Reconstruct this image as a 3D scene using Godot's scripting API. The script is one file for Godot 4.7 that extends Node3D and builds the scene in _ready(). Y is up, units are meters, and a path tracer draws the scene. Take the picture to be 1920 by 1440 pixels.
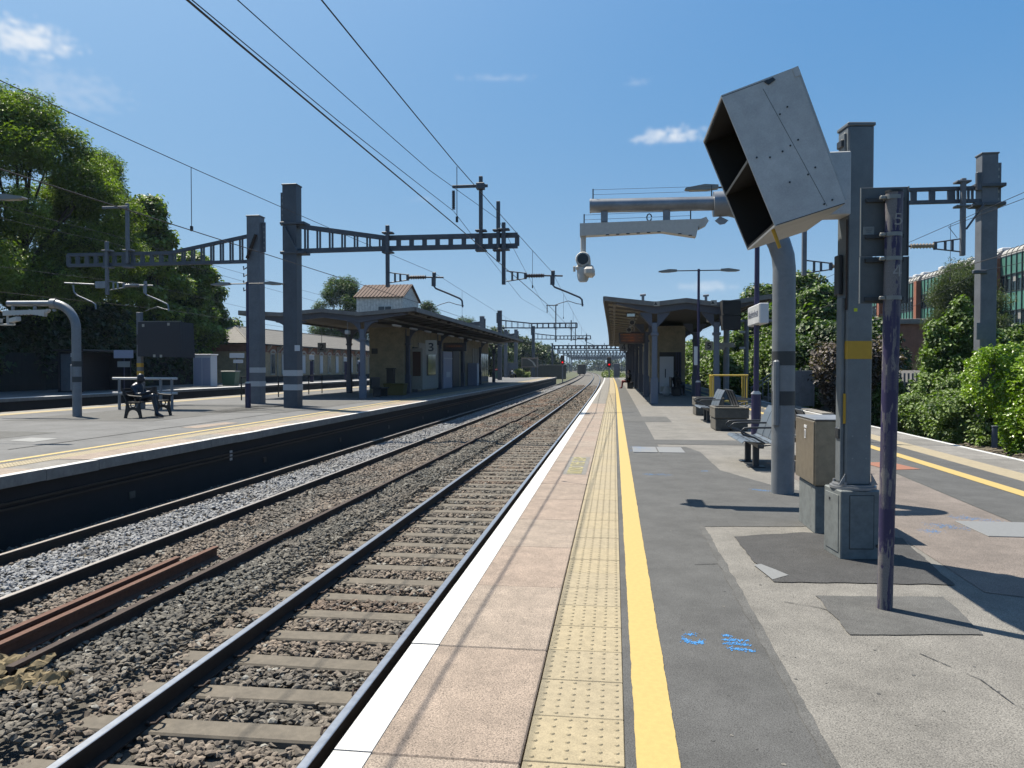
extends Node3D
# A railway station in bright sun. X is across the tracks (platform edge at -1.1), -Z along them, y = 0 the platform surfaces.

var M := {}
var used := {}
var rng := RandomNumberGenerator.new()
const EDGE := -1.105
const BED := -1.09

func _ready() -> void:
	rng.seed = 4711
	camera_and_light()
	materials()
	ground_and_tracks()
	near_platform()
	left_platform()
	far_platform()
	ballast()
	left_canopy()
	right_canopy()
	station_house()
	office_block()
	small_buildings()
	trees()
	overhead_line()
	wires()
	foreground()
	platform_furniture()
	left_furniture()
	far_end()

func camera_and_light() -> void:
	var cam := Camera3D.new()
	cam.name = "camera"
	cam.position = Vector3(0, 1.53, 0)
	cam.rotation = Vector3(deg_to_rad(-1.2248), deg_to_rad(7.543), 0)
	cam.fov = 52.81
	cam.near = 0.05
	cam.far = 6000.0
	add_child(cam)
	cam.current = true
	var env := Environment.new()
	env.background_mode = Environment.BG_SKY
	env.tonemap_mode = Environment.TONE_MAPPER_LINEAR
	env.tonemap_exposure = 2.2
	env.sdfgi_enabled = true
	env.ssao_enabled = true
	env.ssil_enabled = true
	var sky := Sky.new()
	var pan := PanoramaSkyMaterial.new()
	pan.panorama = ImageTexture.create_from_image(sky_picture())
	sky.sky_material = pan
	env.sky = sky
	env.background_energy_multiplier = 0.455
	env.fog_enabled = true
	env.fog_density = 0.00014
	env.fog_light_color = Color(0.80, 0.88, 0.97)
	var we := WorldEnvironment.new()
	we.name = "world_environment"
	we.environment = env
	add_child(we)
	var sun := DirectionalLight3D.new()
	sun.name = "sun"
	sun.light_energy = 1.6
	sun.light_color = Color(1.0, 0.965, 0.90)
	sun.light_angular_distance = 0.5
	sun.shadow_enabled = true
	add_child(sun)
	sun.look_at_from_position(Vector3(-0.455, 1.0, -0.335) * 10.0, Vector3.ZERO, Vector3.UP)

func sky_picture() -> Image:
	# directions as Godot's panorama lays them out: u = atan2(x, -z) / TAU, v = acos(y) / PI
	var w := 2048
	var h := 1024
	var im := Image.create(w, h, false, Image.FORMAT_RGBF)
	var n := FastNoiseLite.new()
	n.seed = 5
	n.frequency = 1.0
	n.fractal_octaves = 5
	var sun := Vector3(-0.455, 1.0, -0.335).normalized()
	# wisps: azimuth from -Z towards +X, elevation, half width, half height (degrees), strength, seed offset
	var wisps := [[-39.6, 19.6, 3.0, 1.15, 0.95, 0.0], [4.1, 16.2, 2.7, 0.62, 0.85, 9.0], [-8.7, 20.35, 3.2, 0.16, 0.26, 17.0], [6.6, 5.75, 2.2, 0.42, 0.42, 23.0], [-37.5, 17.0, 4.0, 1.6, 0.22, 31.0], [1.6, 19.8, 0.9, 0.3, 0.2, 37.0], [-14.2, 12.1, 1.0, 0.22, 0.22, 41.0], [-70.0, 15.0, 8.0, 1.6, 0.7, 47.0], [60.0, 22.0, 9.0, 1.5, 0.6, 53.0], [130.0, 18.0, 10.0, 2.0, 0.7, 59.0], [-150.0, 25.0, 9.0, 1.8, 0.7, 61.0]]
	for y in h:
		var el := 90.0 - (y + 0.5) / h * 180.0
		for x in w:
			var az := wrapf((x + 0.5) / w * 360.0, -180.0, 180.0)
			var e := maxf(sin(deg_to_rad(el)), 0.0)
			var d := Vector3(sin(deg_to_rad(az)) * cos(deg_to_rad(el)), sin(deg_to_rad(el)), -cos(deg_to_rad(az)) * cos(deg_to_rad(el)))
			var c := maxf(d.dot(sun), 0.0)
			var g := c * c * c * c
			var col := Color(0.045 + 0.45 * exp(-e / 0.19) + 0.55 * g, 0.22 + 0.43 * exp(-e / 0.24) + 0.58 * g, 0.58 + 0.20 * exp(-e / 0.3) + 0.48 * g)
			if el < 0.0:
				col = col.lerp(Color(0.16, 0.15, 0.13), clampf(-el / 6.0, 0.0, 1.0))
			elif el < 45.0:
				for q in wisps:
					var dx: float = wrapf(az - q[0], -180.0, 180.0) / q[2]
					var dy: float = (el - q[1]) / q[3]
					var rr := dx * dx + dy * dy
					if rr < 1.6:
						var f := n.get_noise_3d(az * 0.9 + q[5] * 3.0, el * 2.6, q[5]) * 0.9 + n.get_noise_3d(az * 3.0, el * 7.0, q[5] + 3.0) * 0.35
						var a: float = clampf((1.0 - rr * 0.75) + f * 1.2 - 0.22 - 0.25 * maxf(0.0, -dy), 0.0, 1.0) * q[4]
						col = col.lerp(Color(0.86, 0.90, 0.95), a * 0.95)
			im.set_pixel(x, y, col)
	return im

# ---------------------------------------------------------------- nodes

func numbered(parent: Node, called: String) -> String:
	var key := str(parent.get_instance_id()) + called
	var n: int = used.get(key, 0)
	used[key] = n + 1
	return called if n == 0 else "%s_%03d" % [called, n]

func obj(called: String, shape, m: Material, parent: Node = self, at := Vector3.ZERO) -> MeshInstance3D:
	var o := MeshInstance3D.new()
	o.name = numbered(parent, called)
	o.mesh = shape.commit() if shape is SurfaceTool else shape
	o.material_override = m
	o.position = at
	parent.add_child(o, true)
	return o

func tag(o: Node, label: String, category := "", group := "", kind := "") -> Node:
	if label: o.set_meta("label", label)
	if category: o.set_meta("category", category)
	if group: o.set_meta("group", group)
	if kind: o.set_meta("kind", kind)
	return o

func thing(called: String, label: String, category: String, at := Vector3.ZERO, turn := 0.0, group := "") -> Node3D:
	var o := Node3D.new()
	o.name = numbered(self, called)
	add_child(o, true)
	o.position = at
	o.rotation.y = turn
	tag(o, label, category, group)
	return o

func setting(called: String, label := "", parent: Node = self) -> Node3D:
	var o := Node3D.new()
	o.name = numbered(parent, called)
	parent.add_child(o, true)
	return tag(o, label, "", "", "structure")

func dup(o: Node3D, at: Vector3, turn := 0.0, label := "", group := "") -> Node3D:
	var c: Node3D = o.duplicate()
	var re := RegEx.create_from_string("_\\d{3}$")
	c.name = numbered(self, re.sub(str(o.name), ""))
	add_child(c, true)
	c.position = at
	c.rotation.y = turn
	tag(c, label, "", group)
	return c

# ---------------------------------------------------------------- shapes (a, b, c run counter-clockwise seen from outside)

func mb() -> SurfaceTool:
	var st := SurfaceTool.new()
	st.begin(Mesh.PRIMITIVE_TRIANGLES)
	return st

func tri(st: SurfaceTool, a: Vector3, b: Vector3, c: Vector3) -> void:
	st.set_normal((b - a).cross(c - a).normalized())
	st.add_vertex(a)
	st.add_vertex(c)
	st.add_vertex(b)

func quad(st: SurfaceTool, a: Vector3, b: Vector3, c: Vector3, d: Vector3) -> void:
	tri(st, a, b, c)
	tri(st, a, c, d)

func tri_n(st: SurfaceTool, p: Array, n: Array) -> void:
	for k in [0, 2, 1]:
		st.set_normal(n[k])
		st.add_vertex(p[k])

func box(st: SurfaceTool, c: Vector3, s: Vector3, b := Basis()) -> SurfaceTool:
	var x := b.x * s.x * 0.5
	var y := b.y * s.y * 0.5
	var z := b.z * s.z * 0.5
	for f in [[x, y, z], [-x, z, y], [y, z, x], [-y, x, z], [z, x, y], [-z, y, x]]:
		var o: Vector3 = c + f[0]
		quad(st, o - f[1] - f[2], o + f[1] - f[2], o + f[1] + f[2], o - f[1] + f[2])
	return st

func cut_box(st: SurfaceTool, c: Vector3, s: Vector3, r := 0.01, b := Basis()) -> SurfaceTool:
	# a box whose edges are chamfered by r
	var h := s * 0.5
	var p := func(ax: int, sx: int, sy: int, sz: int) -> Vector3:
		var q := Vector3(sx * (h.x - (0.0 if ax == 0 else r)), sy * (h.y - (0.0 if ax == 1 else r)), sz * (h.z - (0.0 if ax == 2 else r)))
		return c + b * q
	for s1 in [-1, 1]:
		out_quad(st, c, p.call(0, s1, -1, -1), p.call(0, s1, 1, -1), p.call(0, s1, 1, 1), p.call(0, s1, -1, 1))
		out_quad(st, c, p.call(1, -1, s1, -1), p.call(1, 1, s1, -1), p.call(1, 1, s1, 1), p.call(1, -1, s1, 1))
		out_quad(st, c, p.call(2, -1, -1, s1), p.call(2, 1, -1, s1), p.call(2, 1, 1, s1), p.call(2, -1, 1, s1))
		for s2 in [-1, 1]:
			out_quad(st, c, p.call(0, s1, s2, -1), p.call(0, s1, s2, 1), p.call(1, s1, s2, 1), p.call(1, s1, s2, -1))
			out_quad(st, c, p.call(1, -1, s1, s2), p.call(1, 1, s1, s2), p.call(2, 1, s1, s2), p.call(2, -1, s1, s2))
			out_quad(st, c, p.call(0, s1, -1, s2), p.call(0, s1, 1, s2), p.call(2, s1, 1, s2), p.call(2, s1, -1, s2))
			for s3 in [-1, 1]:
				var a: Vector3 = p.call(0, s1, s2, s3)
				var d: Vector3 = p.call(1, s1, s2, s3)
				var e: Vector3 = p.call(2, s1, s2, s3)
				if (d - a).cross(e - a).dot(a - c) > 0.0: tri(st, a, d, e)
				else: tri(st, a, e, d)
	return st

func out_quad(st: SurfaceTool, c: Vector3, a: Vector3, b: Vector3, d: Vector3, e: Vector3) -> void:
	if (b - a).cross(d - a).dot((a + d) * 0.5 - c) > 0.0: quad(st, a, b, d, e)
	else: quad(st, e, d, b, a)

func tube(st: SurfaceTool, pts: Array, radii, n := 10, caps := true) -> SurfaceTool:
	var rings := []
	var norms := []
	var last := Vector3.ZERO
	for i in pts.size():
		var t: Vector3 = (pts[mini(i + 1, pts.size() - 1)] - pts[maxi(i - 1, 0)]).normalized()
		var u := last
		if u == Vector3.ZERO:
			u = t.cross(Vector3.RIGHT if absf(t.x) < 0.9 else Vector3.UP)
		u = (u - t * u.dot(t)).normalized()
		last = u
		var v := t.cross(u)
		var r: float = radii if radii is float else radii[i]
		var ring := []
		var nn := []
		for k in n:
			var a := TAU * k / n
			var d := u * cos(a) + v * sin(a)
			nn.append(d)
			ring.append(pts[i] + d * r)
		rings.append(ring)
		norms.append(nn)
	for i in pts.size() - 1:
		for k in n:
			var j := (k + 1) % n
			tri_n(st, [rings[i][k], rings[i][j], rings[i + 1][j]], [norms[i][k], norms[i][j], norms[i + 1][j]])
			tri_n(st, [rings[i][k], rings[i + 1][j], rings[i + 1][k]], [norms[i][k], norms[i + 1][j], norms[i + 1][k]])
	if caps:
		for k in range(1, n - 1):
			tri(st, rings[0][0], rings[0][k + 1], rings[0][k])
			var e: Array = rings[-1]
			tri(st, e[0], e[k], e[k + 1])
	return st

func rod(a: Vector3, b: Vector3, r: float, n := 10) -> SurfaceTool:
	return tube(mb(), [a, b], r, n)

func beam(a: Vector3, b: Vector3, w: float, h: float) -> SurfaceTool:
	# a rectangular bar from a to b, w across and h high
	var t := (b - a).normalized()
	var side := t.cross(Vector3.UP if absf(t.y) < 0.95 else Vector3.BACK).normalized()
	var up := side.cross(t)
	return box(mb(), (a + b) * 0.5, Vector3(w, h, a.distance_to(b)), Basis(side, up, -t))

func one_box(c: Vector3, s: Vector3, r := 0.0) -> SurfaceTool:
	return box(mb(), c, s) if r <= 0.0 else cut_box(mb(), c, s, r)

func prism(st: SurfaceTool, poly: PackedVector2Array, o: Vector3, ax: Vector3, ay: Vector3, depth: Vector3) -> SurfaceTool:
	# the outline poly in the axes ax, ay at o, drawn out by depth
	var p := poly
	if Geometry2D.is_polygon_clockwise(p): p.reverse()
	var flip := ax.cross(ay).dot(depth) < 0.0
	var idx := Geometry2D.triangulate_polygon(p)
	var w := func(q: Vector2) -> Vector3: return o + ax * q.x + ay * q.y
	for k in range(0, idx.size(), 3):
		var a: Vector3 = w.call(p[idx[k]])
		var b: Vector3 = w.call(p[idx[k + 1]])
		var c: Vector3 = w.call(p[idx[k + 2]])
		if (b - a).cross(c - a).dot(depth) > 0.0:
			var s := b
			b = c
			c = s
		tri(st, a, b, c)
		tri(st, a + depth, c + depth, b + depth)
	for k in p.size():
		var a: Vector3 = w.call(p[k])
		var b: Vector3 = w.call(p[(k + 1) % p.size()])
		if flip: quad(st, b, a, a + depth, b + depth)
		else: quad(st, a, b, b + depth, a + depth)
	return st

func sheet(st: SurfaceTool, poly: PackedVector2Array, y: float) -> SurfaceTool:
	# a horizontal outline of (x, z) at height y, facing up
	var idx := Geometry2D.triangulate_polygon(poly)
	for k in range(0, idx.size(), 3):
		var a := Vector3(poly[idx[k]].x, y, poly[idx[k]].y)
		var b := Vector3(poly[idx[k + 1]].x, y, poly[idx[k + 1]].y)
		var c := Vector3(poly[idx[k + 2]].x, y, poly[idx[k + 2]].y)
		if (b - a).cross(c - a).y < 0.0: tri(st, a, c, b)
		else: tri(st, a, b, c)
	return st

func ragged(p: PackedVector2Array, amp: float, step := 0.06, seed_ := 1) -> PackedVector2Array:
	# the outline with small irregular waves along its sides
	var n := noise(seed_, 3.0)
	var out := PackedVector2Array()
	for k in p.size():
		var a := p[k]
		var b := p[(k + 1) % p.size()]
		var m := maxi(1, int(a.distance_to(b) / step))
		var side := (b - a).normalized().orthogonal()
		for i in m:
			var q := a.lerp(b, i / float(m))
			out.append(q + side * amp * (n.get_noise_2d(q.x * 1.0, q.y * 1.0) * 1.6 + n.get_noise_2d(q.x * 5.0, q.y * 5.0)))
	return out

func P2(list: Array) -> PackedVector2Array:
	var p := PackedVector2Array()
	for k in range(0, list.size(), 2): p.append(Vector2(list[k], list[k + 1]))
	return p

func bend(z: float) -> float:
	# the line curves gently to the left beyond 45 m
	var d := maxf(0.0, -z - 45.0)
	return -8e-5 * d * d

func stops(z0: float, z1: float) -> Array:
	var out := [z0]
	var z := z0
	while z > z1 + 0.01:
		z = maxf(z - (50.0 if z > -45.0 and z - 50.0 > -45.0 else (maxf(z + 45.0, 4.0) if z > -45.0 else (4.0 if z > -140.0 else 12.0))), z1)
		out.append(z)
	return out

func strip(st: SurfaceTool, x0: float, x1: float, y: float, z0: float, z1: float) -> SurfaceTool:
	var zs := stops(z0, z1)
	for i in zs.size() - 1:
		var a: float = zs[i]
		var b: float = zs[i + 1]
		quad(st, Vector3(x0 + bend(a), y, a), Vector3(x1 + bend(a), y, a), Vector3(x1 + bend(b), y, b), Vector3(x0 + bend(b), y, b))
	return st

func curtain(st: SurfaceTool, x: float, y0: float, y1: float, z0: float, z1: float, face := 1.0) -> SurfaceTool:
	# an upright sheet along the line, facing +x or -x
	var zs := stops(z0, z1)
	for i in zs.size() - 1:
		var a: float = zs[i]
		var b: float = zs[i + 1]
		var p := [Vector3(x + bend(a), y0, a), Vector3(x + bend(b), y0, b), Vector3(x + bend(b), y1, b), Vector3(x + bend(a), y1, a)]
		if face > 0: quad(st, p[0], p[1], p[2], p[3])
		else: quad(st, p[3], p[2], p[1], p[0])
	return st

func swept(poly: PackedVector2Array, x: float, y: float, z0: float, z1: float) -> SurfaceTool:
	# an outline (x, y) drawn along the line
	var st := mb()
	var p := poly
	if Geometry2D.is_polygon_clockwise(p): p.reverse()
	var zs := stops(z0, z1)
	for i in zs.size() - 1:
		var a: float = zs[i]
		var b: float = zs[i + 1]
		for k in p.size():
			var q := p[k]
			var r := p[(k + 1) % p.size()]
			quad(st, Vector3(x + q.x + bend(a), y + q.y, a), Vector3(x + r.x + bend(a), y + r.y, a), Vector3(x + r.x + bend(b), y + r.y, b), Vector3(x + q.x + bend(b), y + q.y, b))
	var idx := Geometry2D.triangulate_polygon(p)
	for end in [0, 1]:
		var z: float = zs[0] if end == 0 else zs[-1]
		for k in range(0, idx.size(), 3):
			var t := []
			for j in 3: t.append(Vector3(x + p[idx[k + j]].x + bend(z), y + p[idx[k + j]].y, z))
			if ((t[1] - t[0]).cross(t[2] - t[0]).z > 0.0) == (end == 0): tri(st, t[0], t[1], t[2])
			else: tri(st, t[0], t[2], t[1])
	return st

func letters(text: String, size: float, m: Material, parent: Node, xf: Transform3D, called := "lettering", font := "Droid Sans", bold := true) -> MeshInstance3D:
	var t := TextMesh.new()
	t.text = text
	var f := SystemFont.new()
	f.font_names = PackedStringArray([font])
	f.font_weight = 700 if bold else 400
	t.font = f
	t.font_size = 64
	t.pixel_size = size / 64.0
	t.depth = 0.004
	t.curve_step = 2.0
	var o := obj(called, t, m, parent)
	o.transform = xf
	return o

# ---------------------------------------------------------------- materials

func lin(r: float, g: float, b: float) -> Color:
	return Color(r, g, b).linear_to_srgb()

func speck(size: int, seed_: int, f1: float, a1: float, f2: float, a2: float, grain: float, grey := 1.0) -> ImageTexture:
	# a seamless grey texture round GREY: two noises and a fine grain
	var im1 := noise(seed_, f1).get_seamless_image(size, size)
	var im2 := noise(seed_ + 1, f2).get_seamless_image(size, size)
	var r := RandomNumberGenerator.new()
	r.seed = seed_
	var d := PackedByteArray()
	d.resize(size * size)
	var b1 := im1.get_data()
	var b2 := im2.get_data()
	for i in size * size:
		var v := grey + (b1[i] / 255.0 - 0.5) * a1 + (b2[i] / 255.0 - 0.5) * a2 + r.randfn(0.0, 1.0) * grain
		d[i] = int(pow(clampf(v, 0.0, 1.0), 1.0 / 2.2) * 255.0)
	var t := ImageTexture.create_from_image(Image.create_from_data(size, size, false, Image.FORMAT_L8, d))
	t.set_meta("mean", grey)
	return t

func noise(seed_: int, f: float, oct := 4) -> FastNoiseLite:
	var n := FastNoiseLite.new()
	n.seed = seed_
	n.frequency = f
	n.fractal_octaves = oct
	return n

const LEVEL := 0.70   # base colours were noted for an exposure of 1.45

func mat(called: String, c: Color, rough := 0.8, metal := 0.0, tex: Texture2D = null, per_m := 1.0, bump := 0.0, big: Texture2D = null, big_per_m := 0.12) -> StandardMaterial3D:
	var m := StandardMaterial3D.new()
	m.resource_name = called
	var k: float = 1.0 / ((tex.get_meta("mean") if tex else 1.0) * (big.get_meta("mean") if big else 1.0))
	var l := c.srgb_to_linear()
	m.albedo_color = lin(minf(l.r * k * LEVEL, 0.95), minf(l.g * k * LEVEL, 0.95), minf(l.b * k * LEVEL, 0.95))
	m.roughness = rough
	m.metallic = metal
	if tex:
		m.albedo_texture = tex
		m.uv1_triplanar = true
		m.uv1_world_triplanar = true
		m.uv1_scale = Vector3.ONE * per_m
		if bump > 0.0:
			m.heightmap_enabled = true
			m.heightmap_texture = tex
			m.heightmap_scale = bump
	if big:
		m.detail_enabled = true
		m.detail_albedo = big
		m.detail_blend_mode = BaseMaterial3D.BLEND_MODE_MUL
		m.detail_uv_layer = BaseMaterial3D.DETAIL_UV_2
		m.uv2_triplanar = true
		m.uv2_world_triplanar = true
		m.uv2_scale = Vector3.ONE * big_per_m
	M[called] = m
	return m

func materials() -> void:
	var fine := speck(512, 11, 0.02, 0.18, 0.15, 0.25, 0.09, 0.75)
	var gritty := speck(512, 21, 0.03, 0.08, 0.34, 0.85, 0.16, 0.62)
	var soft := speck(256, 31, 0.012, 0.22, 0.06, 0.10, 0.015, 0.86)
	var blotch := speck(512, 41, 0.008, 0.30, 0.03, 0.18, 0.01, 0.84)
	var worn := speck(512, 51, 0.02, 0.12, 0.12, 0.13, 0.02, 0.9)
	var rusty := speck(256, 61, 0.02, 0.4, 0.15, 0.3, 0.05, 0.72)
	mat("asphalt", lin(0.074, 0.075, 0.075), 0.9, 0.0, gritty, 0.8, 0.35, blotch, 0.35)
	mat("asphalt_new", lin(0.046, 0.046, 0.047), 0.92, 0.0, gritty, 0.5, 0.8, blotch, 0.5)
	mat("asphalt_patch", lin(0.088, 0.088, 0.086), 0.92, 0.0, gritty, 0.7, 0.35, blotch, 0.6)
	mat("asphalt_left", lin(0.114, 0.116, 0.119), 0.9, 0.0, fine, 0.8, 0.0, blotch, 0.16)
	mat("paving_pale", lin(0.172, 0.164, 0.15), 0.9, 0.0, gritty, 0.62, 0.5, blotch, 0.3)
	mat("paving_pink", lin(0.168, 0.142, 0.126), 0.9, 0.0, gritty, 0.62, 0.5, blotch, 0.25)
	mat("coping_pink", lin(0.285, 0.222, 0.178), 0.88, 0.0, gritty, 0.62, 0.5, blotch, 0.7)
	mat("coping_rose", lin(0.272, 0.215, 0.172), 0.88, 0.0, gritty, 0.62, 0.5, blotch, 0.6)
	mat("coping_sand", lin(0.285, 0.232, 0.188), 0.88, 0.0, gritty, 0.62, 0.5, blotch, 0.65)
	mat("coping_grey", lin(0.2, 0.19, 0.175), 0.88, 0.0, gritty, 0.62, 0.5, blotch, 0.5)
	mat("coping_side", lin(0.216, 0.209, 0.194), 0.9, 0.0, fine, 1.0, 0.2, blotch, 0.5)
	mat("white_paint", lin(0.55, 0.55, 0.54), 0.75, 0.0, worn, 1.6, 0.06)
	mat("tactile", lin(0.33, 0.275, 0.175), 0.85, 0.0, fine, 1.1, 0.05, worn, 0.45)
	mat("tactile_b", lin(0.315, 0.265, 0.175), 0.85, 0.0, fine, 1.3, 0.05, worn, 0.4)
	mat("yellow_line", lin(0.45, 0.33, 0.105), 0.7, 0.0, worn, 2.2, 0.06)
	mat("blue_spray", lin(0.032, 0.21, 0.52), 0.8)
	mat("red_paint", lin(0.259, 0.108, 0.0648), 0.85, 0.0, worn, 2.0)
	mat("cover_plate", lin(0.194, 0.202, 0.209), 0.7, 0.1, worn, 2.0)
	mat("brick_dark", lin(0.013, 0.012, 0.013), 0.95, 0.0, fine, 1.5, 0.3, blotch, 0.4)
	mat("earth", lin(0.0936, 0.0828, 0.0612), 0.95, 0.0, gritty, 0.6, 0.5, blotch, 0.05)
	mat("ballast_bed", lin(0.122, 0.112, 0.0972), 0.95, 0.0, gritty, 1.2, 2.0, blotch, 0.2)
	mat("meadow", lin(0.0648, 0.072, 0.0252), 0.95, 0.0, gritty, 0.3, 0.5, blotch, 0.02)
	mat("sleeper", lin(0.125, 0.108, 0.085), 0.9, 0.0, fine, 1.4, 0.12, blotch, 0.9)
	mat("rail_side", lin(0.025, 0.018, 0.015), 0.85, 0.1, rusty, 2.0, 0.1)
	mat("rail_top", lin(0.62, 0.63, 0.66), 0.3, 0.85, soft, 2.0)
	mat("rail_top_dull", lin(0.34, 0.31, 0.29), 0.45, 0.6, soft, 2.0)
	mat("rust", lin(0.12, 0.055, 0.034), 0.9, 0.05, rusty, 2.5, 0.15)
	mat("rust_dark", lin(0.05, 0.032, 0.025), 0.9, 0.1, rusty, 2.0, 0.15)
	mat("hessian", lin(0.24, 0.185, 0.10), 0.95, 0.0, fine, 5.0, 0.3)
	mat("mast_grey", lin(0.085, 0.097, 0.118), 0.55, 0.25, worn, 0.9, 0.0, soft, 0.5)
	mat("mast_light", lin(0.15, 0.163, 0.185), 0.55, 0.2, worn, 0.9, 0.0, soft, 0.5)
	mat("galvanised", lin(0.27, 0.285, 0.31), 0.45, 0.5, worn, 1.2, 0.0, soft, 1.0)
	mat("grey_paint", lin(0.155, 0.175, 0.19), 0.5, 0.1, worn, 1.0, 0.0, soft, 0.8)
	mat("post_paint", lin(0.195, 0.213, 0.235), 0.45, 0.1, worn, 1.0, 0.0, soft, 0.8)
	mat("band_black", lin(0.0324, 0.036, 0.0396), 0.6)
	mat("band_white", lin(0.518, 0.518, 0.518), 0.6, 0.0, worn, 2.0)
	mat("band_yellow", lin(0.518, 0.302, 0.0144), 0.55, 0.0, worn, 2.0)
	mat("box_grey", lin(0.165, 0.182, 0.184), 0.7, 0.1, blotch, 1.7, 0.05)
	mat("stainless", lin(0.36, 0.31, 0.24), 0.38, 0.75, soft, 3.0)
	mat("hood_white", lin(0.50, 0.51, 0.52), 0.5, 0.0, worn, 0.9, 0.0, soft, 0.4)
	mat("hood_black", lin(0.005, 0.005, 0.006), 0.7)
	mat("camera_white", lin(0.54, 0.53, 0.50), 0.5, 0.0, worn, 1.5)
	mat("glass_dark", lin(0.0072, 0.00864, 0.0108), 0.08)
	mat("purple", lin(0.022, 0.017, 0.07), 0.45, 0.0, worn, 2.0)
	mat("navy", lin(0.016, 0.017, 0.065), 0.45, 0.0, worn, 2.0)
	mat("sign_back", lin(0.1, 0.112, 0.12), 0.6, 0.1, worn, 1.5, 0.0, soft, 0.8)
	mat("strap", lin(0.245, 0.252, 0.245), 0.5, 0.4, worn, 2.0)
	mat("bench_steel", lin(0.13, 0.155, 0.185), 0.4, 0.2)
	mat("dark_steel", lin(0.036, 0.0403, 0.0468), 0.45, 0.3, worn, 2.0)
	mat("black", lin(0.00864, 0.00864, 0.0101), 0.5)
	mat("bronze", lin(0.03, 0.034, 0.045), 0.34, 0.6)
	mat("iron", lin(0.012, 0.012, 0.013), 0.5, 0.2)
	mat("concrete", lin(0.10, 0.092, 0.076), 0.92, 0.0, fine, 1.6, 0.25, blotch, 0.8)
	mat("rail_yellow", lin(0.55, 0.39, 0.06), 0.5, 0.0, worn, 2.0)
	mat("canopy_grey", lin(0.20, 0.195, 0.185), 0.8, 0.0, worn, 0.7, 0.0, blotch, 0.4)
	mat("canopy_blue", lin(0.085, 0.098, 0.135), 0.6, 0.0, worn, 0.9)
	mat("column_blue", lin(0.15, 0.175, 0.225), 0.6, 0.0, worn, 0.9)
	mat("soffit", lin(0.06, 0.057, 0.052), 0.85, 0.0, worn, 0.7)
	mat("joist", lin(0.48, 0.44, 0.36), 0.8, 0.0, worn, 0.7)
	mat("roof_felt", lin(0.1, 0.1, 0.095), 0.9, 0.0, fine, 0.6)
	mat("cream_wall", lin(0.33, 0.28, 0.18), 0.85, 0.0, worn, 0.6, 0.0, blotch, 0.3)
	mat("cream_white", lin(0.432, 0.41, 0.353), 0.8, 0.0, worn, 0.8)
	mat("white_panel", lin(0.62, 0.63, 0.65), 0.6)
	mat("lilac_panel", lin(0.331, 0.346, 0.446), 0.6, 0.0, worn, 1.0)
	mat("door_dark", lin(0.015, 0.015, 0.018), 0.6)
	mat("boards_white", lin(0.74, 0.72, 0.66), 0.8, 0.0, rusty, 0.9)
	mat("roof_rust", lin(0.12, 0.078, 0.062), 0.9, 0.0, rusty, 0.8)
	mat("slate", lin(0.115, 0.11, 0.102), 0.8, 0.0, fine, 0.7, 0.0, blotch, 0.3)
	mat("slate_b", lin(0.14, 0.132, 0.12), 0.8, 0.0, fine, 0.7, 0.0, blotch, 0.3)
	mat("brick_yellow", lin(0.40, 0.31, 0.185), 0.9, 0.0, fine, 1.2, 0.1, blotch, 0.3)
	mat("brick_red", lin(0.26, 0.12, 0.08), 0.9, 0.0, fine, 1.2, 0.1, blotch, 0.3)
	mat("brick_orange", lin(0.288, 0.0972, 0.054), 0.9, 0.0, fine, 0.5, 0.1)
	mat("panel_green", lin(0.085, 0.23, 0.185), 0.35, 0.0, soft, 0.1)
	mat("roof_metal", lin(0.36, 0.353, 0.338), 0.6, 0.1, soft, 0.4)
	mat("mullion", lin(0.03, 0.045, 0.048), 0.5, 0.2)
	mat("pane", lin(0.0252, 0.0432, 0.054), 0.08)
	mat("timber_dark", lin(0.008, 0.009, 0.008), 0.9, 0.0, worn, 0.8)
	mat("bark", lin(0.0648, 0.0504, 0.036), 0.95, 0.0, rusty, 1.0, 1.0)
	mat("bin_green", lin(0.036, 0.108, 0.0648), 0.5)
	mat("screen_navy", lin(0.006, 0.007, 0.017), 0.5)
	mat("insulator_brown", lin(0.035, 0.02, 0.018), 0.3)
	mat("insulator_pale", lin(0.302, 0.245, 0.18), 0.4)
	mat("wire", lin(0.036, 0.036, 0.0396), 0.5, 0.5)
	mat("wire_copper", lin(0.072, 0.0612, 0.054), 0.5, 0.5)
	mat("dull_yellow", lin(0.13, 0.10, 0.015), 0.7)
	mat("wagon", lin(0.0792, 0.0684, 0.0576), 0.9, 0.0, rusty, 0.6)
	mat("blue_text", lin(0.06, 0.075, 0.13), 0.6)
	mat("chalk", lin(0.302, 0.302, 0.302), 0.9)
	mat("coat_black", lin(0.013, 0.013, 0.0158), 0.9)
	mat("coat_red", lin(0.202, 0.0216, 0.0216), 0.9)
	mat("skin", lin(0.302, 0.187, 0.137), 0.7)
	mat("cloth_white", lin(0.446, 0.446, 0.446), 0.9)
	var tint := func(called: String, c: Color, back: Color, rough := 0.55) -> void:
		var m := mat(called, c, rough)
		m.vertex_color_use_as_albedo = true
		m.backlight_enabled = true
		m.backlight = back
	tint.call("leaf", lin(1.25, 1.25, 1.25), Color(0.8, 0.86, 0.45))
	tint.call("leaf_shiny", lin(1.25, 1.25, 1.25), Color(0.75, 0.82, 0.35), 0.36)
	var st := mat("stone", lin(1, 1, 1), 0.9)
	st.vertex_color_use_as_albedo = true
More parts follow.
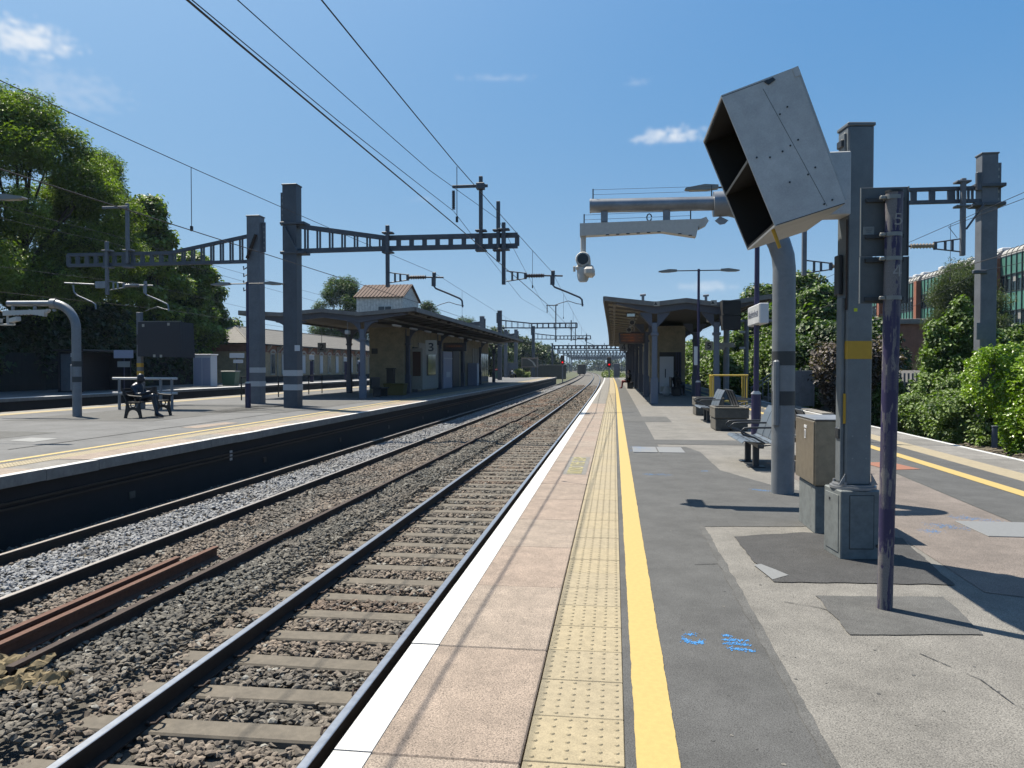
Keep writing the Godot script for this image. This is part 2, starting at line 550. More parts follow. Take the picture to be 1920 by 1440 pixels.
	for q in [["lamp_red", Color(1.0, 0.03, 0.05), 0.55], ["led_orange", Color(1.0, 0.6, 0.12), 0.08], ["lamp_white", Color(0.75, 0.9, 1.0), 0.10]]:
		var m := mat(q[0], Color(0.1, 0.1, 0.1), 0.5)
		m.emission_enabled = true
		m.emission = q[1]
		m.emission_energy_multiplier = q[2]

# ---------------------------------------------------------------- ground, tracks, platforms

func ground_and_tracks() -> void:
	var st := mb()
	sheet(st, P2([-900, 200, 900, 200, 900, -1300, -900, -1300]), -1.55)
	tag(obj("ground", st, M.meadow), "flat grassy ground under the station and beyond", "", "", "structure")
	tag(obj("track_bed", swept(P2([-8.6, 0, -8.3, 0.3, -1.0, 0.3, -0.6, 0]), 0.0, BED - 0.32, 3.0, -620.0), M.ballast_bed), "stony bed under the two tracks between the platforms", "", "", "structure")
	tag(obj("track_bed", swept(P2([6.6, 0, 6.7, 0.3, 10.2, 0.3, 10.9, 0]), 0.0, BED - 0.32, 0.0, -320.0), M.ballast_bed), "stony bed of the track along the green bank", "", "", "structure")
	tag(obj("track_bed", swept(P2([-29.3, 0, -29.3, 0.3, -21.1, 0.3, -21.1, 0]), 0.0, BED - 0.32, -10.0, -200.0), M.ballast_bed), "shaded bed of the tracks along the station house platform", "", "", "structure")
	var head := P2([-0.036, 0.159, 0.036, 0.159, 0.036, 0.122, 0.010, 0.110, 0.010, 0.026, 0.070, 0.012, 0.070, 0, -0.070, 0, -0.070, 0.012, -0.010, 0.026, -0.010, 0.110, -0.036, 0.122])
	var clip := mb()
	tube(clip, [Vector3(0, 0, -0.05), Vector3(0.05, 0.03, -0.05), Vector3(0.06, 0.045, 0), Vector3(0.05, 0.03, 0.05), Vector3(-0.03, 0.012, 0.035), Vector3(-0.05, 0.012, 0.0)], 0.011, 5)
	var clip_mesh := clip.commit()
	var sl := prism(mb(), P2([-0.135, 0, 0.135, 0, 0.12, 0.085, 0.105, 0.1, -0.105, 0.1, -0.12, 0.085]), Vector3(-1.25, -0.1, 0), Vector3(0, 0, -1), Vector3.UP, Vector3(2.5, 0, 0)).commit()
	for q in [[-2.63, 2.0, -600.0, "rail_top", "railway track with concrete sleepers beside the yellow lined platform", -46.0], [-7.15, -3.0, -600.0, "rail_top_dull", "railway track half buried in pale ballast below the dark platform wall", -40.0]]:
		var t := setting("railway_track", q[4])
		for s in [-1.0, 1.0]:
			var r := obj("rail", swept(head, q[0] + s * 0.7525, -1.06, q[1], q[2]), M.rail_side, t)
			obj("running_surface", swept(P2([-0.033, 0, 0.033, 0, 0.028, 0.003, -0.028, 0.003]), q[0] + s * 0.7525, -0.901, q[1], q[2]), M[q[3]], r)
		var z: float = -2.55
		while z > q[5]:
			var buried: bool = q[0] < -5.0
			var s := obj("sleeper", sl, M.sleeper, t, Vector3(q[0], -1.058 - (0.022 if buried else 0.0) + rng.randf_range(-0.008, 0.006), z + rng.randf_range(-0.02, 0.02)))
			s.rotation = Vector3(0, rng.randf_range(-0.012, 0.012), rng.randf_range(-0.004, 0.004))
			if z > -22.0 and not buried:
				for side in [-0.7525, 0.7525]:
					for k in [-1, 1]:
						var c := obj("rail_clip", clip_mesh, M.rust_dark, t, Vector3(q[0] + side + k * 0.085, -1.045, z))
						c.rotation.y = 0.0 if k > 0 else PI
			z -= 0.65
	var t5 := setting("railway_track", "railway track below the right platform edge by the green bank")
	for s in [-1.0, 1.0]: obj("rail", swept(head, 8.25 + s * 0.7525, -1.06, -8.0, -300.0), M.rail_side, t5)
	# loose rails lying between the tracks
	var lr := thing("spare_rail", "long dark rusty spare rail lying between the two tracks", "rail", Vector3(-4.83, -1.03, -5.6), 0.0)
	lr.rotation.y = -0.0085
	var side := P2([-0.036, 0.15, 0.036, 0.15, 0.036, 0.12, 0.010, 0.105, 0.010, 0.026, 0.065, 0.012, 0.065, 0, -0.065, 0, -0.065, 0.012, -0.010, 0.026, -0.010, 0.105, -0.036, 0.12])
	obj("rail", prism(mb(), side, Vector3(0, 0, 0), Vector3.RIGHT, Vector3.UP, Vector3(0, 0, -29.5)), M.rust_dark, lr)
	var lr2 := thing("spare_rail", "far spare rail lying in line beyond the long dark one", "rail", Vector3(-4.50, -1.03, -34.6), -0.004)
	obj("rail", prism(mb(), side, Vector3(0, 0, 0), Vector3.RIGHT, Vector3.UP, Vector3(0, 0, -10.5)), M.rust_dark, lr2)
	var r1 := thing("spare_rail", "longer of two bright orange rusted rails lying side by side", "rail", Vector3(-5.28, -1.01, -3.6), 0.0)
	obj("rail", prism(mb(), side, Vector3(0, 0, 0), Vector3.RIGHT, Vector3.UP, Vector3(0, 0, -6.1)), M.rust, r1)
	var r2 := thing("spare_rail", "shorter of two bright orange rusted rails lying side by side", "rail", Vector3(-5.47, -1.01, -3.6), 0.0)
	obj("rail", prism(mb(), side, Vector3(0, 0, 0), Vector3.RIGHT, Vector3.UP, Vector3(0, 0, -5.5)), M.rust, r2)
	# crumpled sacking on the stones
	for q in [["crumpled hessian sack lying on the dark ballast, the smaller lower piece", Vector3(-4.55, -0.955, -5.5), 0.36, 0.22, 3], ["long ragged hessian sack at the end of the dark spare rail", Vector3(-5.0, -0.95, -5.75), 0.42, 0.26, 8]]:
		var n := noise(q[4], 2.2)
		var cl := mb()
		var pt := func(i: int, j: int) -> Vector3:
			var u := (i / 18.0 - 0.5) * 2.0
			var v := (j / 12.0 - 0.5) * 2.0
			var e: float = 1.0 + 0.22 * n.get_noise_2d(u * 3.0 + 9.0, v * 3.0)
			return Vector3(u * q[2] * 0.72 * e, 0.04 + 0.07 * n.get_noise_2d(u * 1.1, v * 2.4) + 0.03 * n.get_noise_2d(u * 5.0, v * 7.0) - 0.04 * (u * u + v * v) * 0.5, v * q[3] * 0.75 * e)
		for i in 18:
			for j in 12: quad(cl, pt.call(i, j + 1), pt.call(i + 1, j + 1), pt.call(i + 1, j), pt.call(i, j))
		var o := tag(obj("sack", cl, M.hessian, self, q[1]), q[0], "sack") as Node3D
		o.rotation = Vector3(0, 0.35, 0)

func slab_mesh(w: float, h: float, l: float) -> Mesh:
	return cut_box(mb(), Vector3(0, -h * 0.5, 0), Vector3(w, h, l), 0.006).commit()

func blisters(n: int, sides: int, ht: float) -> Mesh:
	# a 0.4 m paving tile with rows of small domes
	var st := mb()
	cut_box(st, Vector3(0, -0.02, 0), Vector3(0.394, 0.04, 0.394), 0.003)
	for i in n:
		for j in n:
			var c := Vector3((i - (n - 1) * 0.5) * 0.4 / n, 0.0, (j - (n - 1) * 0.5) * 0.4 / n)
			for k in sides:
				var a := TAU * k / sides
				var b := TAU * (k + 1) / sides
				var pa := Vector3(cos(a), 0, -sin(a))
				var pb := Vector3(cos(b), 0, -sin(b))
				var u := Vector3.UP * ht
				quad(st, c + pa * 0.0125, c + pb * 0.0125, c + pb * 0.0075 + u, c + pa * 0.0075 + u)
				tri(st, c + u, c + pa * 0.0075 + u, c + pb * 0.0075 + u)
	return st.commit()

func spray(parent: Node, strokes: Array, seed_: int, spread := 0.018, y := 0.0095) -> void:
	# sprayed paint: many small flat dots along strokes of (x, z)
	var r := RandomNumberGenerator.new()
	r.seed = seed_
	var st := mb()
	for s in strokes:
		for i in range(0, s.size() - 2, 2):
			var a := Vector2(s[i], s[i + 1])
			var b := Vector2(s[i + 2], s[i + 3])
			for k in int(a.distance_to(b) * 640.0) + 8:
				var p := a.lerp(b, r.randf()) + Vector2(r.randfn(0, spread), r.randfn(0, spread * 1.3))
				var q := r.randf_range(0.003, 0.006)
				var poly := PackedVector2Array()
				for m in 5: poly.append(p + Vector2.from_angle(TAU * m / 5.0 + q * 300.0) * q)
				sheet(st, poly, y + 0.000003 * k)
	tag(obj("spray_marking", st, M.blue_spray, parent), "", "", "", "stuff")

func near_platform() -> void:
	var p := setting("platform", "platform with yellow line, pale tactile tiles and white edge beside the near track")
	var z1 := -117.0
	obj("deck", swept(P2([0, 0, 8.0, 0, 8.0, 1.1, 0, 1.1]), -1.20 + 0.1, -1.42 + 0.255, 2.0, z1), M.concrete, p)
	# note: the deck top lies 45 mm below the surfaces; slabs, tiles and asphalt are laid on it
	obj("asphalt", strip(mb(), 0.046, 0.85, 0.0, 2.0, z1), M.asphalt, p)
	obj("paving", strip(mb(), 0.85, 5.45, 0.0, 2.0, z1), M.paving_pale, p)
	var kerb := mb()
	sheet(kerb, ragged(P2([0.81, 1.0, 0.865, 1.0, 0.865, -7.6, 0.81, -7.6]), 0.010, 0.08, 24), 0.0036)
	obj("joint_strip", kerb, M.asphalt_patch, p)
	obj("yellow_line", sheet(mb(), ragged(P2([0.088, -1.0, 0.254, -1.0, 0.254, -14.0, 0.088, -14.0]), 0.0025, 0.03, 4), 0.004), M.yellow_line, p)
	obj("yellow_line", strip(mb(), 0.088, 0.254, 0.004, -14.0, z1), M.yellow_line, p)
	for q in [[1.62, -4.35, 1.78, -4.02, 1.80, -3.75, 1.92, -3.45, 1.95, -3.2], [1.95, -3.2, 2.2, -3.0], [1.1, -5.2, 1.3, -5.1, 1.42, -4.95], [2.3, -4.4, 2.5, -4.0, 2.9, -3.7], [0.45, -6.2, 0.62, -6.1, 0.80, -6.15]]:
		var cr := mb()
		for k in range(0, q.size() - 2, 2):
			var a := Vector2(q[k], q[k + 1])
			var b := Vector2(q[k + 2], q[k + 3])
			var wd := (b - a).normalized().orthogonal() * 0.0028
			sheet(cr, ragged(PackedVector2Array([a - wd, a + wd, b + wd, b - wd]), 0.003, 0.03, k + 9), 0.0048)
		obj("crack", cr, M.asphalt_new, p)
	var gr := RandomNumberGenerator.new()
	gr.seed = 12
	var gum := mb()
	var gum_pale := mb()
	for k in 110:
		var c := Vector2(gr.randf_range(0.3, 4.2), -2.6 - 14.0 * gr.randf() * gr.randf())
		var rad := gr.randf_range(0.005, 0.012)
		var poly := PackedVector2Array()
		for m in 8: poly.append(c + Vector2.from_angle(TAU * m / 8.0) * rad * gr.randf_range(0.7, 1.2))
		sheet(gum if k % 3 else gum_pale, poly, 0.0018)
	tag(obj("chewing_gum", gum, M.asphalt, p), "", "", "", "stuff")
	tag(obj("chewing_gum", gum_pale, M.paving_pale, p), "", "", "", "stuff")
	var slabs := [M.coping_pink, M.coping_rose, M.coping_sand]
	var sm := slab_mesh(0.745, 0.14, 1.195)
	var paint := mb()
	box(paint, Vector3(-0.30, 0.0015, 0), Vector3(0.155, 0.005, 1.190))
	box(paint, Vector3(-0.3755, -0.06, 0), Vector3(0.005, 0.118, 1.190))
	var paint_mesh := paint.commit()
	var z := 0.06
	var i := 0
	while z > z1 + 0.4:
		var far := z < -33.0
		var s := obj("coping_slab", sm, M.coping_grey if far else slabs[(i * 7 + i / 3) % 3], p, Vector3(EDGE + 0.3745 + bend(z), rng.randf_range(-0.002, 0.002), z))
		s.rotation.y = -1.6e-4 * maxf(0.0, -z - 45.0) + rng.randf_range(-0.0012, 0.0012)
		obj("white_edge", paint_mesh, M.white_paint, s)
		z -= 1.2
		i += 1
	var near_tile := blisters(6, 7, 0.005)
	var far_tile := blisters(6, 4, 0.004)
	z = -2.36
	i = 0
	while z > -46.0:
		var t := obj("tactile_tile", near_tile if z > -9.0 else far_tile, M.tactile if (i * 5 + i / 4) % 3 else M.tactile_b, p, Vector3(-0.153, rng.randf_range(-0.0012, 0.0012), z))
		t.rotation.y = rng.randf_range(-0.003, 0.003)
		z -= 0.4
		i += 1
	obj("tactile_paving", strip(mb(), -0.35, 0.046, 0.0, z + 0.2, z1), M.tactile, p)
	# tracks' side of the other edge
	obj("tactile_paving", strip(mb(), 5.45, 5.86, 0.0, -4.0, z1), M.tactile_b, p)
	obj("yellow_line", strip(mb(), 4.79, 5.0, 0.0085, -4.0, z1), M.yellow_line, p)
	z = -6.0
	i = 0
	var sr := slab_mesh(0.835, 0.14, 1.192)
	var pr := mb()
	box(pr, Vector3(0.37, 0.0015, 0), Vector3(0.1, 0.005, 1.19))
	var prm := pr.commit()
	while z > -70.0:
		var s := obj("coping_slab", sr, M.coping_grey if i % 3 else M.paving_pale, p, Vector3(6.285 + bend(z), 0.0, z))
		obj("white_edge", prm, M.white_paint, s)
		z -= 1.2
		i += 1
	obj("edge_strip", strip(mb(), 5.87, 6.7, 0.0, z + 0.6, z1), M.coping_grey, p)
	# asphalt laid over the paving
	obj("asphalt_area", sheet(mb(), ragged(P2([0.845, -15.1, 1.36, -15.17, 1.54, -14.25, 1.56, -11.77, 2.03, -10.37, 2.4, -9.75, 2.5, -9.2, 2.2, -7.9, 1.79, -7.7, 0.845, -7.57]), 0.008, 0.1, 23), 0.004), M.asphalt, p)
	obj("asphalt_area", strip(mb(), 4.35, 5.44, 0.004, -3.0, z1), M.asphalt, p)
	obj("asphalt_area", sheet(mb(), P2([4.35, -15.5, 4.05, -12.2, 3.95, -9.6, 3.9, -8.1, 3.95, -6.0, 4.35, -4.0]), 0.0044), M.asphalt, p)
	obj("asphalt_area", sheet(mb(), P2([0.845, -16.6, 2.6, -16.6, 2.6, -15.6, 0.845, -15.6]), 0.0046), M.asphalt, p)
	obj("pink_paving", sheet(mb(), P2([2.30, -13.0, 4.04, -13.0, 3.94, -9.6, 3.89, -8.1, 3.94, -5.0, 2.5, -5.6, 2.55, -7.2, 2.6, -9.0]), 0.0036), M.paving_pink, p)
	obj("asphalt_patch", sheet(mb(), ragged(P2([1.07, -7.15, 1.75, -7.42, 2.55, -7.28, 2.37, -5.76, 1.12, -5.67]), 0.014, 0.06, 21), 0.0065), M.asphalt_new, p)
	obj("asphalt_patch", sheet(mb(), ragged(P2([1.335, -5.36, 2.18, -5.45, 2.09, -4.70, 1.34, -4.60]), 0.010, 0.06, 22), 0.0060), M.asphalt_patch, p)
	obj("mortar_patch", sheet(mb(), P2([1.07, -6.13, 1.13, -6.16, 1.21, -6.0, 1.27, -5.86, 1.13, -5.72]), 0.009), M.cover_plate, p)
	obj("grey_patch", strip(mb(), 0.30, 1.6, 0.005, -22.0, -24.4), M.asphalt_patch, p)
	for q in [[0.34, 0.78, -14.06, -15.0], [0.80, 1.26, -14.06, -15.0], [3.35, 4.2, -7.45, -8.15]]:
		obj("cover_plate", one_box(Vector3((q[0] + q[1]) * 0.5, 0.006, (q[2] + q[3]) * 0.5), Vector3(q[1] - q[0], 0.012, q[2] - q[3]), 0.003), M.cover_plate, p)
	obj("red_marking", sheet(mb(), P2([3.92, -13.0, 4.4, -13.1, 4.55, -12.25, 4.05, -12.1]), 0.0095), M.red_paint, p)
	# the crouching and reaching spray marks of a survey
	spray(p, [[0.39, -4.43, 0.42, -4.36, 0.47, -4.36, 0.50, -4.42], [0.42, -4.49, 0.46, -4.50]], 1, 0.011, 0.002)
	spray(p, [[0.62, -4.50, 0.66, -4.50], [0.61, -4.43, 0.75, -4.43], [0.61, -4.37, 0.74, -4.37], [0.62, -4.30, 0.75, -4.28]], 2, 0.010, 0.002)
	spray(p, [[0.44, -11.2, 0.56, -11.2]], 3, 0.03, 0.002)
	spray(p, [[0.63, -11.25, 0.75, -11.15]], 4, 0.04, 0.002)
	spray(p, [[1.28, -11.6, 1.36, -11.65]], 5, 0.02, 0.0055)
	spray(p, [[1.72, -9.95, 1.90, -9.85]], 6, 0.025, 0.0055)
	spray(p, [[3.45, -8.4, 3.75, -8.2]], 7, 0.05, 0.005)
	spray(p, [[3.05, -7.95, 3.3, -7.8]], 8, 0.05, 0.005)
	spray(p, [[2.85, -7.6, 3.0, -7.65]], 9, 0.04, 0.005)
	spray(p, [[0.36, -15.0, 0.6, -14.5], [0.3, -14.3, 0.5, -14.2]], 10, 0.09, 0.016)
	# painted words on the edge slabs
	var g := mb()
	sheet(g, P2([-0.735, -11.03, -0.40, -11.03, -0.40, -13.2, -0.735, -13.2]), 0.0042)
	obj("painted_panel", g, M.coping_grey, p)
	letters("MIND THE GAP", 0.30, mat("pale_yellow", lin(0.34, 0.30, 0.14), 0.8), p, Transform3D(Basis(Vector3(0, 0, -0.97), Vector3(-1.0, 0, 0), Vector3.UP), Vector3(-0.568, 0.006, -12.115)))

func left_platform() -> void:
	var p := setting("platform", "grey asphalt platform with pale edges between the left tracks and the canopy")
	var z1 := -121.0
	var x := -8.48
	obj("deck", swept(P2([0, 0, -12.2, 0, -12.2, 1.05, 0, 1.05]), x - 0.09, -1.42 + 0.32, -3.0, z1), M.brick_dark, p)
	obj("asphalt", strip(mb(), -19.2, -9.93, 0.0, -3.0, z1), M.asphalt_left, p)
	var slabs := [M.coping_rose, M.coping_grey, M.coping_sand]
	var sm := slab_mesh(0.745, 0.17, 1.192)
	var paint := mb()
	box(paint, Vector3(0.30, 0.0015, 0), Vector3(0.15, 0.005, 1.190))
	var paint_mesh := paint.commit()
	var side := one_box(Vector3(0.374, -0.087, 0), Vector3(0.006, 0.16, 1.188)).commit()
	var z := -4.0
	var i := 0
	while z > z1 + 0.4:
		var s := obj("coping_slab", sm, slabs[(i * 5 + i / 4) % 3], p, Vector3(x - 0.3745 + bend(z), rng.randf_range(-0.006, 0.006), z))
		s.rotation.y = -1.6e-4 * maxf(0.0, -z - 45.0) + rng.randf_range(-0.003, 0.003)
		obj("white_edge", paint_mesh, M.white_paint, s)
		obj("slab_face", side, M.coping_side, s)
		z -= 1.2
		i += 1
	var tile := blisters(6, 4, 0.004)
	z = -8.0
	i = 0
	while z > -46.0:
		obj("tactile_tile", tile, M.tactile if i % 3 else M.tactile_b, p, Vector3(x - 0.95, 0.0, z))
		z -= 0.4
		i += 1
	obj("tactile_paving", strip(mb(), x - 1.15, x - 0.75, 0.0, z + 0.2, z1), M.tactile, p)
	obj("asphalt_strip", strip(mb(), -9.93, x - 1.152, 0.0, -3.0, z1), M.asphalt_left, p)
	obj("yellow_line", strip(mb(), x - 1.45, x - 1.3, 0.004, -3.0, z1), M.yellow_line, p)
	obj("yellow_line", strip(mb(), -19.45, -19.3, 0.008, -12.0, z1), M.yellow_line, p)
	obj("tactile_paving", strip(mb(), -20.0, -19.5, 0.004, -12.0, z1), M.tactile, p)
	obj("edge_strip", strip(mb(), -20.72, -19.2, 0.0, -12.0, z1), M.coping_grey, p)
	obj("manhole_cover", sheet(mb(), P2([-12.55, -14.6, -12.6, -15.3, -11.85, -15.2, -11.8, -14.4]), 0.005), M.cover_plate, p)
	obj("red_patch", sheet(mb(), P2([-10.95, -18.4, -10.75, -20.3, -10.25, -20.1, -10.4, -18.2]), 0.005), M.coping_rose, p)
	for q in [[-16.0, -13.2, -13.0, -16.6], [-17.5, -13.0, -20.0, -30.0], [-14.0, -11.0, -24.5, -34.0]]:
		obj("asphalt_repair", sheet(mb(), P2([q[0], q[2], q[1], q[2] - 0.4, q[1] + 0.2, q[3], q[0] - 0.3, q[3] - 0.3]), 0.0042), M.asphalt_patch, p)
	for y in [-0.42, -0.50]: obj("cable", swept(P2([0, 0, 0.03, 0, 0.03, 0.03, 0, 0.03]), x - 0.085, y, -4.0, -110.0), M.iron, p)
	for k in 14: obj("drain_outlet", one_box(Vector3(x - 0.08, -0.75, -7.5 - 5.3 * k), Vector3(0.02, 0.12, 0.16)), M.concrete if k % 3 == 1 else M.iron, p)
	obj("marker_plate", one_box(Vector3(x - 0.075, -0.45, -16.4), Vector3(0.02, 0.22, 0.09)), M.band_white, p)
	var crack := mb()
	for k in range(0, 12):
		var a := Vector2(-11.2 + 0.02 * sin(k * 1.7), -13.0 - k * 1.6)
		var b := Vector2(-11.2 + 0.02 * sin((k + 1) * 1.7), -13.0 - (k + 1) * 1.6)
		sheet(crack, PackedVector2Array([a, a + Vector2(0.05, 0), b + Vector2(0.05, 0), b]), 0.006)
	obj("asphalt_joint", crack, M.asphalt_new, p)

func far_platform() -> void:
	var p := setting("platform", "shaded platform in front of the brick station house")
	var z1 := -160.0
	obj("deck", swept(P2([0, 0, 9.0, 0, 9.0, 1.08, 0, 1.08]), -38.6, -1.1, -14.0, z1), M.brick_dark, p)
	obj("asphalt", strip(mb(), -38.5, -30.4, 0.0, -14.0, z1), M.asphalt_left, p)
	obj("edge_strip", strip(mb(), -30.39, -29.5, 0.0, -14.0, z1), M.band_white, p)
	obj("edge_face", curtain(mb(), -29.49, -0.16, 0.0, -14.0, z1, 1.0), M.coping_side, p)

func ballast() -> void:
	var b := Node3D.new()
	b.name = "ballast"
	add_child(b)
	tag(b, "loose ballast stones between and beside the rails", "", "", "stuff")
	var r := RandomNumberGenerator.new()
	r.seed = 77
	var hn := noise(5, 0.5)
	var tone := noise(9, 0.35)
	for v in 4:
		# one angular stone: a squashed icosahedron with pulled corners
		var st := mb()
		var g := (1.0 + sqrt(5.0)) / 2.0
		var vs := [Vector3(-1, g, 0), Vector3(1, g, 0), Vector3(-1, -g, 0), Vector3(1, -g, 0), Vector3(0, -1, g), Vector3(0, 1, g), Vector3(0, -1, -g), Vector3(0, 1, -g), Vector3(g, 0, -1), Vector3(g, 0, 1), Vector3(-g, 0, -1), Vector3(-g, 0, 1)]
		for k in 12: vs[k] = vs[k].normalized() * Vector3(0.58, 0.33, 0.44) * r.randf_range(0.55, 1.25)
		for f in [[0, 11, 5], [0, 5, 1], [0, 1, 7], [0, 7, 10], [0, 10, 11], [1, 5, 9], [5, 11, 4], [11, 10, 2], [10, 7, 6], [7, 1, 8], [3, 9, 4], [3, 4, 2], [3, 2, 6], [3, 6, 8], [3, 8, 9], [4, 9, 5], [2, 4, 11], [6, 2, 10], [8, 6, 7], [9, 8, 1]]:
			tri(st, vs[f[0]], vs[f[1]], vs[f[2]])
		var at := []
		var tint := []
		for band in [[-2.2, -12.0, 560.0, 0.060], [-12.0, -26.0, 380.0, 0.066], [-26.0, -48.0, 190.0, 0.085], [-48.0, -110.0, 45.0, 0.14]]:
			var n := int((band[0] - band[1]) * 7.4 * band[2] / 4.0)
			for k in n:
				var x := r.randf_range(-8.5, -1.1)
				var z := r.randf_range(band[1], band[0])
				if z > -9.0 and x < -1.2 + z * 0.95 - 0.6: continue      # outside the picture
				var in_t4 := absf(x + 2.63)
				var in_t3 := absf(x + 7.15)
				var y := BED + 0.012
				if in_t4 < 1.3: y -= 0.005 + (0.012 if absf(fposmod(z + 2.55 + 0.325, 0.65) - 0.325) < 0.15 else -0.012)
				else: y += 0.03
				if x < -3.55 and x > -3.98: y += 0.022 * clampf((-3.6 - x) / 0.25 + 0.5 * hn.get_noise_2d(x * 4.0, z * 3.0), 0.0, 1.3)
				if in_t3 < 1.3: y += 0.012
				if x < -3.95 and x > -5.9: y += 0.035 + 0.06 * hn.get_noise_2d(x * 2.0, z) + 0.05 * (1.0 - absf(x + 4.35) / 0.6 if absf(x + 4.35) < 0.6 else 0.0)
				if absf(in_t4 - 0.7525) < 0.09 or absf(in_t3 - 0.7525) < 0.09: y -= 0.03
				if in_t4 < 1.26 and x > -3.80 - 0.2 * tone.get_noise_2d(z * 3.0, 7.0) and absf(fposmod(z + 2.55 + 0.325, 0.65) - 0.325) < 0.15 and r.randf() > 0.04: continue
				if in_t3 < 1.26 and absf(fposmod(z + 2.55 + 0.325, 0.65) - 0.325) < 0.14 and r.randf() > 0.72: continue
				var s: float = band[3] * r.randf_range(0.65, 1.35)
				var bs := Basis.from_euler(Vector3(r.randf_range(-0.6, 0.6), r.randf() * TAU, r.randf_range(-0.6, 0.6))).scaled(Vector3.ONE * s)
				at.append(Transform3D(bs, Vector3(x + bend(z), y + r.randf_range(-0.012, 0.012), z)))
				var c := Color(0.135, 0.12, 0.10).lerp(Color(0.185, 0.148, 0.115), clampf(0.5 + tone.get_noise_2d(x * 2.0, z) * 1.6, 0, 1))
				if x < -3.9 and x > -4.75: c = Color(0.112, 0.107, 0.09).lerp(c, 0.35 + 0.3 * tone.get_noise_2d(x, z * 0.7))
				if in_t3 < 0.62: c = c.lerp(Color(0.255, 0.26, 0.268), clampf(0.85 + tone.get_noise_2d(z * 0.9, x) * 0.5, 0, 1))
				if in_t4 < 0.7 and tone.get_noise_2d(z * 1.4, 40.0) > 0.22: c = c.lerp(Color(0.15, 0.085, 0.052), 0.4)
				if z < -32.0 and x > -6.0 and x < -3.4 and tone.get_noise_2d(x * 1.6, z * 0.6) > 0.1: c = c.lerp(Color(0.17, 0.085, 0.05), 0.5)
				c = c * r.randf_range(0.55, 1.5)
				if r.randf() < 0.03: c = Color(0.28, 0.27, 0.24)
				tint.append(Color(c.r, c.g, c.b, 1))
		multi("stones", st.commit(), M.stone, b, at, tint)

func multi(called: String, mesh: Mesh, m: Material, parent: Node, at: Array, tint: Array) -> MultiMeshInstance3D:
	var mm := MultiMesh.new()
	mm.transform_format = MultiMesh.TRANSFORM_3D
	mm.use_colors = true
	mm.mesh = mesh
	mm.instance_count = at.size()
	for k in at.size():
		mm.set_instance_transform(k, at[k])
		mm.set_instance_color(k, tint[k])
	var o := MultiMeshInstance3D.new()
	o.name = numbered(parent, called)
	o.multimesh = mm
	o.material_override = m
	parent.add_child(o, true)
	if parent.has_meta("category"): o.set_meta("kind", "stuff")
	return o

# ---------------------------------------------------------------- canopies and buildings

const nth := ["first", "second", "third", "fourth", "fifth", "sixth", "seventh", "eighth", "ninth", "tenth", "eleventh", "twelfth"]

func gull(pts: Array, drop: float) -> PackedVector2Array:
	var p := PackedVector2Array()
	for q in pts: p.append(Vector2(q[0], q[1]))
	for k in range(pts.size() - 1, -1, -1): p.append(Vector2(pts[k][0], pts[k][1] - drop))
	return p

func canopy_roof(root: Node3D, prof: Array, z0: float, z1: float, wing: int) -> void:
	# prof: tip, valley, ridge, valley, tip. The roof is a thin folded slab with a pale fascia, a blue edge beam and joists under the wings.
	var rf := obj("roof", swept(gull(prof, 0.09), 0, 0, z0 + 0.05, z1), M.roof_felt, root)
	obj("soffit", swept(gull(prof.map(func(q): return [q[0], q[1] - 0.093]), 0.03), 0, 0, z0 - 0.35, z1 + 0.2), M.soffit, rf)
	obj("fascia", prism(mb(), gull(prof.map(func(q): return [q[0], q[1] + 0.03]), 0.19), Vector3(0, 0, z0 + 0.1), Vector3.RIGHT, Vector3.UP, Vector3(0, 0, -0.1)), M.canopy_grey, root)
	var inner := [[prof[0][0] + 0.5, prof[0][1] - 0.24], [prof[1][0], prof[1][1] - 0.16], [prof[2][0], prof[2][1] - 0.16], [prof[3][0], prof[3][1] - 0.16], [prof[4][0] - 0.5, prof[4][1] - 0.24]]
	var beam_poly := PackedVector2Array()
	for q in inner: beam_poly.append(Vector2(q[0], q[1]))
	beam_poly.append(Vector2(inner[4][0], inner[4][1] - 0.06))
	beam_poly.append(Vector2(inner[3][0], inner[3][1] - 0.30))
	beam_poly.append(Vector2(inner[2][0], inner[2][1] - 0.24))
	beam_poly.append(Vector2(inner[1][0], inner[1][1] - 0.30))
	beam_poly.append(Vector2(inner[0][0], inner[0][1] - 0.06))
	obj("edge_beam", prism(mb(), beam_poly, Vector3(0, 0, z0 - 0.1), Vector3.RIGHT, Vector3.UP, Vector3(0, 0, -0.24)), M.canopy_blue, root)
	for s in [0, 4]:
		var x: float = prof[s][0]
		var o := -0.06 if s == 0 else 0.0
		obj("fascia", swept(P2([o, -0.19, o + 0.06, -0.19, o + 0.06, 0.03, o, 0.03]), x, prof[s][1], z0, z1), M.canopy_grey, root)
		obj("gutter", swept(P2([0, 0, 0.12, 0, 0.12, 0.1, 0, 0.1]), x + (0.35 if s == 0 else -0.47), prof[s][1] - 0.27, z0 - 0.5, z1), M.canopy_grey, root)
	var z := z0 - 1.3
	while z > z1 + 1.0:
		for s in ([0] if wing < 0 else [4]):
			var a := Vector3(prof[s][0] + (0.15 if s == 0 else -0.15), prof[s][1] - 0.21, z)
			var v := 1 if s == 0 else 3
			var b := Vector3(prof[v][0], prof[v][1] - 0.20, z)
			var off := Vector3(bend(z), 0, 0)
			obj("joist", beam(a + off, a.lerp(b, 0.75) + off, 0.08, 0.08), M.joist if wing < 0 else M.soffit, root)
		z -= 2.5 if z > -75.0 else 5.0

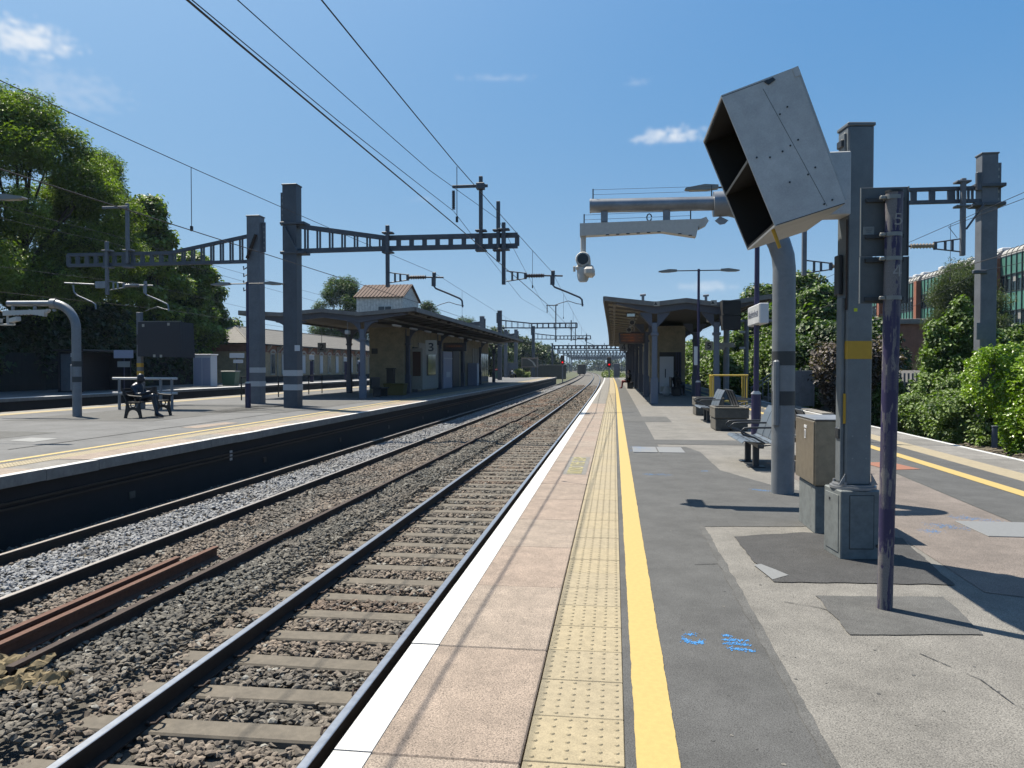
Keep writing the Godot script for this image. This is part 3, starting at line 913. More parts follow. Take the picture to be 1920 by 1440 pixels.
func canopy_column(root: Node3D, x: float, z: float, top: float, m: Material, arched := true) -> void:
	var o := Vector3(x + bend(z), 0, z)
	var c := obj("column", one_box(Vector3(0, top * 0.5, 0), Vector3(0.22, top, 0.22), 0.015), m, root, o)
	obj("plinth", one_box(Vector3(0, 0.55, 0), Vector3(0.31, 1.1, 0.31), 0.02), m, c)
	obj("capital", one_box(Vector3(0, top - 0.48, 0), Vector3(0.32, 0.12, 0.30), 0.015), m, c)
	for s in [-1.0, 1.0]:
		# a curved bracket that spreads to the roof
		var poly := PackedVector2Array([Vector2(0.11, top - 0.42), Vector2(0.11, top + 0.42), Vector2(0.78, top + 0.42), Vector2(0.78, top + 0.36)])
		if not arched: poly = PackedVector2Array([Vector2(0.11, top - 0.2), Vector2(0.11, top + 0.42), Vector2(0.6, top + 0.42), Vector2(0.6, top + 0.36)])
		for k in (range(0, 7) if arched else []):
			var a: float = k / 6.0 * PI * 0.5
			poly.append(Vector2(0.78 - 0.64 * sin(a), top + 0.36 - 0.74 * (1.0 - cos(a))))
		obj("bracket", prism(mb(), poly, Vector3(0, 0, 0.06), Vector3(s, 0, 0), Vector3.UP, Vector3(0, 0, -0.12)), M.canopy_blue, c)

func strip_light(at: Vector3, label: String) -> void:
	var t := thing("strip_light", label, "light fitting", at, 0.0, "strip lights under the canopies")
	obj("housing", one_box(Vector3(0, 0.03, 0), Vector3(0.14, 0.06, 1.25), 0.012), M.white_panel, t)
	obj("diffuser", one_box(Vector3(0, -0.02, 0), Vector3(0.10, 0.04, 1.2), 0.012), M.cream_white, t)

func plate_sign(called: String, label: String, text: String, at: Vector3, turn: float, w: float, h: float, size: float, back := "white_panel", ink := "blue_text") -> Node3D:
	var t := thing(called, label, "sign", at, turn)
	obj("plate", one_box(Vector3.ZERO, Vector3(w, h, 0.06), 0.006), M[back], t)
	if text: letters(text, size, M[ink], t, Transform3D(Basis(), Vector3(0, 0, 0.031)))
	return t

func loudspeaker(at: Vector3, label: String) -> void:
	var t := thing("loudspeaker", label, "loudspeaker", at)
	obj("horn", tube(mb(), [Vector3(0, 0, -0.16), Vector3(0, 0, -0.02), Vector3(0, 0, 0.1)], [0.05, 0.09, 0.135], 14), M.cream_white, t)
	obj("cone", tube(mb(), [Vector3(0, 0, 0.103), Vector3(0, 0, 0.108)], [0.10, 0.10], 14), M.black, t)
	obj("bracket", rod(Vector3(0, 0.08, -0.1), Vector3(0, 0.32, -0.1), 0.015, 6), M.canopy_grey, t)

func left_canopy() -> void:
	var z0 := -36.3
	var z1 := -81.0
	var prof := [[-18.45, 4.32], [-16.27, 4.20], [-14.19, 4.38], [-12.3, 4.18], [-9.5, 4.40]]
	var t := thing("platform_canopy", "long gull winged canopy with grey fascia on the left platform", "canopy")
	canopy_roof(t, prof, z0, z1, 1)
	obj("cable_tray", swept(P2([0, 0, 0.16, 0, 0.16, 0.07, 0, 0.07]), -11.35, 3.92, z0 - 0.6, z1 + 0.5), M.canopy_grey, t)
	for k in 6:
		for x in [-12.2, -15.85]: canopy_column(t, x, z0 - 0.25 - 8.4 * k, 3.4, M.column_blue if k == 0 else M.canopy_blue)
	for k in 12: strip_light(Vector3(-10.9, 3.62, -38.0 - 3.3 * k), "strip light hanging below the right wing of the left canopy, %s from the open end" % nth[k])
	# the buildings under it
	var b := thing("station_building", "cream building with side wall of doors and windows under the left canopy", "building")
	obj("wall", one_box(Vector3(-13.4, 1.95, -60.0), Vector3(2.1, 3.9, 31.0)), M.cream_wall, b)
	obj("vent", one_box(Vector3(-14.12, 2.5, -44.48), Vector3(0.36, 0.32, 0.04), 0.01), M.door_dark, b)
	obj("kiosk_front", one_box(Vector3(-12.33, 1.6, -50.6), Vector3(0.14, 3.0, 5.6), 0.01), M.cream_white, b)
	var kw := obj("window", one_box(Vector3(-12.25, 1.75, -51.0), Vector3(0.06, 1.5, 2.4), 0.01), M.door_dark, b)
	for k in 2: obj("pane", one_box(Vector3(-12.21, 1.75, -50.45 - 1.15 * k), Vector3(0.02, 1.4, 1.05)), M.pane, kw)
	var dr := obj("door", one_box(Vector3(-12.32, 1.35, -56.3), Vector3(0.14, 2.7, 3.1), 0.01), M.lilac_panel, b)
	obj("notice", one_box(Vector3(-12.24, 1.0, -56.4), Vector3(0.02, 0.4, 1.4)), M.white_panel, dr)
	obj("door_rail", one_box(Vector3(-12.24, 2.2, -56.3), Vector3(0.03, 0.06, 3.0)), M.white_panel, dr)
	for q in [[-47.0, 1.0], [-54.2, 0.5], [-59.5, 2.4], [-62.4, 1.6], [-70.0, 1.5]]:
		obj("door", one_box(Vector3(-12.36, 1.4, q[0]), Vector3(0.16, 2.8, q[1]), 0.01), M.door_dark, b)
	for k in 3: obj("pilaster", one_box(Vector3(-12.34, 1.6, -66.9 - 1.1 * k), Vector3(0.2, 3.2, 0.45), 0.01), M.cream_white, b)
	for k in 4:
		var w := obj("shop_window", one_box(Vector3(-12.36, 1.55, -71.2 - 1.05 * k), Vector3(0.14, 2.7, 0.98), 0.01), M.canopy_blue, b)
		obj("pane", one_box(Vector3(-12.28, 1.75, -71.2 - 1.05 * k), Vector3(0.03, 2.1, 0.84)), M.pane, w)
	var nb := thing("notice_board", "tall white notice board standing beside the first dark column under the left canopy", "notice board", Vector3(-12.0, 0, -46.3))
	obj("board", one_box(Vector3(0, 1.45, 0), Vector3(0.7, 2.5, 0.08), 0.01), M.cream_white, nb)
	obj("poster", one_box(Vector3(-0.02, 1.75, 0.046), Vector3(0.5, 1.5, 0.01)), M.rust, nb)
	for s in [-0.3, 0.3]: obj("leg", one_box(Vector3(s, 0.1, 0), Vector3(0.05, 0.2, 0.06)), M.canopy_grey, nb)
	var v := thing("vending_machine", "white vending machine against the building beyond the lilac door", "vending machine", Vector3(-11.9, 0, -64.8))
	obj("body", one_box(Vector3(0, 0.95, 0), Vector3(0.8, 1.9, 0.9), 0.02), M.lilac_panel, v)
	obj("front", one_box(Vector3(0.41, 1.0, 0), Vector3(0.02, 1.6, 0.75)), M.white_panel, v)
	var bn := thing("litter_bin", "tall black bin standing before the cream end wall", "bin", Vector3(-12.75, 0, -43.2))
	obj("body", one_box(Vector3(0, 0.72, 0), Vector3(0.42, 1.44, 0.42), 0.03), M.iron, bn)
	obj("lid", one_box(Vector3(0, 1.47, 0), Vector3(0.5, 0.07, 0.5), 0.02), M.iron, bn)
	seat_box("dark waiting seat by the first column of the left canopy", Vector3(-12.2, 0, -39.4), M.door_dark)
	var gb := thing("grit_bin", "yellow grit bin beside the dark waiting seat under the left canopy", "bin", Vector3(-12.0, 0, -41.6))
	obj("body", prism(mb(), P2([-0.5, 0, 0.5, 0, 0.58, 0.55, -0.58, 0.55]), Vector3(0, 0, 0.4), Vector3.RIGHT, Vector3.UP, Vector3(0, 0, -0.7)), M.dull_yellow, gb)
	obj("lid", one_box(Vector3(0, 0.6, 0.05), Vector3(1.22, 0.1, 0.8), 0.03), M.dull_yellow, gb)
	plate_sign("platform_number", "white square sign with figure 3 hanging from the left canopy", "3", Vector3(-9.85, 2.62, -41.0), 0.0, 0.62, 0.78, 0.62, "cream_white", "door_dark")
	var dep := thing("departure_board", "dark departure board hanging past the figure 3 sign", "departure board", Vector3(-10.2, 2.85, -49.0))
	obj("case", one_box(Vector3.ZERO, Vector3(1.5, 0.55, 0.25), 0.02), M.black, dep)
	for k in 7: obj("lit_segment", one_box(Vector3(-0.5 + 0.16 * k, 0.05, 0.127), Vector3(0.06 + 0.02 * (k % 3), 0.03, 0.006)), M.led_orange, dep)
	var s2 := plate_sign("platform_number", "sign with figure 2 hanging from the far wing of the left canopy", "2", Vector3(-17.2, 2.72, -44.0), 0.0, 0.5, 0.55, 0.5, "canopy_grey", "door_dark")
	obj("hanger", rod(Vector3(0, 0.27, 0), Vector3(0, 1.2, 0), 0.015, 6), M.canopy_grey, s2)
	var cm := thing("canopy_camera", "small white camera on the bracket of the first left canopy column", "camera", Vector3(-12.95, 3.25, -36.5))
	obj("body", one_box(Vector3.ZERO, Vector3(0.2, 0.2, 0.32), 0.03), M.camera_white, cm)
	obj("stem", rod(Vector3(0, 0.08, 0), Vector3(0, 0.5, 0), 0.02, 6), M.canopy_grey, cm)
	# the hut on the roof
	var h := thing("roof_hut", "weathered white boarded hut with rusty tin roof on the left canopy", "hut", Vector3(-13.0, 4.15, -43.6))
	var wx := 2.6
	var wz := 3.6
	obj("wall", prism(mb(), P2([-wz / 2, 0, wz / 2, 0, wz / 2, 1.32, 0, 2.1, -wz / 2, 1.32]), Vector3(-wx / 2, 0, 0), Vector3(0, 0, -1), Vector3.UP, Vector3(wx, 0, 0)), M.door_dark, h)
	for k in 16: obj("board", one_box(Vector3(-wx / 2 + (k + 0.5) * wx / 16.0, 0.66 + rng.randf_range(-0.01, 0.01), wz / 2 + 0.012), Vector3(wx / 16.0 - 0.012, 1.32, 0.024)), M.boards_white, h)
	for k in 18:
		var zz := wz / 2 - (k + 0.5) * wz / 18.0
		var hh := 1.32 + 0.78 * (1.0 - absf(zz) / (wz / 2))
		obj("board", one_box(Vector3(wx / 2 + 0.012, hh * 0.5, zz), Vector3(0.024, hh, wz / 18.0 - 0.012)), M.boards_white, h)
	for s in [-1.0, 1.0]:
		var o := obj("roof", beam(Vector3(0, 1.28, s * (wz / 2 + 0.15)), Vector3(0, 2.15, 0), wx + 0.3, 0.05), M.roof_rust, h)
		if s > 0:
			for k in 14: obj("corrugation", beam(Vector3(-wx / 2 - 0.05 + k * 0.208, 1.31, wz / 2 + 0.16), Vector3(-wx / 2 - 0.05 + k * 0.208, 2.17, 0.02), 0.05, 0.05), M.roof_rust, o)
	var w := obj("window", one_box(Vector3(0.35, 0.55, wz / 2 + 0.05), Vector3(0.82, 0.52, 0.07), 0.01), M.boards_white, h)
	for k in 2: obj("pane", one_box(Vector3(0.16 + 0.38 * k, 0.55, wz / 2 + 0.085), Vector3(0.34, 0.42, 0.02)), M.pane, w)
	# railing between the two platform faces
	var rl := thing("railing", "thin dark railing along the back edge by the left canopy", "railing", Vector3(-17.2, 0, -38.0))
	for k in 6: obj("post", rod(Vector3(0, 0, -2.0 * k + 4.0), Vector3(0, 1.1, -2.0 * k + 4.0), 0.03, 6), M.iron, rl)
	for y in [0.6, 1.08]: obj("rail", rod(Vector3(0, y, 4.0), Vector3(0, y, -6.0), 0.025, 6), M.iron, rl)

func seat_box(label: String, at: Vector3, m: Material) -> void:
	var t := thing("waiting_seat", label, "bench", at)
	obj("seat", one_box(Vector3(0, 0.45, 0), Vector3(0.55, 0.06, 1.5), 0.02), m, t)
	obj("backrest", one_box(Vector3(-0.28, 0.75, 0), Vector3(0.06, 0.55, 1.5), 0.02), m, t)
	for s in [-0.6, 0.6]: obj("leg", one_box(Vector3(0, 0.21, s), Vector3(0.4, 0.42, 0.06), 0.01), m, t)

func right_canopy() -> void:
	var z0 := -32.6
	var z1 := -101.0
	var prof := [[-0.42, 4.47], [1.66, 4.22], [2.93, 4.36], [4.18, 4.17], [6.3, 4.48]]
	var t := thing("platform_canopy", "long gull winged canopy with grey fascia over the yellow lined platform", "canopy")
	canopy_roof(t, prof, z0, z1, -1)
	for k in 8:
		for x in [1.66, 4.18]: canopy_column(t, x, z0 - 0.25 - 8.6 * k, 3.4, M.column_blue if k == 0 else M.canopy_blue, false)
	for k in 2:
		var s := obj("warning_plate", one_box(Vector3(1.72 + 2.3 * k, 4.16 + 0.02 * k, z0 + 0.12), Vector3(0.24, 0.2, 0.02)), M.cream_white, t)
		obj("triangle", prism(mb(), P2([-0.07, -0.06, 0.07, -0.06, 0, 0.07]), Vector3(1.68 + 2.3 * k, 4.17 + 0.02 * k, z0 + 0.131), Vector3.RIGHT, Vector3.UP, Vector3(0, 0, 0.004)), M.door_dark, s)
	for q in [[1.2, -33.6], [3.9, -34.2]]:
		var s := obj("roof_vent", rod(Vector3(q[0], 4.3, q[1]), Vector3(q[0], 4.62, q[1]), 0.06, 8), M.galvanised, t)
		obj("cowl", rod(Vector3(q[0] - 0.12, 4.62, q[1]), Vector3(q[0] + 0.12, 4.64, q[1]), 0.05, 8), M.galvanised, s)
	var b := thing("station_building", "cream building with a white door under the right canopy", "building")
	obj("wall", one_box(Vector3(3.0, 1.95, -70.0), Vector3(2.0, 3.9, 50.0)), M.cream_wall, b)
	obj("opening", one_box(Vector3(3.15, 1.2, -44.98), Vector3(1.2, 2.4, 0.05)), M.door_dark, b)
	var d := obj("door", one_box(Vector3(2.95, 1.1, -44.93), Vector3(0.78, 2.1, 0.05), 0.01), M.white_panel, b)
	obj("handle", one_box(Vector3(2.88, 1.2, -44.89), Vector3(0.05, 0.5, 0.03)), M.door_dark, d)
	obj("kick_panel", one_box(Vector3(2.95, 0.3, -44.9), Vector3(0.7, 0.3, 0.02)), M.cream_white, d)
	for k in 3: obj("post", one_box(Vector3(3.5 + 0.12 * k, 1.2, -44.9), Vector3(0.05, 2.4, 0.06)), M.purple, b)
	obj("dado", one_box(Vector3(3.0, 0.35, -44.97), Vector3(2.02, 0.7, 0.04)), M.canopy_blue, b)
	for q in [[-48.0, 1.2], [-53.0, 2.0], [-60.0, 1.2], [-67.0, 2.0], [-75.0, 2.0]]:
		obj("side_door", one_box(Vector3(1.98, 1.3, q[0]), Vector3(0.08, 2.6, q[1]), 0.01), M.door_dark, b)
	for k in 5: strip_light(Vector3(0.85, 3.75, -38.5 - 5.0 * k), "strip light under the right canopy's track side wing, %s from the open end" % nth[k])
	for q in [["round white loudspeaker nearest the right canopy's open end", Vector3(0.78, 3.55, -35.4)], ["second white loudspeaker in the row under the right canopy", Vector3(0.72, 3.42, -39.5)], ["third white loudspeaker in the row under the right canopy", Vector3(0.66, 3.36, -43.5)], ["pale loudspeaker on the far column of the right canopy", Vector3(5.15, 3.35, -35.6)]]: loudspeaker(q[1], q[0])
	var cl := thing("canopy_light", "small bluish lit box under the right canopy", "light fitting", Vector3(0.72, 3.88, -35.0))
	obj("case", one_box(Vector3.ZERO, Vector3(0.42, 0.2, 0.25), 0.02), M.canopy_grey, cl)
	obj("lamp", one_box(Vector3(0, -0.02, 0.13), Vector3(0.34, 0.12, 0.02)), M.lamp_white, cl)
	var st := obj("strut", beam(Vector3(0.3, 0.05, 0), Vector3(1.0, -0.6, 0.3), 0.07, 0.07), M.canopy_grey, cl)
	st.position = Vector3(0, 0, -0.1)
	var led := thing("departure_board", "dark departure board with orange lit rows under the right canopy", "departure board", Vector3(0.8, 2.88, -36.0))
	obj("case", one_box(Vector3.ZERO, Vector3(1.2, 0.5, 0.22), 0.02), M.black, led)
	obj("hanger", rod(Vector3(0.1, 0.25, 0), Vector3(0.1, 1.2, 0), 0.02, 6), M.canopy_grey, led)
	var lr := RandomNumberGenerator.new()
	lr.seed = 3
	for row in 3:
		var x := -0.52
		while x < 0.46:
			var w := lr.randf_range(0.015, 0.06)
			if lr.randf() > 0.35: obj("lit_segment", one_box(Vector3(x + w * 0.5, 0.16 - 0.14 * row, 0.113), Vector3(w, 0.026, 0.006)), M.led_orange, led)
			x += w + 0.02
	var ll := OmniLight3D.new()
	ll.name = "glow"
	ll.light_color = Color(1.0, 0.5, 0.1)
	ll.light_energy = 0.02
	ll.light_size = 0.2
	ll.omni_range = 60.0
	ll.omni_attenuation = 2.0
	ll.shadow_enabled = true
	ll.position = Vector3(0, 0, 0.35)
	led.add_child(ll)
	plate_sign("platform_number", "pale square sign with figure 4 below the orange lit board", "4", Vector3(0.42, 2.48, -36.4), 0.0, 0.36, 0.4, 0.36, "canopy_grey", "door_dark")
	plate_sign("platform_number", "round cornered sign with figure 5 under the right wing of the right canopy", "5", Vector3(4.3, 2.52, -36.4), 0.0, 0.36, 0.42, 0.36, "cream_white", "door_dark")
	plate_sign("direction_sign", "long pale plate on the column beside the yellow railing", "", Vector3(4.85, 2.45, -37.2), 0.0, 0.5, 0.16, 0.1, "cream_white")
	for k in 2:
		var m := thing("monitor_hood", ["upper black hood of the two stacked by the name board", "lower black hood of the two stacked by the name board"][k], "monitor hood", Vector3(4.60, 3.92 - 0.60 * k, -32.0))
		obj("shell", prism(mb(), P2([-0.3, -0.29, 0.36, -0.29, 0.36, 0.27, -0.36, 0.29]), Vector3(0, 0, 0.35), Vector3.RIGHT, Vector3.UP, Vector3(0, 0, -0.7)), M.hood_black, m)
		obj("lip", one_box(Vector3(-0.33, 0, 0.36), Vector3(0.03, 0.56, 0.02)), M.band_black, m)
	var cm := thing("canopy_camera", "small white camera hanging at the second valley of the right canopy", "camera", Vector3(3.9, 3.5, -33.2))
	obj("body", one_box(Vector3.ZERO, Vector3(0.16, 0.16, 0.26), 0.03), M.camera_white, cm)
	obj("stem", rod(Vector3(0, 0.06, 0), Vector3(0, 0.42, 0), 0.02, 6), M.canopy_grey, cm)

func station_house() -> void:
	var t := thing("station_house", "low yellow brick station house with grey slate hipped roof", "building")
	var x := -35.5
	var z0 := -71.3
	var z1 := -122.0
	obj("wall", one_box(Vector3(x - 3.6, 1.9, (z0 + z1) * 0.5), Vector3(7.2, 3.8, z0 - z1)), M.brick_yellow, t)
	obj("red_course", one_box(Vector3(x + 0.03, 3.45, (z0 + z1) * 0.5), Vector3(0.1, 0.7, z0 - z1 + 0.1)), M.brick_red, t)
	obj("red_course", one_box(Vector3(x - 3.6, 3.45, z0 + 0.03), Vector3(7.2, 0.7, 0.1)), M.brick_red, t)
	obj("plinth", one_box(Vector3(x + 0.05, 0.3, (z0 + z1) * 0.5), Vector3(0.16, 0.6, z0 - z1)), M.brick_dark, t)
	# hipped roof: a base slab and courses of slates on the two slopes in view
	var e := 0.5
	var rx := x - 3.6
	var hip := 4.6
	var r := mb()
	var a := Vector3(x + e, 3.92, z0 + e)
	var b := Vector3(x + e, 3.92, z1)
	var c := Vector3(rx, 5.78, z1)
	var d := Vector3(rx, 5.78, z0 - hip)
	var f := Vector3(x - 7.2 - e, 3.92, z0 + e)
	var g := Vector3(x - 7.2 - e, 3.92, z1)
	quad(r, a, b, c, d)
	tri(r, f, a, d)
	quad(r, g, f, d, c)
	quad(r, f, g, b, a)
	tri(r, b, g, c)
	var rf := obj("roof", r, M.slate, t)
	var up := (Vector3(rx, 5.78, 0) - Vector3(x + e, 3.92, 0))
	for k in 16:
		var u := (k + 0.2) / 16.0
		var p := Vector3(x + e, 3.92, 0) + up * u
		var zz := z0 + e - (hip + e) * u
		var sx := up.normalized()
		var nx := Vector3(0, 0, 1).cross(sx) * -1.0
		if nx.y < 0.0: nx = -nx
		obj("slate_course", box(mb(), p + nx * (0.03 + 0.002 * (k % 2)) + Vector3(0, 0, (zz + z1) * 0.5), Vector3(0.27, 0.03, zz - z1), Basis(sx, nx, sx.cross(nx))), M.slate if k % 2 else M.slate_b, rf)
		var hx := Vector3(0, 1.86, -hip - e).normalized()
		var hn := Vector3(1, 0, 0).cross(hx)
		if hn.y < 0.0: hn = -hn
		var q := Vector3(lerpf((f.x + a.x) * 0.5, rx, u), 3.92 + 1.86 * u, z0 + e - (hip + e) * u)
		obj("slate_course", box(mb(), q + hn * (0.03 + 0.002 * (k % 2)), Vector3(0.30, 0.03, (a.x - f.x) * (1.0 - u)), Basis(hx, hn, hx.cross(hn))), M.slate if k % 2 else M.slate_b, rf)
	obj("ridge", rod(d + Vector3(0, 0.03, 0), c + Vector3(0, 0.03, 0), 0.09, 8), M.slate_b, rf)
	obj("ridge", rod(a + Vector3(0, 0.03, 0), d + Vector3(0, 0.03, 0), 0.08, 8), M.slate_b, rf)
	obj("gutter", one_box(Vector3(x + e + 0.05, 3.86, (z0 + z1) * 0.5), Vector3(0.12, 0.12, z0 - z1 + 0.9)), M.door_dark, rf)
	var n := 0
	var z := z0 - 3.0
	while z > z1 + 2.0:
		var w := obj("window", one_box(Vector3(x + 0.02, 1.9, z), Vector3(0.12, 2.3, 1.0), 0.02), M.cream_white, t)
		for k in 2: obj("pane", one_box(Vector3(x + 0.085, 1.9, z - 0.22 + 0.44 * k), Vector3(0.03, 2.0, 0.36)), M.pane if n % 2 else M.white_panel, w)
		var arch := mb()
		var poly := PackedVector2Array()
		for k in 9: poly.append(Vector2.from_angle(PI * k / 8.0) * Vector2(0.72, 0.42))
		for k in 9: poly.append(Vector2.from_angle(PI - PI * k / 8.0) * Vector2(0.5, 0.2))
		obj("arch", prism(arch, poly, Vector3(x + 0.02, 3.02, z), Vector3(0, 0, -1), Vector3.UP, Vector3(0.1, 0, 0)), M.cream_white, w)
		obj("eaves_bracket", prism(mb(), P2([0, 0, 0.45, 0.5, 0.45, 0.62, 0, 0.62]), Vector3(x + 0.08, 3.2, z - 1.35), Vector3.RIGHT, Vector3.UP, Vector3(0, 0, -0.14)), M.cream_white, t)
		z -= 2.7
		n += 1
	obj("downpipe", rod(Vector3(x + 0.18, 0.1, z0 - 6.6), Vector3(x + 0.18, 3.7, z0 - 6.6), 0.06, 8), M.cream_white, t)
	obj("door", one_box(Vector3(x + 0.04, 1.35, z0 - 1.2), Vector3(0.14, 2.7, 1.2), 0.01), M.navy, t)
	# things on that platform
	for q in [[-78.0, 2.6], [-88.5, 2.5], [-93.5, 2.2]]:
		var s := thing("platform_sign", "navy post with a white plate before the station house, %s" % {-78.0: "nearest of three", -88.5: "middle of three", -93.5: "farthest of three"}[q[0]], "sign", Vector3(-31.6, 0, q[0]), 0.0, "navy posts along the far platform")
		obj("post", one_box(Vector3(0, 1.1, 0), Vector3(0.35, 2.2, 0.12), 0.01), M.navy, s)
		obj("plate", one_box(Vector3(0, q[1], 0.02), Vector3(0.55, 0.5, 0.06), 0.01), M.white_panel, s)
	var cab := thing("equipment_cabinet", "tall white equipment cabinet on the far platform", "cabinet", Vector3(-32.6, 0, -58.4))
	obj("body", one_box(Vector3(0, 1.25, 0), Vector3(1.5, 2.5, 1.0), 0.02), M.white_panel, cab)
	obj("roof", one_box(Vector3(0, 2.55, 0), Vector3(1.65, 0.1, 1.15), 0.03), M.white_panel, cab)
	for k in 2: obj("door", one_box(Vector3(-0.36 + 0.72 * k, 1.2, 0.505), Vector3(0.68, 2.2, 0.02), 0.005), M.lilac_panel, cab)
	var gb := thing("wheelie_bin", "dark green bin with pale lid beside the tall white cabinet", "bin", Vector3(-31.9, 0, -61.2))
	obj("body", prism(mb(), P2([-0.5, 0, 0.5, 0, 0.62, 1.15, -0.62, 1.15]), Vector3(0, 0, 0.4), Vector3.RIGHT, Vector3.UP, Vector3(0, 0, -0.8)), M.bin_green, gb)
	obj("lid", one_box(Vector3(0, 1.2, 0), Vector3(1.3, 0.1, 0.95), 0.03), M.strap, gb)
	var nsg := plate_sign("station_name_sign", "small white name sign on the far platform by the station house", "", Vector3(-32.0, 2.55, -62.5), 0.5, 1.2, 0.4, 0.1)
	obj("post", rod(Vector3(0, -2.5, -0.05), Vector3(0, 0.1, -0.05), 0.05, 8), M.navy, nsg)
	obj("lower_plate", one_box(Vector3(0.1, -0.5, 0), Vector3(0.8, 0.3, 0.05)), M.white_panel, nsg)
	var f1 := thing("boundary_fence", "dark timber boundary fence below the trees on the far platform", "fence", Vector3(-38.3, 0, -18.0))
	for k in 90:
		obj("plank", one_box(Vector3(rng.randf_range(-0.012, 0.012), 1.25, -0.55 * k), Vector3(0.04, 2.5, 0.535)), M.timber_dark, f1)
	for y in [0.4, 2.1]: obj("rail", one_box(Vector3(0.06, y, -24.5), Vector3(0.06, 0.1, 49.5)), M.timber_dark, f1)
	var sh := thing("shelter", "dark blue waiting shelter in the shade on the far platform", "shelter", Vector3(-33.5, 0, -46.5))
	obj("back_panel", one_box(Vector3(-0.8, 1.25, 0), Vector3(0.06, 2.5, 5.0)), M.screen_navy, sh)
	obj("roof", one_box(Vector3(0, 2.6, 0), Vector3(2.1, 0.12, 5.4), 0.02), M.door_dark, sh)
	for s in [-2.4, 2.4]: obj("side_panel", one_box(Vector3(0, 1.25, s), Vector3(1.6, 2.5, 0.05)), M.screen_navy, sh)
	obj("door", one_box(Vector3(-0.2, 1.2, 2.45), Vector3(0.9, 2.3, 0.05), 0.01), M.mast_light, sh)
	obj("sign", one_box(Vector3(0.4, 2.3, 2.5), Vector3(0.7, 0.25, 0.04)), M.white_panel, sh)

func office_block() -> void:
	# three storeys of green spandrels and glass between brick piers, far right
	var t := thing("office_block", "long office block of green panels, glass and orange brick piers", "building", Vector3(38.0, 0, 0))
	var z0 := -50.0
	var z1 := -131.0
	obj("core", one_box(Vector3(8.4, 6.0, (z0 + z1) * 0.5), Vector3(16.0, 12.0, z0 - z1)), M.mullion, t)
	var bays := [[-50.0, -62.0], [-62.9, -75.0], [-75.9, -83.0], [-83.9, -89.9], [-90.8, -103.2], [-104.1, -117.0], [-117.9, -131.0]]
	var green := one_box(Vector3.ZERO, Vector3(0.12, 1.86, 1.0)).commit()
	var glass := one_box(Vector3.ZERO, Vector3(0.08, 1.84, 1.0)).commit()
	var mull := one_box(Vector3.ZERO, Vector3(0.14, 12.3, 0.075)).commit()
	for bb in bays:
		var n := int(round((bb[0] - bb[1]) / 1.03))
		var w: float = (bb[0] - bb[1]) / n
		for k in n:
			var z: float = bb[0] - (k + 0.5) * w
			for row in [[11.7, 1.1], [8.0, 1.85], [4.3, 1.85], [1.0, 1.4]]:
				obj("green_panel", one_box(Vector3.ZERO, Vector3(0.12, row[1], w - 0.07)) if k == 0 and row[0] == -9.0 else green, M.panel_green, t, Vector3(0.24, row[0] if row[0] < 11.0 else 11.55, z))
			for y in [9.86, 6.15, 2.5]: obj("window", glass, M.pane, t, Vector3(0.30, y, z))
			for y in [9.86, 6.15]:
				if rng.randf() < 0.75: obj("blind", one_box(Vector3.ZERO, Vector3(0.03, rng.randf_range(0.3, 1.0), w - 0.12)), M.panel_green if rng.randf() < 0.5 else M.roof_metal, t, Vector3(0.26, y + 0.5, z))
		for k in n + 1: obj("mullion", mull, M.mullion, t, Vector3(0.15, 6.3, bb[0] - k * w))
		for y in [12.48, 10.62, 8.93, 7.07, 5.23, 3.37]: obj("transom", one_box(Vector3(0.2, y - 0.02, (bb[0] + bb[1]) * 0.5), Vector3(0.12, 0.09, bb[0] - bb[1])), M.mullion, t)
		obj("pier", one_box(Vector3(0.0, 6.2, bb[0] + 0.45), Vector3(0.9, 12.4, 0.88)), M.brick_orange, t)
		# barrel edge of the roof
		var arc := P2([0.15, 12.5])
		for k in 9: arc.append(Vector2(1.15 - cos(PI * 0.5 * k / 8.0) * 1.0, 12.5 + sin(PI * 0.5 * k / 8.0) * 0.8))
		arc.append(Vector2(1.15, 12.5))
		obj("roof_edge", prism(mb(), arc, Vector3(0, 0, bb[0]), Vector3.RIGHT, Vector3.UP, Vector3(0, 0, bb[1] - bb[0])), M.roof_metal, t)
		for k in n:
			var rib := mb()
			tube(rib, [Vector3(0.14, 12.5, 0), Vector3(0.22, 12.85, 0), Vector3(0.45, 13.15, 0), Vector3(0.8, 13.3, 0)], 0.04, 5)
			obj("roof_rib", rib, M.mullion, t, Vector3(0, 0, bb[0] - k * w))
		for k in int(n / 2.6): obj("roof_vent", one_box(Vector3(1.5, 13.45, bb[0] - 1.4 - k * 2.6), Vector3(0.9, 0.55, 1.1), 0.08), M.white_panel, t)
	obj("roof", one_box(Vector3(8.6, 12.7, (z0 + z1) * 0.5), Vector3(15.0, 0.9, z0 - z1 - 0.4)), M.roof_metal, t)

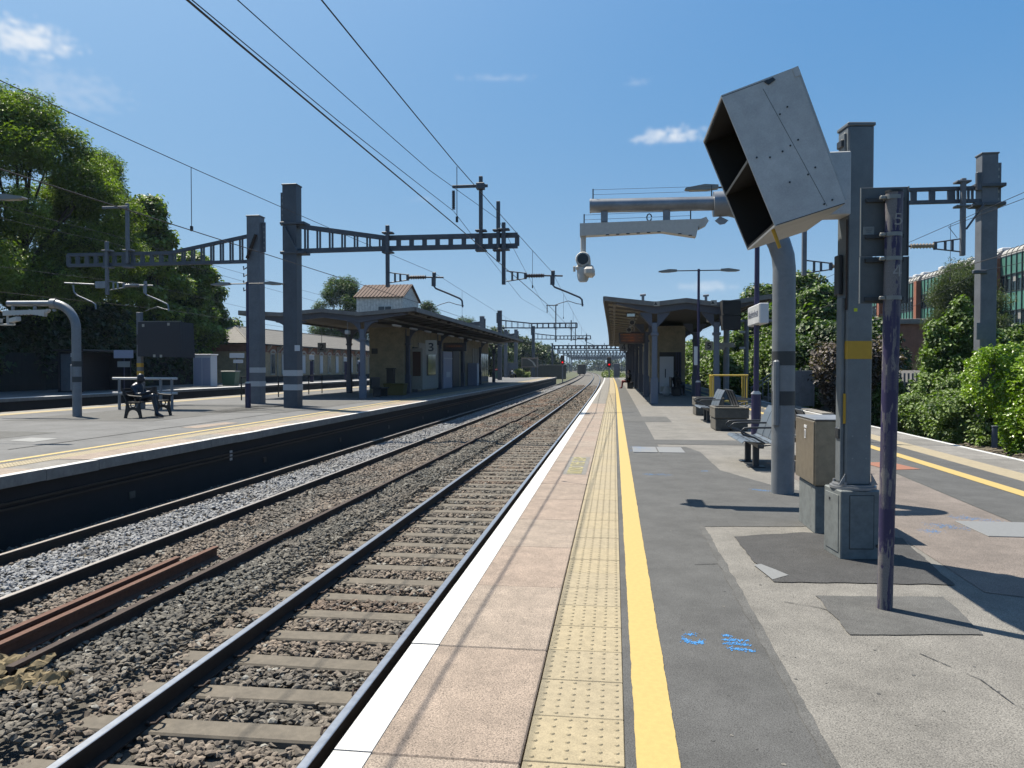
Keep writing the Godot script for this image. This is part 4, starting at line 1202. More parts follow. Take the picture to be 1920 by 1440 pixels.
func small_buildings() -> void:
	var b := thing("brick_annexe", "red brown brick block with flat grey roof behind the palisade fence", "building", Vector3(21.0, 0, -66.0))
	obj("wall", one_box(Vector3(0, 2.4, 0), Vector3(9.0, 4.8, 8.0)), M.brick_red, b)
	obj("roof", one_box(Vector3(0, 5.0, 0), Vector3(9.6, 0.4, 8.6), 0.03), M.canopy_grey, b)
	obj("window", one_box(Vector3(3.3, 4.0, 4.02), Vector3(1.4, 1.0, 0.08)), M.panel_green, b)
	var g := thing("low_shed", "low grey roofed shed beside the palisade fence", "shed", Vector3(14.0, -0.6, -37.5))
	obj("wall", one_box(Vector3(0, 0.75, 0), Vector3(3.2, 1.5, 2.2)), M.timber_dark, g)
	obj("roof", prism(mb(), P2([-1.3, 1.45, 1.3, 1.45, 0, 2.0]), Vector3(-1.8, 0, 0), Vector3(0, 0, -1), Vector3.UP, Vector3(3.6, 0, 0)), M.slate, g)
	# palisade fence and sheet gate
	var f := thing("palisade_fence", "grey steel palisade fence with cranked tops by the green bank", "fence", Vector3(12.2, -0.6, -33.5), -0.35)
	for k in 40:
		obj("pale", one_box(Vector3(-1.6 + k * 0.15, 0.95, 0), Vector3(0.075, 1.9, 0.02), 0.004), M.galvanised, f)
	for y in [0.4, 1.5]: obj("rail", one_box(Vector3(1.3, y, -0.04), Vector3(6.0, 0.06, 0.05)), M.galvanised, f)
	for k in 3: obj("cranked_post", tube(mb(), [Vector3(-1.2 + 1.9 * k, 0, -0.08), Vector3(-1.2 + 1.9 * k, 1.95, -0.08), Vector3(-0.85 + 1.9 * k, 2.4, -0.02)], 0.04, 6), M.galvanised, f)
	var s := thing("sheet_gate", "galvanised sheet gate between the bushes and the platform", "gate", Vector3(7.75, -0.1, -34.0), 0.0)
	obj("sheet", one_box(Vector3(0, 0.75, 0), Vector3(1.15, 1.5, 0.04), 0.005), M.galvanised, s)
	for x in [-0.58, 0.05, 0.58]: obj("post", one_box(Vector3(x, 0.8, 0.03), Vector3(0.05, 1.65, 0.05)), M.galvanised, s)
	obj("arm", rod(Vector3(-0.58, 1.6, 0.03), Vector3(-0.2, 2.0, 0.03), 0.02, 6), M.galvanised, s)
	var st := thing("access_steps", "pale steps with grey handrails beyond the sheet gate", "steps", Vector3(7.4, -0.6, -39.5))
	for k in 6: obj("step", one_box(Vector3(-0.55 + k * 0.22, 0.12 + 0.16 * k, 0), Vector3(0.24, 0.16, 1.4)), M.coping_grey, st)
	for zz in [0.7, -0.7]:
		obj("handrail", rod(Vector3(-0.6, 1.1, zz), Vector3(0.7, 2.05, zz), 0.03, 6), M.galvanised, st)
		for k in 3: obj("baluster", rod(Vector3(-0.55 + 0.55 * k, 0.2, zz), Vector3(-0.55 + 0.55 * k, 1.14 + 0.4 * k, zz), 0.025, 6), M.galvanised, st)
	var tr := thing("cable_trough", "concrete trough edge on the stones past the white platform edge", "trough", Vector3(7.35, -0.35, -31.0))
	obj("side_wall", one_box(Vector3(0, 0.0, 0), Vector3(0.3, 0.5, 6.0), 0.02), M.concrete, tr)
	obj("lid", one_box(Vector3(0, 0.27, 0), Vector3(0.4, 0.05, 6.0), 0.01), M.coping_grey, tr)

# ---------------------------------------------------------------- trees and bushes

var leaf_meshes := {}

func leaf_clump(kind: String) -> Mesh:
	# a loose handful of folded leaves inside a ball of radius 1
	if leaf_meshes.has(kind): return leaf_meshes[kind]
	var n: int = {"fine": 34, "broad": 16, "ivy": 20, "feather": 40, "far": 12}[kind]
	var l: float = {"fine": 0.40, "broad": 0.62, "ivy": 0.52, "feather": 0.36, "far": 0.75}[kind]
	var wd: float = {"fine": 0.38, "broad": 0.75, "ivy": 0.8, "feather": 0.24, "far": 0.7}[kind]
	var r := RandomNumberGenerator.new()
	r.seed = kind.hash()
	var st := mb()
	for k in n:
		var d := Vector3(r.randfn(0, 1), r.randfn(0, 1), r.randfn(0, 1)).normalized() * pow(r.randf(), 0.45)
		var up := (Vector3(r.randfn(0, 0.55), 1.0, r.randfn(0, 0.55)) + d * 0.5).normalized()
		var f := up.cross(Vector3(r.randfn(0, 1), 0.1, r.randfn(0, 1))).normalized()
		if kind == "feather": f = (f + Vector3.DOWN * 0.6).normalized()
		var s := f.cross(up).normalized()
		var ll: float = l * r.randf_range(0.7, 1.25)
		var a := d - f * ll * 0.5
		var b := d + f * ll * 0.5 - up * ll * 0.12
		var m1 := d + s * ll * wd * 0.5 + up * ll * 0.06 - f * ll * 0.08
		var m2 := d - s * ll * wd * 0.5 + up * ll * 0.06 - f * ll * 0.08
		tri(st, a, m1, b)
		tri(st, a, b, m2)
	leaf_meshes[kind] = st.commit()
	return leaf_meshes[kind]

func crown(parent: Node, lobes: Array, count: int, size: float, kind: String, dark: Color, light: Color, seed_: int, hollow := 0.5, m := "leaf") -> void:
	# lobes: [centre, radii]; clumps sit mostly near each lobe's surface, thinned by a noise so that gaps open
	var r := RandomNumberGenerator.new()
	r.seed = seed_
	var n := noise(seed_, 0.5, 3)
	var w := []
	var total := 0.0
	for q in lobes:
		total += pow(q[1].x * q[1].y * q[1].z, 0.667)
		w.append(total)
	var at := []
	var tint := []
	while at.size() < count:
		var pick := r.randf() * total
		var k := 0
		while w[k] < pick: k += 1
		var d := Vector3(r.randfn(0, 1), r.randfn(0, 1), r.randfn(0, 1)).normalized()
		var p: Vector3 = lobes[k][0] + lobes[k][1] * d * lerpf(hollow, 1.06, pow(r.randf(), 0.6))
		var v := n.get_noise_3dv(p * 2.4)
		var gap := n.get_noise_3dv(p * 0.55 + Vector3(31, 7, 13))
		if v + 0.7 * gap < -0.20 and r.randf() < 0.88: continue
		var s := size * r.randf_range(0.65, 1.3)
		var b := Basis.from_euler(Vector3(r.randf_range(-0.5, 0.5), r.randf() * TAU, r.randf_range(-0.5, 0.5))).scaled(Vector3.ONE * s)
		at.append(Transform3D(b, p))
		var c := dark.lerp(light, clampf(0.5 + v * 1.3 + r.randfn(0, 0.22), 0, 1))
		tint.append(Color(c.r, c.g, c.b, 1))
	multi("crown" if lobes.size() > 1 or hollow < 0.9 else "foliage", leaf_clump(kind), M[m], parent, at, tint)

func limb(st: SurfaceTool, a: Vector3, b: Vector3, r0: float, r1: float, wob: float, r: RandomNumberGenerator) -> void:
	var pts := []
	var rad := []
	for k in 5:
		var t := k / 4.0
		pts.append(a.lerp(b, t) + Vector3(r.randfn(0, wob), 0, r.randfn(0, wob)) * sin(t * PI))
		rad.append(lerpf(r0, r1, t))
	tube(st, pts, rad, 7, false)

func tree(called: String, label: String, at: Vector3, h: float, r: float, seed_: int, kind: String, count: int, size: float, dark: Color, light: Color, low := 0.25, group := "") -> Node3D:
	# an uneven crown of many lobes over a forked trunk; low is where the crown begins
	var t := thing(called, label, "tree", at, 0.0, group)
	var q := RandomNumberGenerator.new()
	q.seed = seed_
	var lobes := []
	var st := mb()
	var fork := Vector3(q.randfn(0, 0.2), h * maxf(low, 0.16), q.randfn(0, 0.2))
	limb(st, Vector3(0, -1.6, 0), fork, h * 0.026 + 0.05, h * 0.018 + 0.03, h * 0.01, q)
	obj("trunk", st, M.bark, t)
	var n := 24
	for k in n:
		var u := (k + 0.5) / n
		var y := lerpf(low + 0.1, 0.93, u) * h
		var wide := r * (0.95 * sin(PI * clampf(0.22 + 0.75 * u, 0, 1)) + 0.08)
		var a := k * 2.4 + q.randf() * 0.8
		var reach := q.randf_range(0.45, 0.88)
		var c := Vector3(cos(a) * wide * reach, y, sin(a) * wide * reach)
		var s := r * q.randf_range(0.20, 0.38)
		lobes.append([c, Vector3(s, s * q.randf_range(0.6, 0.85), s)])
		var br := mb()
		limb(br, fork.lerp(Vector3(0, y * 0.8, 0), 0.3), c, h * 0.009 + 0.02, 0.015, r * 0.05, q)
		obj("limb", br, M.bark, t)
	crown(t, lobes, count, size, kind, dark, light, seed_)
	return t

func bush(called: String, label: String, category: String, at: Vector3, lobes: Array, count: int, size: float, kind: String, dark: Color, light: Color, seed_: int, m := "leaf", hollow := 0.6) -> Node3D:
	var t := thing(called, label, category, at)
	var q := RandomNumberGenerator.new()
	q.seed = seed_
	for k in 5:
		var c: Vector3 = lobes[k % lobes.size()][0]
		var st := mb()
		limb(st, Vector3(c.x * 0.5 + q.randfn(0, 0.15), -0.9, c.z * 0.5), c + Vector3(q.randfn(0, 0.2), 0.1, q.randfn(0, 0.2)), 0.05, 0.012, 0.06, q)
		obj("stem", st, M.bark, t)
	crown(t, lobes, count, size, kind, dark, light, seed_, hollow, m)
	return t

func trees() -> void:
	var d1 := Color(0.03, 0.058, 0.012)
	var l1 := Color(0.235, 0.325, 0.05)
	var l2 := Color(0.20, 0.295, 0.046)
	# left, behind the far platform
	tree("ash_tree", "tallest broad ash tree at the left end of the far platform", Vector3(-40.5, 0, -48.5), 21.3, 7.2, 101, "fine", 5250, 0.59, d1, l1, 0.2)
	tree("ash_tree", "ash tree cut off by the picture edge beside the tallest ash", Vector3(-41.0, 0, -38.0), 19.5, 7.0, 102, "fine", 3250, 0.63, d1, l1, 0.12)
	tree("ash_tree", "ash tree with a steep right side next to the tallest ash", Vector3(-41.5, 0, -57.0), 19.4, 4.9, 103, "fine", 3500, 0.53, d1, l1, 0.12)
	tree("maple_tree", "maple behind the folded left boom with sparse top shoots", Vector3(-41.2, 0, -63.5), 17.0, 3.8, 104, "broad", 3000, 0.52, d1, l1, 0.1)
	tree("maple_tree", "middle sized maple sloping down towards the grey masts", Vector3(-41.0, 0, -69.5), 13.4, 4.0, 105, "broad", 2750, 0.50, d1, l2, 0.08)
	tree("maple_tree", "lowest maple next to the slate roof hip", Vector3(-44.4, 0, -77.0), 12.4, 4.7, 106, "broad", 2500, 0.50, d1, l2, 0.06)
	var hg := []
	for k in 15: hg.append([Vector3(rng.randf_range(-0.6, 0.6), 2.6 + rng.randf_range(-0.6, 1.2), -3.3 * k), Vector3(1.4, 2.6, 2.4)])
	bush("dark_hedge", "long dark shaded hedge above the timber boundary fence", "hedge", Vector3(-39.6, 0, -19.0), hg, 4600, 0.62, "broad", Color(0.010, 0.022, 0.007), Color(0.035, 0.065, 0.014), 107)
	# behind the left canopy and far along the line
	tree("lime_tree", "round green tree rising behind the boarded hut", Vector3(-42.5, 0, -118.0), 15.8, 5.0, 110, "fine", 1500, 0.75, Color(0.03, 0.06, 0.014), Color(0.10, 0.16, 0.035), 0.2)
	tree("small_tree", "small tree top just right of the boarded hut roof", Vector3(-27.5, 0, -112.0), 11.6, 1.9, 111, "fine", 500, 0.6, Color(0.03, 0.06, 0.016), Color(0.09, 0.14, 0.035), 0.3)
	tree("small_tree", "rounded tree top above the middle of the left canopy roof", Vector3(-25.0, 0, -129.0), 10.1, 3.0, 112, "fine", 700, 0.7, Color(0.02, 0.045, 0.012), Color(0.07, 0.12, 0.03), 0.2)
	var far := [[-24.0, -150.0, 7.4, 4.2], [-25.5, -166.0, 10.2, 5.4], [-22.5, -182.0, 9.0, 4.6], [-21.8, -203.0, 7.6, 4.6], [-23.0, -224.0, 8.5, 4.6], [-22.0, -246.0, 8.6, 4.6], [-31.0, -140.0, 8.0, 4.0]]
	var names := ["bushy tree at the end of the left canopy", "tall tree just past the second pair of masts", "tree between the second and third masts", "dark tree behind the paired far masts", "tree left of the first round holed gantry", "last tree left of the wagon", "tree half hidden by the end of the left canopy roof"]
	for k in far.size():
		tree("lineside_tree", "dark green " + names[k], Vector3(far[k][0], -1.2, far[k][1]), far[k][2] + 1.2, far[k][3], 120 + k, "far", 620, 0.85, Color(0.016, 0.036, 0.010), Color(0.07, 0.11, 0.025), 0.05)
	var tl := []
	for k in 60: tl.append([Vector3(-330.0 + k * 11.0 + rng.randf_range(-3, 3), rng.randf_range(2.0, 7.0), -rng.randf_range(0.0, 40.0)), Vector3(9.0, rng.randf_range(5.0, 9.0), 7.0)])
	var w := Node3D.new()
	w.name = "distant_woods"
	add_child(w)
	w.position = Vector3(0, -1.5, -640)
	tag(w, "hazy line of woods on the horizon", "", "", "stuff")
	crown(w, tl, 3600, 2.6, "far", Color(0.02, 0.04, 0.014), Color(0.06, 0.09, 0.03), 140)
	# right, beyond the canopy
	var dr := Color(0.022, 0.050, 0.011)
	var lr := Color(0.13, 0.215, 0.032)
	tree("sycamore_tree", "sycamore top showing between the name board and the curved post", Vector3(12.0, -0.8, -66.0), 9.4, 2.8, 150, "broad", 1000, 0.5, Color(0.03, 0.06, 0.012), Color(0.12, 0.19, 0.03), 0.1)
	tree("sycamore_tree", "dark sycamore right of the curved post", Vector3(13.0, -0.8, -56.0), 9.0, 2.5, 151, "broad", 1500, 0.46, dr, Color(0.11, 0.185, 0.028), 0.08)
	tree("sycamore_tree", "tall dark sycamore hugging the square mast's left side", Vector3(12.7, -0.8, -50.0), 7.6, 2.1, 152, "broad", 1200, 0.44, dr, lr, 0.06)
	tree("sycamore_tree", "dense sycamore behind the yellow railing", Vector3(10.6, -0.8, -61.0), 7.2, 3.0, 153, "broad", 1500, 0.46, dr, lr, 0.05)
	bush("lineside_bush", "tangled green bush filling the gap behind the canopy's second column", "bush", Vector3(8.4, -0.6, -52.0), [[Vector3(0, 1.2, 0), Vector3(1.8, 1.9, 2.4)], [Vector3(1.8, 1.8, 1.0), Vector3(1.6, 2.0, 2.0)], [Vector3(-0.9, 0.8, 3.0), Vector3(1.2, 1.4, 1.6)], [Vector3(2.6, 2.6, -2), Vector3(1.8, 2.2, 2.0)]], 2400, 0.36, "broad", Color(0.03, 0.065, 0.010), Color(0.13, 0.20, 0.03), 154)
	bush("lineside_bush", "shaded green bush beyond the steps and handrails", "bush", Vector3(10.2, -0.6, -44.0), [[Vector3(0, 1.5, 0), Vector3(1.5, 2.2, 2.0)], [Vector3(1.6, 2.4, 0.5), Vector3(1.6, 2.2, 2.0)], [Vector3(3.2, 2.0, 1.0), Vector3(1.6, 2.6, 2.0)]], 2000, 0.34, "broad", Color(0.012, 0.030, 0.008), Color(0.06, 0.115, 0.018), 155)
	bush("purple_bush", "purple brown leaved bush left of the square mast", "bush", Vector3(8.55, -0.6, -31.6), [[Vector3(0, 2.1, 0), Vector3(0.85, 1.0, 0.9)], [Vector3(0.3, 1.2, 0.1), Vector3(0.8, 1.0, 0.8)], [Vector3(0.75, 2.4, 0), Vector3(0.8, 0.9, 0.8)], [Vector3(1.5, 2.3, -0.3), Vector3(0.9, 1.0, 0.8)], [Vector3(0.3, 0.4, 0.2), Vector3(0.6, 0.6, 0.6)]], 900, 0.24, "broad", Color(0.035, 0.028, 0.028), Color(0.15, 0.115, 0.10), 156)
	tree("silver_birch", "feathery grey green birch before the office block", Vector3(19.6, -0.8, -47.0), 8.6, 2.6, 157, "feather", 1900, 0.46, Color(0.035, 0.055, 0.030), Color(0.12, 0.155, 0.075), 0.05)
	bush("sycamore_sapling", "tall pointed sycamore sapling left of the right hand mast", "bush", Vector3(11.75, -0.7, -28.6), [[Vector3(0.1, 3.3, 0), Vector3(0.6, 0.9, 0.6)], [Vector3(-0.6, 2.6, 0.2), Vector3(0.5, 0.8, 0.5)], [Vector3(0.9, 2.7, 0), Vector3(0.7, 0.9, 0.7)], [Vector3(-0.3, 1.7, 0.4), Vector3(0.9, 1.0, 0.8)], [Vector3(0.9, 1.5, 0.2), Vector3(1.0, 1.1, 0.9)], [Vector3(-0.7, 0.8, 0.3), Vector3(0.8, 0.8, 0.8)], [Vector3(0.1, 4.1, 0), Vector3(0.25, 0.55, 0.25)], [Vector3(-0.75, 3.4, 0.1), Vector3(0.2, 0.45, 0.2)], [Vector3(0.75, 3.6, 0.1), Vector3(0.2, 0.4, 0.2)]], 2900, 0.19, "broad", Color(0.03, 0.07, 0.014), Color(0.17, 0.26, 0.055), 158)
	bush("lineside_hedge", "long green hedge seen between the columns of the right canopy", "hedge", Vector3(11.0, -0.8, -70.0), [[Vector3(0, 1.6, 4), Vector3(2.0, 2.6, 5.0)], [Vector3(0.4, 2.4, -6), Vector3(2.2, 3.0, 6.0)], [Vector3(-0.3, 2.0, -17), Vector3(2.2, 2.8, 6.0)], [Vector3(-0.6, 2.6, -28), Vector3(2.4, 3.2, 6.5)], [Vector3(-1.2, 2.2, -40), Vector3(2.4, 3.0, 7.0)], [Vector3(-2.0, 2.4, -54), Vector3(2.6, 3.0, 8.0)]], 3600, 0.5, "broad", Color(0.025, 0.055, 0.010), Color(0.14, 0.22, 0.034), 162)
	bush("sycamore_thicket", "leafy dark thicket filling in below the sapling and behind the ivy", "bush", Vector3(12.6, -0.7, -29.5), [[Vector3(-0.9, 1.1, 0), Vector3(1.0, 1.3, 0.9)], [Vector3(0.6, 1.9, -0.6), Vector3(1.2, 1.4, 1.0)], [Vector3(1.9, 2.4, -0.4), Vector3(1.2, 1.3, 1.0)], [Vector3(3.2, 2.2, 0), Vector3(1.3, 1.5, 1.1)], [Vector3(1.2, 0.8, 0.2), Vector3(1.3, 1.0, 1.0)]], 2600, 0.22, "broad", Color(0.022, 0.052, 0.011), Color(0.13, 0.205, 0.036), 163)
	bush("ivy_bank", "bright green glossy ivy mound at the right end of the bank", "ivy", Vector3(12.1, -0.9, -22.4), [[Vector3(0, 1.8, 0), Vector3(1.4, 1.35, 1.5)], [Vector3(-1.0, 2.0, -1.4), Vector3(1.0, 1.0, 1.2)], [Vector3(1.5, 2.3, -0.4), Vector3(1.5, 1.4, 1.5)], [Vector3(2.8, 2.4, -0.6), Vector3(1.6, 1.5, 1.6)], [Vector3(-0.7, 0.8, 0.2), Vector3(1.0, 1.0, 1.3)], [Vector3(0.6, 0.6, 1.2), Vector3(1.5, 0.8, 1.2)], [Vector3(2.4, 0.8, 1.0), Vector3(1.6, 1.2, 1.4)]], 7600, 0.16, "ivy", Color(0.07, 0.145, 0.010), Color(0.25, 0.38, 0.022), 159, "leaf_shiny", 0.75)
	bush("bramble", "low leafy bramble spilling towards the stones below the sapling", "bush", Vector3(10.7, -0.9, -25.8), [[Vector3(0, 0.8, 0), Vector3(0.9, 0.9, 1.2)], [Vector3(-0.6, 0.6, -1.8), Vector3(0.8, 0.9, 1.2)], [Vector3(0.6, 1.3, -1.0), Vector3(0.9, 0.9, 1.0)], [Vector3(0.5, 0.45, 1.4), Vector3(0.7, 0.6, 0.8)]], 2800, 0.16, "broad", Color(0.04, 0.085, 0.018), Color(0.19, 0.275, 0.07), 160)
	bush("nettle_patch", "narrow patch of green weeds between the square mast and the peeling post", "bush", Vector3(10.2, -0.9, -31.2), [[Vector3(0, 0.8, 0), Vector3(0.5, 0.8, 0.8)], [Vector3(0.2, 1.5, 0.2), Vector3(0.35, 0.6, 0.5)]], 420, 0.22, "broad", Color(0.025, 0.055, 0.010), Color(0.11, 0.175, 0.03), 161)
	# bank of soil and litter under the bushes
	var bank := mb()
	var n := noise(33, 0.4)
	var h := func(i: int, j: int) -> Vector3:
		var x := 9.6 + i * 0.5
		var z := -8.0 - j * 0.9
		return Vector3(x, -1.05 + clampf((x - 9.6) * 0.28, 0.0, 1.1) + n.get_noise_2d(x, z) * 0.25, z)
	for i in 30:
		for j in 70: quad(bank, h.call(i, j), h.call(i + 1, j), h.call(i + 1, j + 1), h.call(i, j + 1))
	tag(obj("bank", bank, M.earth), "sloping bank of bare soil under the right hand bushes", "", "", "structure")
	var lit := Node3D.new()
	lit.name = "dry_litter"
	add_child(lit)
	tag(lit, "dry stones and leaf litter beside the right hand track", "", "", "stuff")
	var q := RandomNumberGenerator.new()
	q.seed = 88
	var at := []
	var tint := []
	for k in 9000:
		var p := Vector3(q.randf_range(6.9, 11.2), 0, q.randf_range(-34.0, -11.0))
		p.y = BED + 0.02 if p.x < 9.6 else -1.03 + (p.x - 9.6) * 0.28 + n.get_noise_2d(p.x, p.z) * 0.25
		at.append(Transform3D(Basis.from_euler(Vector3(q.randf(), q.randf() * TAU, q.randf())).scaled(Vector3(0.08, 0.03, 0.06) * q.randf_range(0.6, 1.5)), p))
		var c := Color(0.14, 0.115, 0.085) * q.randf_range(0.5, 1.5)
		tint.append(Color(c.r, c.g, c.b, 1))
	multi("litter", one_box(Vector3.ZERO, Vector3.ONE, 0.3).commit(), M.stone, lit, at, tint)

# ---------------------------------------------------------------- overhead line masts and wires

func mast_column(t: Node3D, x: float, z: float, h: float, w: float, m: Material, plate_side: float) -> void:
	# H section: two flanges and a web, with a cap and a drilled plate at the top
	obj("column", one_box(Vector3(x, h * 0.5 - 0.1, z), Vector3(w, h + 0.2, w * 0.92), 0.012), m, t)
	obj("cap", one_box(Vector3(x, h + 0.02, z), Vector3(w + 0.05, 0.05, w * 0.92 + 0.05), 0.01), m, t)
	var pl := obj("drilled_plate", one_box(Vector3(x + plate_side * (w * 0.5 + 0.09), h - 0.85, z), Vector3(0.16, 1.25, 0.03)), m, t)
	for k in 5: obj("hole", one_box(Vector3(x + plate_side * (w * 0.5 + 0.10), h - 0.42 - 0.22 * k, z), Vector3(0.07, 0.10, 0.036), 0.015), M.roof_metal, pl)

func boom(t: Node3D, z: float, x0: float, xk: float, x1: float, yt0: float, yb0: float, yt1: float, yb1: float, m: Material, pitch: float, ch := 0.17) -> void:
	# a two chord cantilever: deep and open near the mast, shallow with plates beyond the kink
	obj("top_chord", beam(Vector3(x0, yt0, z), Vector3(xk, yt1, z), 0.14, ch), m, t)
	obj("top_chord", beam(Vector3(xk, yt1, z), Vector3(x1, yt1, z), 0.141, ch), m, t)
	obj("bottom_chord", beam(Vector3(x0, yb0, z), Vector3(xk, yb1, z), 0.14, ch), m, t)
	obj("bottom_chord", beam(Vector3(xk, yb1, z), Vector3(x1, yb1, z), 0.141, ch), m, t)
	var n := maxi(2, int(absf(xk - x0) / pitch))
	for k in range(1, n + 1):
		var u := (k - 0.35) / n
		for s in [-0.055, 0.055]:
			var x: float = lerpf(x0, xk, u) + s
			var a := lerpf(yb0, yb1, u)
			var b := lerpf(yt0, yt1, u)
			obj("batten", one_box(Vector3(x, (a + b) * 0.5, z), Vector3(0.045, b - a, 0.10)), m, t)
	n = maxi(2, int(absf(x1 - xk) / pitch))
	for k in range(0, n + 1):
		var x := lerpf(xk, x1, (k + 0.02) / (n + 0.06))
		obj("batten", one_box(Vector3(x, (yt1 + yb1) * 0.5, z), Vector3(0.16, yt1 - yb1, 0.10)), m, t)

func drop_tube(t: Node3D, x: float, z: float, y0: float, y1: float, m: Material, clamp_y: float) -> void:
	var d := obj("drop_tube", one_box(Vector3(x, (y0 + y1) * 0.5, z + 0.15), Vector3(0.13, absf(y1 - y0), 0.13), 0.01), m, t)
	for s in [-1, 1]: obj("clamp", one_box(Vector3(x, clamp_y + s * 0.36, z + 0.08), Vector3(0.4, 0.06, 0.32), 0.01), m, d)

func cantilever(t: Node3D, x: float, y: float, z: float, dir: float, ins: Material, m: Material, kinked := true) -> void:
	# bracket frame, ribbed insulator, tube, saddle and the cranked steady arm below
	var o := func(dx: float, dy: float) -> Vector3: return Vector3(x + dir * dx, y + dy, z + 0.15)
	var f := obj("arm_frame", rod(o.call(0.0, 0.19), o.call(0.66, 0.10), 0.022, 6), m, t)
	obj("frame_rod", rod(o.call(0.0, -0.19), o.call(0.66, -0.10), 0.022, 6), m, f)
	for dx in [0.22, 0.42]: obj("frame_bar", one_box(o.call(dx, 0.0), Vector3(0.07, 0.28, 0.03)), m, f)
	obj("end_plate", one_box(o.call(0.70, 0.0), Vector3(0.10, 0.24, 0.06), 0.01), m, f)
	var pts := []
	var rad := []
	for k in 15:
		pts.append(o.call(0.75 + 0.045 * k, 0.0))
		rad.append(0.045 if k % 2 else 0.085)
	obj("insulator", tube(mb(), pts, rad, 8), ins, t)
	var tb := obj("arm_tube", rod(o.call(1.38, 0.0), o.call(2.05, -0.02), 0.032, 7), m, t)
	obj("saddle", one_box(o.call(1.70, 0.1), Vector3(0.14, 0.16, 0.07), 0.02), m, tb)
	if not kinked: return
	var s := obj("steady_arm", tube(mb(), [o.call(1.64, -0.04), o.call(1.66, -0.3), o.call(1.76, -0.42), o.call(2.25, -0.62), o.call(2.66, -0.80), o.call(2.74, -0.88), o.call(2.76, -1.12)], 0.034, 7), m, t)
	obj("saddle_plate", one_box(o.call(1.68, -0.18), Vector3(0.16, 0.32, 0.04), 0.01), m, s)
	obj("contact_arm", tube(mb(), [o.call(2.80, -1.06), o.call(2.55, -1.02), o.call(2.25, -0.92), o.call(1.95, -1.0), o.call(1.70, -1.10)], 0.014, 5), m, s)

